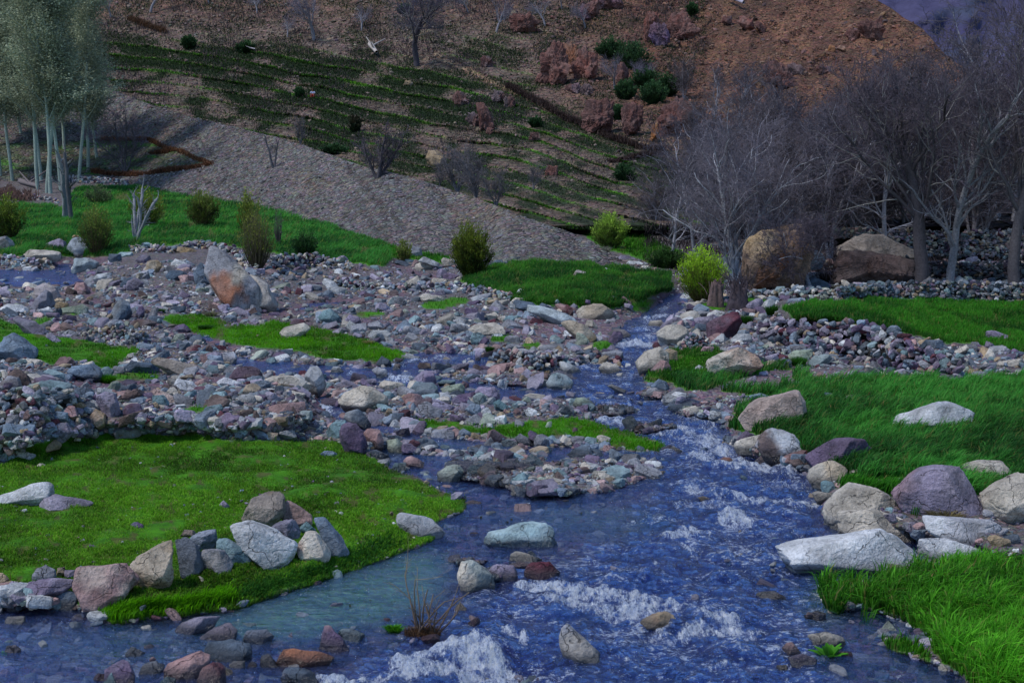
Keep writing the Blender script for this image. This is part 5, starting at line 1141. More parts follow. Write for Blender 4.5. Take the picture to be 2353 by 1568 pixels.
wall(tile('A', P_('880 145 1000 140 1150 165 1280 120 1400 125 1560 150 1640 220 1720 280')), tile('A', P_('880 190 1000 190 1150 195 1280 165 1400 165 1540 200 1620 260 1700 310')), 'wall of heaped stones along the crest of the stone mound', px=8, seed=7, lean=1.)
wall(tile('A', P_('1830 215 1950 208 2100 200 2260 240 2352 270')), tile('A', P_('1800 300 1950 300 2100 290 2260 300 2352 310')), 'rubble wall behind the great tilted slab under the far meadow', px=8, seed=8, lean=1.)
wall(tile('A', P_('560 710 680 690 820 680 940 720 1000 750')), tile('A', P_('560 750 680 770 820 810 900 815 1000 800')), 'small wall of fist-sized stones above the middle turf', px=9, seed=9, lean=.9)
wall(tile('A', P_('-100 205 0 210 130 225 280 240 340 255')), tile('A', P_('-100 265 0 270 130 285 280 290 340 295')), 'low stone bank along the far stream at the upper left', px=8, seed=10, lean=1.)
wall(tile('B', P_('-20 370 200 400 300 395 450 410 650 395 820 400 1000 430 1160 470')), tile('B', P_('-20 420 200 445 300 440 450 455 650 450 820 455 1000 490 1160 510')), 'curved line of stacked stones crossing the middle distance', px=9, seed=11, lean=.8)
wall(tile('A', P_('-60 1090 100 1110 300 1110 450 1120 640 1170 800 1220 900 1290')), tile('A', P_('-60 1470 100 1450 300 1430 450 1410 640 1390 800 1380 900 1350')), 'rough bank wall of mixed stones above the left turf', px=17, seed=12, lean=1.1)
wall(tile('B', P_('1060 850 1250 860 1380 880 1520 890 1700 900 1900 900')), tile('B', P_('1040 950 1250 985 1380 990 1520 990 1700 985 1900 990')), 'line of heaped stones damming the stream in mid picture', px=12, seed=13, lean=1.)
wall(tile('C', P_('50 790 130 740 200 755 240 780')), tile('C', P_('50 840 130 835 200 830 240 815')), 'little heap of rust and purple stones left of the big maroon boulder', px=8, seed=14, lean=.8, name='stone_heap', cat='stone heap')
wall(tile('C', P_('600 850 700 820 800 870')), tile('C', P_('600 900 700 900 800 895')), 'little heap of stones at the left foot of the long retaining wall', px=8, seed=15, lean=.8, name='stone_heap', cat='stone heap')
wall(tile('P', P_('130 1295 250 1310 380 1335')), tile('P', P_('130 1320 250 1335 380 1355')), 'low dry wall at the feet of the poplars', px=5, seed=16, lean=.8)
wall(tile('P', P_('400 1180 560 1185 700 1190 850 1205')), tile('P', P_('400 1210 560 1225 700 1228 850 1240')), 'low stone edging where the gravel fan meets the far meadow', px=5, seed=17, lean=.8)
# ------------------------------------------------------------------ grass blades
def blades(P, hgt, wid, rg, c0, c1, lean=.45, wind=(.3, -.1), segs=2, n1=None):
    """curved tapering blades: 5 vertices each"""
    n = len(P); a = rg.uniform(0, 2*pi, n); la = rg.uniform(0, 2*pi, n); l = rg.random(n)**.7*lean*hgt
    sx = np.stack([np.cos(a), np.sin(a), 0*a], 1)*(wid/2)[:, None]
    off = np.stack([np.cos(la)*l+wind[0]*hgt, np.sin(la)*l+wind[1]*hgt, 0*a], 1)
    up = np.zeros((n, 3)); up[:, 2] = hgt
    m = P+off*.35+up*.58; t = P+off+up*np.clip(1-.5*(l/np.maximum(hgt, 1e-4)), .45, 1)[:, None]
    V = np.stack([P-sx, P+sx, m-sx*.8, m+sx*.8, t], 1).reshape(-1, 3)
    b = (np.arange(n)*5)[:, None]
    F3 = np.concatenate([b+[[0, 1, 3]], b+[[0, 3, 2]], b+[[2, 3, 4]]])
    k = rg.random(n) if n1 is None else np.clip(n1+rg.normal(0, .22, n), 0, 1)
    c = mixc(np.broadcast_to(c0, (n, 3)), np.broadcast_to(c1, (n, 3)), k)*rg.uniform(.75, 1.25, (n, 1))
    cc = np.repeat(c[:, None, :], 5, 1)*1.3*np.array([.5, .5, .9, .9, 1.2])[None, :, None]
    return V, F3, cc.reshape(-1, 3)
def grass_patch(key, n, hgt, wid, label, c0=C(.02, .085, .006), c1=C(.085, .27, .008), lean=.45, wind=(.1, -.05), seed=0, name='grass', pmin=4, extra_keep=None, ur=(-40, 2400), wf=1.3, dy=.0, patch=.75):
    rg = R(800+seed); pl = LAWN[key] if isinstance(key, str) else key
    pu = [p[0] for p in pl]; pv = [p[1] for p in pl]; 
    u = rg.uniform(max(min(pu), ur[0])-15, min(max(pu), ur[1])+15, n); v = rg.uniform(min(pv)-10, min(max(pv), 1600)+10, n)
    g = samp(blur(poly(pl, wf), .8), u, v)*samp(blur(np.clip(GR, 0, 1), 1), u, v); pch = fbm(u/26, v/12, 7, 3)
    thin = np.clip(fbm(u/22, v/10, 31, 4)*3.2-.55, 0, 1)
    k = (rg.random(n) < g*1.6-.25) & (rg.random(n) > thin*patch)
    if extra_keep is not None: k &= extra_keep(u, v, rg)
    u, v, pch = u[k], v[k], pch[k]; P = floor_pt(u, v); P[:, 2] -= .01; d = P[:, 1]
    h = np.maximum(hgt*rg.uniform(.55, 1.3, len(u))*(1+.5*pch), pmin*d/F); w = np.maximum(wid*rg.uniform(.7, 1.3, len(u)), 1.35*d/F)
    t = np.clip(.5+fbm(P[:, 0]*.7, P[:, 1]*.5, 3, 3)*1.1+pch*.4, 0, 1)
    h = h*(1-.4*thin[k]); V, Fc, c = blades(P, h, w, rg, c0, c1, lean, wind, n1=t)
    yl = np.repeat((rg.random(len(P)) < .10+.30*thin[k]*patch)*rg.random(len(P)), 5); c = mixc(c, C(.22, .20, .06), yl)
    return obj(name, mesh(name, V, Fc, c, smooth=True), GRASSM, label=label, cat='grass', kind='stuff')
G0, G1_ = C(.018, .085, .005), C(.08, .30, .006)
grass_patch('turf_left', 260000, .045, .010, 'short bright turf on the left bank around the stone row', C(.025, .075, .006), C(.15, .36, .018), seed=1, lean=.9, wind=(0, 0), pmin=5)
grass_patch('turf_mid', 30000, .06, .012, 'bright turf strip on the left between boulders and rubble', C(.02, .09, .004), C(.08, .30, .005), seed=2, pmin=5, lean=.8)
grass_patch('turf_mid2', 5000, .06, .012, 'little turf patch beside the left pool', C(.02, .09, .004), C(.08, .30, .005), seed=3, pmin=5)
grass_patch('turf_centre', 50000, .07, .012, 'bright yellow-green turf in the middle behind the calm pool', C(.025, .10, .003), C(.11, .34, .004), seed=4, pmin=6)
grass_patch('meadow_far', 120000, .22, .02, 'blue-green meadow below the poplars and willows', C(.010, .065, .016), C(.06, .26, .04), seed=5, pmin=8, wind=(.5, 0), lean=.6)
grass_patch('meadow_far_b', 12000, .15, .02, 'grass spit below the gravel fan', C(.012, .07, .012), C(.05, .22, .015), seed=6, pmin=7)
grass_patch('mound', 80000, .19, .02, 'deep green grass of the low mound in the middle distance', C(.012, .065, .012), C(.06, .22, .02), seed=7, pmin=7, lean=.6)
grass_patch('field', 110000, .14, .018, 'bright green field behind the long retaining wall', C(.014, .075, .008), C(.05, .22, .014), seed=8, pmin=7)
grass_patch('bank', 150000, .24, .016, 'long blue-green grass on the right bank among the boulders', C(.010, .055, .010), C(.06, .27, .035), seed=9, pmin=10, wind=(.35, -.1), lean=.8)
grass_patch('bank_low', 12000, .12, .016, 'dark grass around the layered boulder', C(.014, .07, .006), C(.05, .20, .008), seed=10, pmin=6)
grass_patch('verge', 46000, .25, .014, 'tall bright grass verge in the bottom right corner', C(.012, .075, .004), C(.11, .40, .02), seed=11, pmin=12, wind=(.15, -.1), lean=.9)
grass_patch('strip', 26000, .06, .012, 'thin grassy strip between the side stream and the main current', C(.022, .09, .004), C(.08, .27, .005), seed=12, pmin=5)
grass_patch('far_right', 16000, .2, .02, 'dark green grass under the shrubs at the foot of the terraces', C(.012, .06, .006), C(.045, .17, .008), seed=13, pmin=7)
rest = [(-60, 590), (2420, 590), (2420, 1600), (-60, 1600)]
restm = np.zeros(GU.shape)
for k_, p_ in LAWN.items(): restm = np.maximum(restm, poly(p_, 1.3))
grass_patch(rest, 260000, .10, .014, 'small tufts and ribbons of grass between the stones', C(.014, .07, .006), C(.06, .24, .008), seed=14, pmin=7, extra_keep=lambda u, v, rg: samp(restm, u, v) < .4)
# grass edges growing into the water of the left shore, sparse
def ribbon(pts, n, spread, h, label, c0, c1, seed, name='grass', wid=.012, lean=.5, pmin=8):
    rg = R(900+seed); s = rg.random(n); pts = np.array(pts, float); L = np.concatenate([[0], np.cumsum(np.hypot(*np.diff(pts, axis=0).T))]); s *= L[-1]
    u = np.interp(s, L, pts[:, 0])+rg.normal(0, spread, n); v = np.interp(s, L, pts[:, 1])+rg.normal(0, spread*.45, n)
    P = floor_pt(u, v); d = P[:, 1]; V, Fc, c = blades(P, np.maximum(h*rg.uniform(.5, 1.3, n), pmin*d/F), np.maximum(wid+0*u, 1.3*d/F), rg, c0, c1, lean)
    return obj(name, mesh(name, V, Fc, c), GRASSM, label=label, cat='grass', kind='stuff')
ribbon([(235, 1425), (330, 1400), (430, 1395), (520, 1370)], 6000, 16, .10, 'taller bright grass at the waterline below the stone row', C(.03, .12, .003), C(.13, .38, .004), 1)
ribbon([(560, 1365), (700, 1330), (850, 1270), (900, 1240)], 5000, 26, .05, 'low dark waterside growth along the left shore', C(.015, .07, .010), C(.05, .18, .02), 2, pmin=5)
# grass skirts around the foot of the lower right boulders
ribbon([(1940, 1115), (2000, 1130), (2060, 1125), (2110, 1180)], 3500, 10, .17, 'grass tuft skirt behind the right bank boulders', C(.01, .07, .006), C(.05, .24, .01), 3)
def wet_pt(u, v): return at(u, v, floor_d(u, v, max(float(samp(HM, u, v)), WL-.01)))
# tussocks: dark cushions that stand alone
def tussock(u, v, r, h, label, c0=C(.012, .05, .008), c1=C(.035, .13, .012), n=500, name='tussock', seed=0, d=None, droop=1.0, group=None):
    rg = R(1200+seed+int(u)); c = wet_pt(u, v) if d is None else at(u, v, d); m = r*float(c[1])/F
    a = rg.uniform(0, 2*pi, n); q = rg.random(n)**.5; P = np.stack([np.cos(a)*q*m*.55, np.sin(a)*q*m*.45, 0*a-.02], 1)
    H = h*float(c[1])/F*rg.uniform(.6, 1.1, n); off = np.stack([np.cos(a)*q, np.sin(a)*q], 1)
    V, Fc, cl = blades(P, H, np.full(n, max(.012, 1.3*float(c[1])/F)), rg, c0, c1, .3, (0, 0))
    V = V.reshape(n, 5, 3); V[:, 2, :2] += off*m*.25; V[:, 3, :2] += off*m*.25; V[:, 4, :2] += off*m*.75*droop; V[:, 4, 2] -= H*.25*q
    return obj(name, mesh(name, V.reshape(-1, 3), Fc, cl), GRASSM, None, label, 'tussock', group, None, tuple(c))
tussock(366, 720, 16, 17, 'dark round tussock on the stones below the mound')
tussock(472, 755, 22, 14, 'low dark tussock at the left of the central turf')
tussock(1125, 810, 12, 22, 'dark upright tussock at the edge of the central gravel bar')
tussock(1710, 745, 26, 30, 'dark drooping tussock beside the dead stumps')
tussock(1778, 722, 28, 30, 'dark drooping tussock at the corner of the bright field')
tussock(1835, 838, 24, 26, 'dark tussock right of the pair at the foot of the retaining wall', c1=C(.04, .18, .012))
tussock(1803, 838, 20, 20, 'smaller tussock left of the one at the foot of the retaining wall', c1=C(.04, .18, .012))
tussock(246, 878, 26, 26, 'bright green tussock standing in the left pool', C(.02, .10, .004), C(.07, .28, .008))
tussock(2170, 1195, 52, 40, 'dry straw-coloured tussock in front of the tall lilac boulder', C(.10, .085, .04), C(.26, .22, .11), n=420)
tussock(905, 1448, 26, 24, 'fresh green tuft left of the dead twig bush', C(.02, .10, .004), C(.08, .30, .008), n=260)
tussock(485, 725, 20, 16, 'pale dry grass tuft below the great tilted slab', C(.10, .10, .06), C(.22, .22, .13), n=220)
tussock(845, 790, 16, 14, 'straw-coloured tuft at the right tip of the central turf', C(.12, .10, .04), C(.25, .22, .08), n=200)
tussock(1385, 585, 22, 26, 'grey spiky tuft below the right willow shrub', C(.10, .11, .09), C(.24, .25, .2), n=260)
tussock(1350, 575, 16, 24, 'thin grey tuft left of the spiky one on the gravel', C(.08, .08, .08), C(.2, .2, .18), n=150)
tussock(10, 1500, 10, 14, 'tiny green sprig on the wet dark stone at the far left', C(.03, .14, .004), C(.12, .4, .01), n=60, name='sprig')
# water plants: brown stubs in the shallows
rg = R(77)
for i, (u, v) in enumerate([(843, 1348), (795, 1385), (805, 1392), (850, 1380), (900, 1385), (907, 1378), (875, 1400), (848, 1412), (700, 1352), (1105, 1190), (1175, 1195), (1165, 1200), (1335, 1180), (1860, 1550), (1866, 1540)]):
    tussock(u, v, 5, 13, 'short brown stalk stub standing in the clear shallows', C(.03, .03, .01), C(.09, .08, .03), n=9, name='reed_stub', group='brown stalk stubs in the shallows', seed=i)
# broad-leaved dock
def dock(u, v, px):
    c = wet_pt(u, v); m = px*float(c[1])/F; t = thing('dock_plant', tuple(c), 'bright green broad-leaved dock plant growing in the bottom right water', 'plant'); rg = R(5)
    for k in range(13):
        a = k*2.4; L = m*rg.uniform(.6, 1.); el = rg.uniform(.5, 1.25); s = np.linspace(0, 1, 8); w = np.sin(s**.8*pi)*L*.20+.002
        x = s*L*cos(el)*1.1; z = s*L*sin(el)-(s**2)*L*.25
        ctr = np.stack([x*cos(a), x*sin(a), z], 1); sd = np.array([-sin(a), cos(a), 0])
        V = np.concatenate([ctr-sd*w[:, None]+[0, 0, .006], ctr-[0, 0, .006], ctr+sd*w[:, None]+[0, 0, .006]]); f = grid_faces(3, 8)
        cl = mixc(C(.03, .15, .006), C(.10, .36, .02), np.concatenate([s, s*.2, s]))
        obj('leaf', mesh('leaf', V, f, cl), LEAFM, t)
dock(1905, 1512, 62)

# ------------------------------------------------------------------ woody plants
def tubes(S, n=5, rmin=0.):
    """S: rows (x0,y0,z0,r0,x1,y1,z1,r1)"""
    S = np.array(S, float); S[:, 3] = np.maximum(S[:, 3], rmin); S[:, 7] = np.maximum(S[:, 7], rmin*.8); a, r0, b, r1 = S[:, :3], S[:, 3], S[:, 4:7], S[:, 7]
    d = b-a; L = np.linalg.norm(d, axis=1)[:, None]+1e-9; d = d/L; ref = np.where(np.abs(d[:, 2:3]) > .9, [[1., 0, 0]], [[0, 0, 1.]])
    x = np.cross(d, ref); x /= np.linalg.norm(x, axis=1)[:, None]; y = np.cross(d, x)
    an = np.arange(n)*2*pi/n; ring = x[:, None]*np.cos(an)[None, :, None]+y[:, None]*np.sin(an)[None, :, None]
    A = a[:, None]-d[:, None]*r0[:, None, None]*.3+ring*r0[:, None, None]; B = b[:, None]+ring*r1[:, None, None]
    V = np.concatenate([A, B], 1).reshape(-1, 3); base = (np.arange(len(S))*2*n)[:, None]
    f = np.concatenate([base+[[k, (k+1) % n, n+(k+1) % n, n+k]] for k in range(n)])
    return V, f
def grow(rg, p, d, L, r, lev, maxlev, out, P):
    """recursive branch; out[lev] collects segments"""
    k = P['seg'][lev]; sl = L/k; wig = P['wig'][lev]; up = P['up'][lev]; pts = []
    for i in range(k):
        d = d+rg.normal(0, wig, 3)+np.array([0, 0, up]); d = d/np.linalg.norm(d); r1 = r*(1-(1-P['tap'][lev])/k); q = p+d*sl
        out[lev].append((*p, r, *q, r1)); pts.append((q.copy(), d.copy(), r1, (i+1)/k)); p, r = q, r1
    if lev >= maxlev: return
    nb = P['n'][lev]; st = P['start'][lev]
    for j in range(nb):
        f = st+(1-st)*(j+rg.random())/nb; i = min(k-1, int(f*k)); q, dd, rr, _ = pts[i]
        ang = rg.normal(P['ang'][lev], .18); ax = rg.normal(size=3); ax -= dd*ax.dot(dd); ax /= np.linalg.norm(ax)+1e-9
        nd = dd*cos(ang)+ax*sin(ang); nd[2] += P.get('lift', 0.0); nd /= np.linalg.norm(nd)
        grow(rg, q, nd, L*P['len'][lev]*rg.uniform(.65, 1.15)*(1-.45*f*P.get('cone', 1)), rr*P['rad'][lev], lev+1, maxlev, out, P)
def build_tree(name, loc, rg, P, trunkdirs, H, r0, tc, wc, label, cat, group=None, maxlev=3, leaf=None, sink=.3, norm=True, tw_r=.008):
    out = [[] for _ in range(6)]
    for (dx, dy, dz, l_, rs) in trunkdirs:
        d = np.array([dx, dy, dz], float); d /= np.linalg.norm(d); grow(rg, np.array([dx*.3*r0, dy*.3*r0, -sink]), d, H*l_, r0*rs, 0, maxlev, out, P)
    zm = max(max(s[2], s[6]) for l in out for s in l); kz = H/zm
    if norm: out = [[(s[0]*kz, s[1]*kz, s[2]*kz, s[3], s[4]*kz, s[5]*kz, s[6]*kz, s[7]) for s in l] for l in out]
    t = thing(name, tuple(loc), label, cat, group)
    V, f = tubes(out[0], 8); lim = out[1]
    V2, f2 = tubes(lim, 6); TV = np.concatenate([V, V2]); n = fbm(TV[:, 0]*3, TV[:, 1]*3, TV[:, 2]*1.5, 3)*.5+.5
    obj('trunk', mesh('trunk', TV, [f, f2+len(V)], mixc(np.array(tc)*.65, np.array(tc)*1.25, n)), BARK, t)
    tw = [s for l in out[2:] for s in l]
    V, f = tubes(tw, 3, tw_r); rr = np.repeat(np.array([s[3] for s in tw]), 6); k = np.clip((rr-.006)/.016, 0, 1); n = fbm(V[:, 0]*1.2, V[:, 1]*1.2, V[:, 2]*1.2, 3)*.5+.5
    obj('crown', mesh('crown', V, f, mixc(np.broadcast_to(np.array(wc)*1.25, V.shape), np.maximum(np.array(tc)*1.25, .22), k*1.2)*(.6+.8*n)[:, None]), TWIGM, t)
    return t, out
def dup(root, loc, rotz, sc_, label, group=None):
    r = root.copy(); COL.objects.link(r); r.location = loc; r.rotation_euler = (0, 0, rotz); r.scale = (sc_,)*3 if np.isscalar(sc_) else sc_; r['label'] = label
    if group: r['group'] = group
    for ch in list(root.children):
        c = ch.copy(); COL.objects.link(c); c.parent = r
    return r
WALN = dict(seg=[6, 8, 6, 5, 4], wig=[.10, .17, .22, .25, .25], up=[.02, .05, .05, .05, .04], tap=[.6, .35, .3, .3, .3], n=[14, 11, 8, 5], start=[.34, .2, .12, .1], ang=[.75, .75, .7, .65], len=[.95, .62, .55, .55], rad=[.36, .45, .5, .6], lift=.05, cone=.6)
BUSHY = dict(seg=[9, 8, 6, 4, 3], wig=[.10, .17, .22, .25, .25], up=[.03, .06, .05, .04, .03], tap=[.25, .3, .3, .4, .4], n=[18, 10, 5, 2], start=[.12, .12, .1, .1], ang=[.68, .68, .65, .6], len=[.46, .5, .55, .55], rad=[.50, .5, .55, .6], lift=.08, cone=.5)
barkc = C(.21, .22, .25); twigc = C(.055, .046, .066); darkb = C(.09, .085, .10)
GRT = 'bare trees of the grove on the right'
def px2m(px, d): return px*d/F
def gp(u, v): return floor_pt(u, v)
# big walnut
p = gp(2118, 652); H = px2m(590, p[1]); 
build_tree('walnut_tree', p, R(31), WALN, [(.02, 0, 1, .55, 1.0)], H, .27, C(.070, .065, .075), C(.075, .065, .085), 'big spreading bare tree with a thick dark trunk behind the bright field', 'tree', GRT, 4)
p = gp(2332, 662); H = px2m(760, p[1])
build_tree('walnut_tree', p, R(48), WALN, [(-.03, 0, 1, .62, 1.0)], H, .23, C(.085, .08, .09), C(.080, .070, .09), 'tall bare tree with a banded trunk at the right edge of the picture', 'tree', GRT, 4)
p = gp(2180, 650); H = px2m(520, p[1]); a_, _o = build_tree('bare_tree', p, R(33), BUSHY, [(.02, 0, 1, .95, 1.0)], H, .17, barkc, twigc, 'slim pale trunk right beside the thick dark one behind the field', 'tree', GRT, 3)
# pale many-stemmed tree
p = gp(1690, 645); H = px2m(440, p[1])
pale, _o = build_tree('bare_tree', p, R(34), dict(BUSHY, len=[.66, .55, .55, .5], n=[16, 9, 6, 3], rad=[.55, .5, .5, .5], ang=[.6, .6, .6, .6], up=[.03, .04, .03, .02, .0], lift=0.), [(-.22, 0, 1, .95, 1.), (.05, .2, 1, 1., .9), (.28, 0, 1, .9, .8), (-.45, -.1, 1, .8, .6), (.5, .1, 1, .75, .6)], H, .105, C(.38, .39, .44), C(.13, .12, .15), 'pale many-stemmed bare tree at the left front of the grove', 'tree', GRT, 4, tw_r=.006)
# little leaning tree
p = gp(1868, 668); H = px2m(190, p[1])
build_tree('bare_tree', p, R(35), dict(WALN, ang=[1.15, .9, .7, .65], len=[1.3, .62, .55, .55], up=[.02, -.01, .02, .03, .0]), [(-.28, 0, 1, .62, 1.0)], H*1.0, .11, C(.22, .23, .27), C(.07, .06, .08), 'small leaning bare tree with an umbrella of twigs before the dark hollow', 'tree', GRT, 4, tw_r=.006)
# grove behind
protos = [build_tree('bare_tree', (0, 0, 0), R(50+i), BUSHY, [[(0, 0, 1, 1, 1)], [(-.15, 0, 1, 1, .9), (.18, .1, 1, .9, .8)], [(.1, 0, 1, 1, 1), (-.3, .1, 1, .8, .6), (.35, -.1, 1, .8, .6)]][i], 8.0, .10, [C(.34, .34, .39), C(.28, .28, .33), C(.24, .235, .28)][i], [C(.085, .08, .10), C(.07, .066, .088), C(.085, .074, .085)][i], 'x', 'tree', GRT, 4)[0] for i in range(3)]
grove = [(1545, 600, 300, 58), (1600, 590, 330, 60), (1755, 600, 380, 60), (1830, 590, 400, 62), (1905, 600, 390, 60), (1960, 590, 430, 63), (2030, 600, 470, 60), (2085, 590, 430, 66), (2240, 600, 510, 62), (2290, 590, 600, 67), (2390, 600, 680, 61),
         (1500, 560, 200, 74), (1570, 560, 300, 76), (1650, 540, 330, 78), (1730, 540, 370, 80), (1800, 530, 360, 84), (1880, 530, 380, 80), (1950, 520, 370, 88), (2020, 520, 400, 82), (2110, 520, 400, 84), (2200, 520, 420, 82), (2300, 520, 410, 86), (2400, 540, 460, 74),
         (1590, 330, 130, 128), (1640, 280, 150, 136), (1700, 300, 170, 130), (1570, 230, 110, 150), (1760, 330, 140, 125),
         (1720, 590, 330, 64), (1790, 585, 350, 66), (1870, 590, 340, 65), (1935, 585, 360, 67), (1995, 590, 400, 66), (2060, 580, 380, 70), (2150, 590, 410, 68), (2210, 580, 400, 70), (2320, 590, 470, 66), (1850, 440, 210, 100), (1960, 440, 230, 102), (2060, 430, 230, 104), (2170, 430, 250, 100), (1780, 430, 190, 104)]
GLAB = ['at the left end of the grove beside the willow shrub', 'just left of the pale many-stemmed tree', 'just right of the pale many-stemmed tree', 'left of the small leaning tree', 'right above the small leaning tree', 'over the broad roofing slab', 'just left of the big spreading tree', 'directly behind the big spreading tree', 'between the big spreading tree and the right edge tree', 'just left of the right edge tree', 'cut off by the right edge of the picture',
        'short and farthest left in the second row', 'in the second row behind the left end of the grove', 'in the second row left of the pale many-stemmed crown', 'in the second row behind the pale many-stemmed crown', 'in the second row above the house-sized boulder', 'in the second row above the capstone slab', 'in the second row above the broad roofing slab', 'in the second row left of the big spreading crown', 'in the second row behind the big spreading crown', 'in the second row right of the big spreading crown', 'in the second row near the right edge tree', 'in the second row at the far right',
        'small, above the crown of the pale many-stemmed tree beside the evergreens', 'small, growing up the red slope right of the evergreens', 'small, on the slope under the dark crag ridge', 'small, highest of those beside the evergreens', 'small, at the foot of the red slope above the grove',
        'behind the bright willow side of the house-sized boulder', 'rising behind the capstone slab', 'behind the small leaning tree crown', 'behind the left half of the broad roofing slab', 'behind the right half of the broad roofing slab', 'behind the left limbs of the big spreading tree', 'close behind the slim pale trunk', 'right behind the slim pale trunk by the upper terrace wall', 'close left of the banded trunk at the right edge', 'in the back row above the capstone slab', 'in the back row above the roofing slab', 'in the back row left of the big spreading crown', 'in the back row right of the big spreading crown', 'in the back row right of the pale many-stemmed crown']
rg = R(99)
for i, ((u, v, hp, d), gl_) in enumerate(zip(grove, GLAB)):
    if i in (12, 13, 15, 17, 19, 21): continue_ = True
    loc = at(u, v, d) if v > 400 else hill_pt(u, v); d = float(loc[1]); s_ = px2m(hp, d)/8.0*rg.uniform(.95, 1.05)
    lab = 'greyish bare tree '+gl_
    pr = protos[i % 3]
    if i < 3: pr.location = tuple(loc); pr.scale = (s_*1.15, s_*1.15, s_); pr.rotation_euler = (0, 0, rg.uniform(0, 6)); pr['label'] = lab
    else: dup(pr, tuple(loc), rg.uniform(0, 6), (s_*1.15, s_*1.15, s_), lab, GRT)
def undergrowth():
    rg = R(321); n = 26000; u = rg.uniform(1480, 2420, n); v = rg.uniform(520, 655, n)+0*u; k = v < np.interp(u, [1480, 1560, 1700, 2400], [620, 640, 640, 645]); u, v = u[k], v[k]
    P = at(u, v, base_d(np.clip(v+4, 560, 700))+1.0); k = rg.random(len(P)) < np.clip(.5+fbm(u/50, v/20, 3, 3)*2, 0, 1); P = P[k]; m = P[:, 1]/F
    V, f, c = blades(P, 17*m*rg.uniform(.4, 1.6, len(P)), 1.5*m, rg, C(.012, .010, .012), C(.065, .052, .058), .9, (0, 0))
    obj('undergrowth', mesh('undergrowth', V, f, c), TWIGM, label='dark tangled undergrowth between the trunks of the right grove', cat='undergrowth', kind='stuff')
undergrowth()
# slope trees
def hp_(u, v): return hill_pt(u, v)
HT = 'bare trees scattered over the terraces'
p = hp_(958, 152); build_tree('walnut_tree', p, R(61), WALN, [(0, 0, 1, .5, 1.0)], px2m(190, p[1]), .38, C(.07, .065, .085), C(.065, .06, .095), 'wide dark old tree in the middle of the upper terraces', 'tree', HT, 4)
p = hp_(722, 92); tb, _o = build_tree('bare_tree', p, R(62), WALN, [(0, 0, 1, .6, 1.0)], px2m(130, p[1]), .25, C(.22, .22, .26), C(.10, .09, .13), 'grey bare tree on the upper left terraces', 'tree', HT, 3)
for u, v, h, l in [(1412, 205, 75, 'pale bare little tree among the evergreens beside the red crag'), (1457, 180, 40, 'smallest pale bare tree among the evergreens'), (1140, 75, 80, 'thin dark bare tree left of the wide dark boulder'), (1252, 60, 70, 'purplish bare shrub tree right of the wide dark boulder'), (1345, 65, 60, 'purplish bare shrub tree near the top centre'), (1500, 200, 60, 'small bare tree at the left top of the grove'), (345, 30, 90, 'dark bare tree above the left terraces next to the poplars'), (255, 40, 60, 'small bare shrub tree beside the poplar tops'), (590, 30, 50, 'small bare tree at the top edge left of the grey one'), (660, 85, 50, 'small purple bare shrub on the upper left terraces'), (830, 70, 60, 'small bare shrub tree left of the wide dark old tree'), (1420, 15, 55, 'bare shrub at the top edge above the big red crag'), (480, 8, 45, 'tiny bare tree at the top edge of the left slope'), (1290, 20, 50, 'little bare shrub above the wide dark boulder'), (1075, 30, 50, 'little bare shrub near the top edge right of the wide old tree')]:
    p = hp_(u, v); dup(tb, tuple(p), u*1.7, px2m(h, p[1])/px2m(100, 225)*.98, l, HT)
# bare trees on and beside the fan
FTG = 'bare trees on the gravel fan and its edge'
p = fan_pt(285, 395); BR = dict(BUSHY, n=[11, 8, 5, 3]); 
build_tree('bare_tree', p, R(71), BR, [(-.15, 0, 1, .9, 1), (.12, 0, 1, 1, 1), (.4, 0, 1, .85, .8), (-.4, 0, 1, .8, .7)], px2m(178, p[1]), .11, C(.10, .10, .12), C(.11, .095, .13), 'bare brushy tree inside the brown-edged loop on the fan', 'tree', FTG, 3)
SPK = dict(BUSHY, n=[6, 5, 3], ang=[.8, .7, .6], len=[.22, .5, .5], start=[.4, .2, .1])
p = fan_pt(629, 384); build_tree('bare_tree', p, R(72), SPK, [(-.05, 0, 1, 1, 1), (.12, 0, 1, .85, .8)], px2m(78, p[1]), .10, C(.10, .10, .12), C(.10, .095, .11), 'small lone pollarded tree standing on the gravel fan', 'tree', FTG, 3)
p = fan_pt(868, 408); build_tree('bare_tree', p, R(73), BR, [(-.3, 0, 1, .8, .8), (0, 0, 1, 1, 1), (.25, 0, 1, .95, .9), (.5, 0, 1, .7, .6)], px2m(130, p[1]), .13, C(.07, .065, .08), C(.08, .07, .095), 'dark bare tree on the crest of the gravel fan', 'tree', FTG, 3)
for i, (u, v, h, l) in enumerate([(1050, 440, 120, 'first grey bare shrub tree behind the fan crest'), (1095, 460, 130, 'second grey bare shrub tree behind the fan crest, the tallest'), (1140, 470, 90, 'third grey bare shrub tree behind the fan crest'), (1010, 425, 60, 'low purple thicket behind the fan crest left of the grey shrub trees'), (1225, 430, 60, 'thin pale bare sapling on the terraces right of the shrub trees'), (690, 330, 70, 'thin pale bare sapling behind the fan crest')]):
    dd = float(fan_d(u, fan_vt(u)))+3; loc = at(u, v, dd)
    if i == 0: fs, _o = build_tree('bare_tree', loc, R(74), BR, [(-.3, 0, 1, .8, .8), (0, 0, 1, 1, 1), (.25, .1, 1, .95, .9), (.12, -.1, 1, .8, .7)], px2m(h, dd), .07, C(.14, .14, .16), C(.10, .095, .11), l, 'tree', FTG, 3)
    else: dup(fs, tuple(loc), i*1.3, (px2m(h, dd)/px2m(120, float(fs.location[1])))*np.array([.6 if 'sapling' in l else 1, 1, 1]), l, FTG)
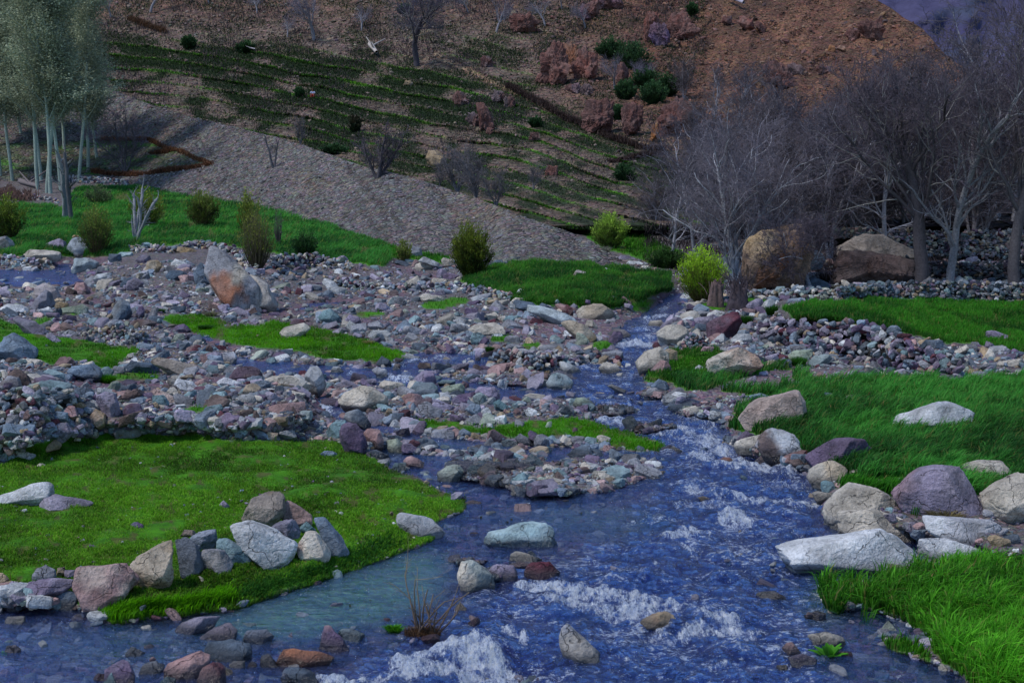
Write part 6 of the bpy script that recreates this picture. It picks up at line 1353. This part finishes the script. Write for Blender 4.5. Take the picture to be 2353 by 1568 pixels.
# snags in the far meadow
SN = dict(seg=[8, 5, 4, 3], wig=[.10, .2, .25, .2], up=[.02, .04, .04, .0], tap=[.55, .3, .3, .3], n=[6, 3, 2], start=[.35, .3, .2], ang=[.7, .7, .6], len=[.25, .45, .5], rad=[.4, .5, .5], lift=.05, cone=.5)
p = gp(312, 550); build_tree('snag', p, R(81), SN, [(-.12, 0, 1, 1, 1), (.02, .1, 1, .95, .9), (.18, 0, 1, .9, .9), (.45, 0, 1, .85, .8), (-.35, 0, 1, .45, .5), (.3, -.1, 1, .7, .7)], px2m(150, p[1]), .10, C(.24, .25, .29), C(.16, .16, .18), 'clump of pale dead stems in the far meadow', 'dead tree', 'dead trees in the far meadow', 2)
p = gp(146, 500); build_tree('snag', p, R(82), SN, [(0, 0, 1, 1, 1.2), (.1, 0, 1, .7, .8)], px2m(170, p[1]), .14, C(.22, .23, .26), C(.15, .15, .17), 'broken pale dead trunk in front of the poplars, left one of two', 'dead tree', 'dead trees in the far meadow', 2)
p = gp(164, 503); build_tree('snag', p, R(83), SN, [(.08, 0, 1, 1, 1.1), (-.12, 0, 1, .6, .8)], px2m(180, p[1]), .13, C(.10, .10, .12), C(.12, .12, .14), 'darker split dead trunk right of the broken pale one', 'dead tree', 'dead trees in the far meadow', 2)
p = gp(1640, 700); build_tree('stump', p, R(84), SN, [(-.1, 0, 1, 1, 1.), (.35, 0, 1, .7, .8)], px2m(50, p[1]), .15, C(.11, .085, .09), C(.10, .08, .08), 'reddish broken stump beside the bright willow shrub', 'tree stump', None, 1, sink=.1) if False else None
def stump(u, v, w, h, label, cl, seed, shoots=30):
    rg = R(seed); c = gp(u, v); m = float(c[1])/F; W, Hh = w*m, h*m; n = 28; k = 9
    a = np.arange(n)*2*pi/n; zz = np.linspace(-.1, 1, k); V = []
    for j, z in enumerate(zz):
        r = W/2*(1.15-.5*z+.25*max(0, z-.6))*(1+.16*np.sin(a*3+seed)+.12*np.sin(a*7+z*3)+rg.normal(0, .03, n)); topz = Hh*z*(1+(z > .85)*.45*fbm(np.cos(a)*2+seed, np.sin(a)*2, 3, 3))
        V.append(np.stack([r*np.cos(a)+W*.12*z, r*np.sin(a), topz+0*a], 1))
    V.append(np.tile([[0, 0, Hh*.6]], (n, 1))); V = np.concatenate(V); idx = np.arange(k+1)[:, None]*n+np.arange(n+1)[None, :] % n
    f = np.stack([idx[:-1, :-1], idx[:-1, 1:], idx[1:, 1:], idx[1:, :-1]], -1).reshape(-1, 4)
    t = thing('tree_stump', tuple(c), label, 'tree stump')
    q = fbm(V[:, 0]*14, V[:, 1]*14, V[:, 2]*4, 3)*.5+.5; obj('trunk', mesh('trunk', V, f, mixc(cl*.4, cl*1.6, q)), BARK, t)
    S = []
    for _ in range(shoots):
        p = np.array([rg.normal(0, W*.28), rg.normal(0, W*.28), Hh*rg.uniform(.4, .9)]); d = np.array([rg.normal(0, .5), rg.normal(0, .4), 1.]); L = Hh*rg.uniform(.3, .8)
        for i in range(3): q = p+d*L/3; S.append((*p, .012, *q, .008)); p = q; d = d+rg.normal(0, .2, 3)
    V, f = tubes(S, 3); obj('shoots', mesh('shoots', V, f, cl*1.3), TWIGM, t)
stump(1642, 704, 34, 55, 'reddish broken stump beside the bright willow shrub', C(.12, .085, .085), 3, 8)
stump(1694, 712, 44, 60, 'dark pollarded stump with a brush of thin shoots on top', C(.055, .045, .055), 4, 90)

# willow shrubs
def shrub(u, v, w, h, label, cs, cl0, cl1, seed, n=160, leaves=2600, name='willow_shrub', cat='shrub', d=None, spread=1.0, leafpx=4.2, group=None, onp=None, top=.35):
    rg = R(seed); c = gp(u, v) if onp is None else onp; m = float(c[1])/F; W, Hh = w*m, h*m; S = []; tips = []
    for i in range(n):
        a = rg.uniform(0, 2*pi); q = rg.random()**.6; b = np.array([cos(a)*q*W*.13, sin(a)*q*W*.10, -.03]); tgt = np.array([cos(a)*q*W*.5*spread, sin(a)*q*W*.45*spread, Hh*(rg.uniform(.62, 1.05)-.38*q*q)])
        pts = [b]; 
        for s in (.25, .5, .75, 1.): 
            pts.append(b+(tgt-b)*np.array([s**.85, s**.85, s**.95])+rg.normal(0, W*.012, 3)*s)
        r = .012+.006*rg.random()
        for j in range(4): S.append((*pts[j], r*(1-.22*j), *pts[j+1], r*(1-.22*(j+1)))) ; tips.append((pts[j], pts[j+1], (j+1)/4))
    t = thing(name, tuple(c), label, cat, group)
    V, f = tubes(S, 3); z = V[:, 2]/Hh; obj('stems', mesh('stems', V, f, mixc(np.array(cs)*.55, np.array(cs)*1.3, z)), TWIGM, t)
    leaves = int(leaves*2.2); k = rg.integers(0, len(tips), leaves); A = np.array([tips[i][0] for i in k]); B = np.array([tips[i][1] for i in k]); lv = np.array([tips[i][2] for i in k])
    keep = rg.random(leaves) < np.clip((lv-top)*2+.25, .05, 1); A, B = A[keep], B[keep]; nn = len(A)
    P = A+(B-A)*rg.random((nn, 1))+rg.normal(0, W*.03, (nn, 3)); L = leafpx*m*rg.uniform(.7, 1.5, nn); dr = (B-A)/np.linalg.norm(B-A, axis=1)[:, None]+rg.normal(0, .35, (nn, 3)); dr /= np.linalg.norm(dr, axis=1)[:, None]
    sd = np.cross(dr, rg.normal(size=(nn, 3))); sd /= np.linalg.norm(sd, axis=1)[:, None]; wv = sd*(L*.22)[:, None]
    V = np.stack([P, P+dr*L[:, None]*.5+wv, P+dr*L[:, None], P+dr*L[:, None]*.5-wv], 1).reshape(-1, 3); f = (np.arange(nn)*4)[:, None]+np.array([[0, 1, 2, 3]])
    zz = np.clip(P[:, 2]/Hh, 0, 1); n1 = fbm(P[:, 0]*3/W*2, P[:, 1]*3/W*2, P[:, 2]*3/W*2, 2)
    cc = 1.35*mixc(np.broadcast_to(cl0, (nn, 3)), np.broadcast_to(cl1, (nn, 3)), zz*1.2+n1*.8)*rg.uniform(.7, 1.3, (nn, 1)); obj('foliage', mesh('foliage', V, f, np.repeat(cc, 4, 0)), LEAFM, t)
    return t
YG0, YG1 = C(.05, .085, .012), C(.28, .40, .03)
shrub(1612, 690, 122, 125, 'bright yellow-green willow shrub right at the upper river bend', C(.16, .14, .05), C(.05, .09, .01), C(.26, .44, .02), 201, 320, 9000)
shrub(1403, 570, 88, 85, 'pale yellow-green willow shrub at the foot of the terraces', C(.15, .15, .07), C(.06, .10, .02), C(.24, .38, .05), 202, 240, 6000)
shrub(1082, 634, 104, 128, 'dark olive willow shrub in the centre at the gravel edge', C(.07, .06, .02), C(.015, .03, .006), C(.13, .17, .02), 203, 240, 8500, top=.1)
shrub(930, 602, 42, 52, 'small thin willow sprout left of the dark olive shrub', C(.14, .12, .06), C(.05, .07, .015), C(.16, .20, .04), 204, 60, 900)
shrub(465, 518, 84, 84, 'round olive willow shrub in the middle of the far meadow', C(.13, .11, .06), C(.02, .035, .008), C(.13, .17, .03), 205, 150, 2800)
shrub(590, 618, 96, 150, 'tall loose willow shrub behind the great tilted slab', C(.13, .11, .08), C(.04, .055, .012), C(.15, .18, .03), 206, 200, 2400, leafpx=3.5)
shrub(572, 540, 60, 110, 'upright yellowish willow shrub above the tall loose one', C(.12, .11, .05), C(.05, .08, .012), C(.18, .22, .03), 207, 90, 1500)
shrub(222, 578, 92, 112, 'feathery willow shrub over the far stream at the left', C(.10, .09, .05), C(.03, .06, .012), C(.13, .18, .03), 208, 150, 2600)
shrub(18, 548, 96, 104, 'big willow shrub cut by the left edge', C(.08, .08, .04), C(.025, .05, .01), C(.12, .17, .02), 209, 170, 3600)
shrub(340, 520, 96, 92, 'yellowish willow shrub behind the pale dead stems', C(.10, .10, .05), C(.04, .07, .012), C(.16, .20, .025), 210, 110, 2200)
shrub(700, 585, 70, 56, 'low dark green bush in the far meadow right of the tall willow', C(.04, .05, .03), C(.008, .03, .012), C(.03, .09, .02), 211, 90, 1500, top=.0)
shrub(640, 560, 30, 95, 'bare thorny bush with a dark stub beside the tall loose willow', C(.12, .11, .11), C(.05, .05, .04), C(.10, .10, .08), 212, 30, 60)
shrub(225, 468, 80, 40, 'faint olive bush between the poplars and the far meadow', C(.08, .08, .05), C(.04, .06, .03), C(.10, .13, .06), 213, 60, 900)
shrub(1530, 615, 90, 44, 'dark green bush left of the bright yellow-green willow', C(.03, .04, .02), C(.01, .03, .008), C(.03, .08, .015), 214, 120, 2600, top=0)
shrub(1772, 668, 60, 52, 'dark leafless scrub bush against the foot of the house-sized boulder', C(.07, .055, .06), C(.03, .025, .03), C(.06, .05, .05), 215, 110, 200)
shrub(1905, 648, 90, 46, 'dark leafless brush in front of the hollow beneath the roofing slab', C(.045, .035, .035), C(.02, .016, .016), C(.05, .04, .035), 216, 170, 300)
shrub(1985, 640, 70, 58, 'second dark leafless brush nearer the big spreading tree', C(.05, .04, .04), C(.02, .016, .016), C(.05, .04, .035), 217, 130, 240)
# evergreen bushes on the slope
EV0, EV1 = C(.010, .026, .012), C(.035, .085, .03)
for i, (u, v, w, h, l) in enumerate([(1400, 130, 70, 45, 'dark evergreen bush highest above the grooved crag'), (1455, 155, 90, 60, 'widest dark evergreen bush between the crags'), (1480, 200, 70, 45, 'dark evergreen bush under the widest one'), (1435, 225, 50, 45, 'dark evergreen bush beside the bare little tree'), (1500, 235, 60, 50, 'dark evergreen bush at the lower right of the group'), (1420, 275, 34, 40, 'dark evergreen bush squeezed between two crags'), (1448, 300, 26, 30, 'small evergreen bush at the foot of the grooved crag'), (1535, 215, 60, 50, 'dark evergreen bush nearest the grey tree tops'),
      (1230, 290, 30, 26, 'small dark green bush on the terraces near the brown path'), (817, 300, 30, 40, 'dark brown bush right above the fan crest in the middle'), (437, 110, 32, 30, 'small green bush on the bare tan patch of the upper left slope'), (1433, 412, 45, 45, 'dark bush on the lower right terraces'), (1455, 350, 0, 0, ''), (1588, 32, 22, 26, 'small cypress-like bush on the dark crag near the top'), (930, 30, 26, 20, 'small dark bush right of the top centre trees'), (565, 120, 40, 26, 'dark low bush beside fallen pale branches'), (690, 222, 22, 22, 'small black bush on the middle left terraces'), (770, 350, 60, 22, 'dark low bush on the fan crest')]):
    if w == 0: continue
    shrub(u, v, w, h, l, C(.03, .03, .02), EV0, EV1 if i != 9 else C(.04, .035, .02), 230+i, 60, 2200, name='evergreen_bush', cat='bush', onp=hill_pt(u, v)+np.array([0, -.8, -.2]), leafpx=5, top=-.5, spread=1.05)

# poplars
POP = dict(seg=[16, 6, 4], wig=[.018, .10, .16], up=[.01, .10, .08], tap=[.25, .3, .3], n=[60, 5], start=[.26, .2], ang=[.62, .55], len=[.17, .45], rad=[.30, .5], lift=.12, cone=.7)
pops = [(4, 436, 1.0), (31, 438, .95), (88, 449, 1.), (97, 440, .9), (107, 453, .95), (117, 454, 1.), (141, 450, .9), (180, 440, 1.0), (205, 432, .92), (60, 420, .9), (-40, 436, 1.), (150, 425, 1.0), (228, 428, .85), (-15, 425, .9)]
pl_lab = ['at the far left edge of the row', 'second pale trunk from the left edge', 'left one of the middle trio', 'thin grey one tucked behind the middle trio', 'middle one of the trio', 'right one of the middle trio', 'just left of the broken dead trunk', 'right of the dead trunks', 'near the right end of the row', 'in the second row between the left pair and the trio', 'beyond the left edge, only branches in view', 'in the second row behind the dead trunks', 'last one at the right end of the row', 'in the second row at the left edge']
def pop_tree(loc, seed, Hm, label):
    rg = R(seed); t, out = build_tree('poplar_tree', loc, rg, POP, [(rg.normal(0, .02), 0, 1, 1, 1)], Hm, .095, C(.30, .38, .35), C(.20, .24, .20), label, 'tree', 'pale poplar row at the left', 2, norm=False)
    seg = np.array([s for l in out[1:3] for s in l]); n = 19000; k = rg.integers(0, len(seg), n); f = rg.random((n, 1)); P = seg[k, :3]*(1-f)+seg[k, 4:7]*f+rg.normal(0, .20, (n, 3))
    L = rg.uniform(.06, .14, n); dr = rg.normal(size=(n, 3)); dr /= np.linalg.norm(dr, axis=1)[:, None]; sd = np.cross(dr, rg.normal(size=(n, 3))); sd /= np.linalg.norm(sd, axis=1)[:, None]; wv = sd*(L*.35)[:, None]
    V = np.stack([P, P+dr*L[:, None]*.5+wv, P+dr*L[:, None], P+dr*L[:, None]*.5-wv], 1).reshape(-1, 3); fc = (np.arange(n)*4)[:, None]+np.array([[0, 1, 2, 3]])
    q = fbm(P[:, 0]*.5, P[:, 1]*.5, P[:, 2]*.5, 3); cc = mixc(np.broadcast_to(C(.16, .19, .13), (n, 3)), np.broadcast_to(C(.38, .44, .31), (n, 3)), q*1.2+.5)*rg.uniform(.7, 1.3, (n, 1))
    obj('foliage', mesh('foliage', V, fc, np.repeat(cc, 4, 0)), LEAFM, t); return t
pp = []
for i, (u, v, s_) in enumerate(pops):
    d = 101+(450-v)*.6; loc = at(u, v, d); lab = 'pale-trunked budding poplar, '+pl_lab[i]
    if i < 3: pp.append(pop_tree(loc, 300+i, 17.5, lab)); pp[-1].scale = (1.5, 1.5, s_)
    else: dup(pp[i % 3], tuple(loc), i*2.1, (1.5, 1.5, s_), lab)
# dead twig bush in the river
def twigbush():
    rg = R(17); c = wet_pt(970, 1458); m = float(c[1])/F
    t = thing('twig_bush', tuple(c), 'dead leafless twig bush with a tuft of roots standing in the stream', 'shrub')
    S = []
    def br(p, d, L, r, lev):
        for i in range(5):
            d = d+rg.normal(0, .09, 3)+[0, 0, .04]; d = d/np.linalg.norm(d); q = p+d*L/5; S.append((*p, r, *q, r*.88)); p = q; r *= .88
            if lev < 2 and i > 0 and rg.random() < .5: br(p, d+rg.normal(0, .55, 3), L*.45, r*.7, lev+1)
    for dx, L in [(-.35, 75), (-.12, 150), (-.05, 130), (.1, 165), (.3, 120), (.55, 120), (.85, 110), (1.3, 150), (-.5, 50), (.02, 90), (.2, 70), (1.0, 60), (-.25, 100), (1.5, 110)]:
        br(np.array([rg.normal(0, 14*m), rg.normal(0, 8*m), -.02]), np.array([dx, rg.normal(0, .25), 1.]), L*m, .011, 0)
    V, f = tubes(S, 5); obj('branches', mesh('branches', V, f, mixc(C(.10, .07, .06), C(.20, .16, .11), V[:, 2]/(150*m))), TWIGM, t)
    n = 900; a = rg.uniform(0, 2*pi, n); q = rg.random(n)**.6; P = np.stack([np.cos(a)*q*44*m, np.sin(a)*q*30*m, rg.uniform(-.02, .05, n)*(1-q)], 1)
    V, f, cl = blades(P, 22*m*rg.uniform(.3, 1.2, n), np.full(n, .007), rg, C(.03, .018, .012), C(.16, .09, .05), 1.3, (0, 0)); obj('root_tuft', mesh('root_tuft', V, f, cl), GRASSM, t)
twigbush()
# brown dry-grass edging of the loop on the fan and of the slope paths
def hedge(pts, n, h, label, ptf, c0, c1, seed, spread=5, name='dry_grass_edging', wid=None):
    rg = R(1500+seed); pts = np.array(pts, float); L = np.concatenate([[0], np.cumsum(np.hypot(*np.diff(pts, axis=0).T))]); s = rg.random(n)*L[-1]
    u = np.interp(s, L, pts[:, 0])+rg.normal(0, spread, n); v = np.interp(s, L, pts[:, 1])+rg.normal(0, spread*.3, n); P = ptf(u, v); m = P[:, 1]/F
    k = .6+.8*np.clip(.5+fbm(u/22, v/22, seed, 2), 0, 1)
    V, f, c = blades(P, h*m*k*rg.uniform(.5, 1.2, n), 2.0*m, rg, c0, c1, 1.0, (.1, 0)); c0_ = C(0, 0, 0)
    return obj(name, mesh(name, V, f, c), GRASSM, label=label, cat='dry grass', kind='stuff')
hedge([(235, 322), (300, 322), (340, 322), (380, 340), (420, 350), (450, 366), (482, 376)], 3000, 8, 'rust-brown dry grass edging the upper side of the loop on the fan', fan_pt, C(.07, .035, .02), C(.24, .12, .065), 1, 4)
hedge([(482, 378), (440, 386), (400, 392), (350, 398), (300, 404), (260, 402), (215, 396)], 3600, 10, 'rust-brown dry grass edging the lower side of the loop on the fan', fan_pt, C(.07, .035, .02), C(.22, .105, .065), 2, 4)
hedge([(350, 352), (375, 352), (395, 345)], 700, 10, 'small rust-brown dry grass bank inside the loop on the fan', fan_pt, C(.07, .035, .02), C(.22, .11, .06), 3, 4)
hedge([(1165, 200), (1250, 245), (1300, 275), (1340, 290), (1400, 318), (1470, 340), (1520, 345)], 6000, 12, 'dark brown scrub along the diagonal path bank above the terraces', lambda u, v: hill_pt(u, v)+[0, -.6, 0], C(.02, .013, .012), C(.07, .045, .04), 4, 4)
hedge([(1400, 372), (1440, 366), (1480, 358), (1520, 352)], 1500, 10, 'dark brown scrub on the short bank at the right end of the terraces', lambda u, v: hill_pt(u, v)+[0, -.6, 0], C(.02, .013, .012), C(.08, .05, .045), 5, 4)
hedge([(300, 45), (340, 62), (380, 75)], 1200, 12, 'rusty scrub bank on the upper left slope', lambda u, v: hill_pt(u, v)+[0, -.6, 0], C(.03, .018, .012), C(.14, .08, .05), 6, 4)
hedge([(0, 452), (30, 450), (55, 460)], 1500, 22, 'reddish dry brushwood heap at the left edge', gp, C(.06, .04, .035), C(.20, .12, .10), 7, 12, name='brushwood')
# terrace greenery and scrub as mass
def slope_mass(n, hpx, phr, label, name, c0, c1, seed, keepf, wpx=1.8, jit=2.0, cat='scrub', lean=.9):
    rg = R(1700+seed); u = rg.uniform(-40, 1620, n); v = rg.uniform(0, 530, n); ph = terr(u, v) % 1.; k = (ph > phr[0]) & (ph < phr[1]) & (v > 0) & ((v < fan_vt(u)+3) | (u > 1530)); k &= rg.random(n) < keepf(u+rg.normal(0, 7, n), v+rg.normal(0, 3.5, n)); u, v = u[k], v[k]
    P = hill_pt(u, v)+np.array([0, -.5, -.1]); m = P[:, 1]/F; V, f, c = blades(P, hpx*m*rg.uniform(.4, 1.4, len(u)), wpx*m, rg, c0, c1, lean, (0, 0))
    return obj(name, mesh(name, V, f, c), GRASSM, label=label, cat=cat, kind='stuff')
slope_mass(330000, 5, (.0, .17), 'bright grass strips along the terrace edges', 'terrace_grass', C(.02, .08, .008), C(.07, .24, .008), 1, lambda u, v: terr_w(u, v)*np.clip(fbm(u/160, v/80, 12, 3)*1.6+.5+fbm(u/70, np.floor(terr(u, v))*7.3, 2, 2)*1.5, 0, 1), cat='grass')
slope_mass(430000, 5.5, (.05, 1.0), 'dark low scrub growing on the terrace faces', 'terrace_scrub', C(.008, .018, .008), C(.034, .066, .020), 2, lambda u, v: dark_w(u, v), 1.9, lean=1.5)
slope_mass(90000, 9, (0, 1), 'dull brown and purple scrub on the upper slope', 'slope_scrub', C(.03, .024, .026), C(.10, .08, .085), 3, lambda u, v: np.clip(fbm(u/60, v/34, 8, 4)*2.2+.1, 0, 1)*np.clip((260-v+.15*u)/100, 0, 1), 1.6)

# seated person on the terrace
def person():
    c = hill_pt(723, 224)+np.array([0, -1.5, 0.]); m = 1.0
    t = thing('person', tuple(c), 'person in a white and blue top and red skirt sitting on the terraces', 'person')
    def skin(name, pts, edges, rad, col, par):
        me = bpy.data.meshes.new(name); me.from_pydata(pts, edges, []); o = bpy.data.objects.new(name, me); COL.objects.link(o)
        o.modifiers.new('s', 'SKIN'); 
        for i, r in enumerate(rad): me.skin_vertices[0].data[i].radius = (r, r)
        me.skin_vertices[0].data[0].use_root = True
        sb = o.modifiers.new('b', 'SUBSURF'); sb.levels = sb.render_levels = 2
        dg = bpy.context.evaluated_depsgraph_get(); m2 = bpy.data.meshes.new_from_object(o.evaluated_get(dg)); bpy.data.objects.remove(o)
        m2.name = name; a = m2.color_attributes.new('Col', 'FLOAT_COLOR', 'POINT'); a.data.foreach_set('color', [x for _ in range(len(m2.vertices)) for x in (*col, 1)])
        m2.materials.clear(); return obj(name, m2, LEAFM, par)
    if True:
        pts = [(0, 0, .12), (0, 0, .35), (0, -.03, .58), (0, -.05, .68), (0, -.07, .80), (.17, -.02, .54), (.24, -.16, .34), (.12, -.34, .28), (-.17, -.02, .54), (-.24, -.16, .34), (-.12, -.34, .28), (.13, -.36, .30), (.15, -.42, .02), (-.13, -.36, .30), (-.15, -.42, .02), (.15, -.55, .02), (-.15, -.55, .02), (0, -.07, .90)]
        ed = [(0, 1), (1, 2), (2, 3), (3, 4), (2, 5), (5, 6), (6, 7), (2, 8), (8, 9), (9, 10), (0, 11), (11, 12), (0, 13), (13, 14), (12, 15), (14, 16), (4, 17)]
        skin('body', pts, ed, [.15, .13, .13, .05, .09, .055, .045, .035, .055, .045, .035, .08, .05, .08, .05, .04, .04, .07], (.20, .11, .07), t)
        skin('top', [(0, 0, .22), (0, -.01, .40), (0, -.03, .60), (.19, -.03, .55), (.25, -.16, .36), (-.19, -.03, .55), (-.25, -.16, .36)], [(0, 1), (1, 2), (2, 3), (3, 4), (2, 5), (5, 6)], [.19, .17, .15, .075, .065, .075, .065], (.42, .50, .75), t)
        skin('skirt', [(0, .02, .12), (.12, -.30, .22), (-.12, -.30, .22), (.14, -.40, .08), (-.14, -.40, .08)], [(0, 1), (0, 2), (1, 3), (2, 4)], [.21, .14, .14, .12, .12], (.45, .02, .02), t)
        skin('hair', [(0, -.03, .84), (0, .0, .90), (0, .04, .74)], [(0, 1), (0, 2)], [.10, .08, .09], (.02, .015, .015), t)
person()
# fallen pale branches and log
def log(u, v, du, dv, r, label, cl, ptf, name='log'):
    a = ptf(u, v); b = ptf(u+du, v+dv); rg = R(int(u)); a[2] += r; b[2] += r; S = []; k = 6
    for i in range(k): 
        p = a+(b-a)*i/k; q = a+(b-a)*(i+1)/k; S.append((*(p-a), r*(1-.07*i), *(q-a), r*(1-.07*(i+1))))
    for _ in range(3):
        p = (b-a)*rg.uniform(.2, .8); q = p+np.array([rg.normal(0, r*5), rg.normal(0, r*5), r*rg.uniform(2, 6)]); S.append((*p, r*.4, *q, r*.15))
    V, f = tubes(S, 8); obj(name, mesh(name, V, f, cl), BARK, None, label, 'log', None, None, tuple(a))
log(48, 423, 40, 12, .22, 'fallen grey log lying behind the poplar trunks', C(.16, .14, .15), gp)
log(853, 112, 14, 18, .35, 'short pale fallen log on the upper terraces', C(.42, .38, .36), lambda u, v: hill_pt(u, v)+np.array([0, -1.2, .1]))
log(560, 112, 30, 6, .12, 'pale fallen branch beside the dark low bush on the slope', C(.36, .34, .38), lambda u, v: hill_pt(u, v)+np.array([0, -1.2, .1]), 'fallen_branch')
log(1665, 3, 38, 18, .35, 'pale pipe-like retaining beam at the top of the red slope', C(.35, .34, .42), lambda u, v: hill_pt(u, v)+np.array([0, -1.8, .3]), 'retaining_beam')
log(1755, 640, 18, -22, .09, 'weathered root log leaning in front of the dark hollow', C(.20, .13, .10), lambda u, v: at(u, v, 54.))
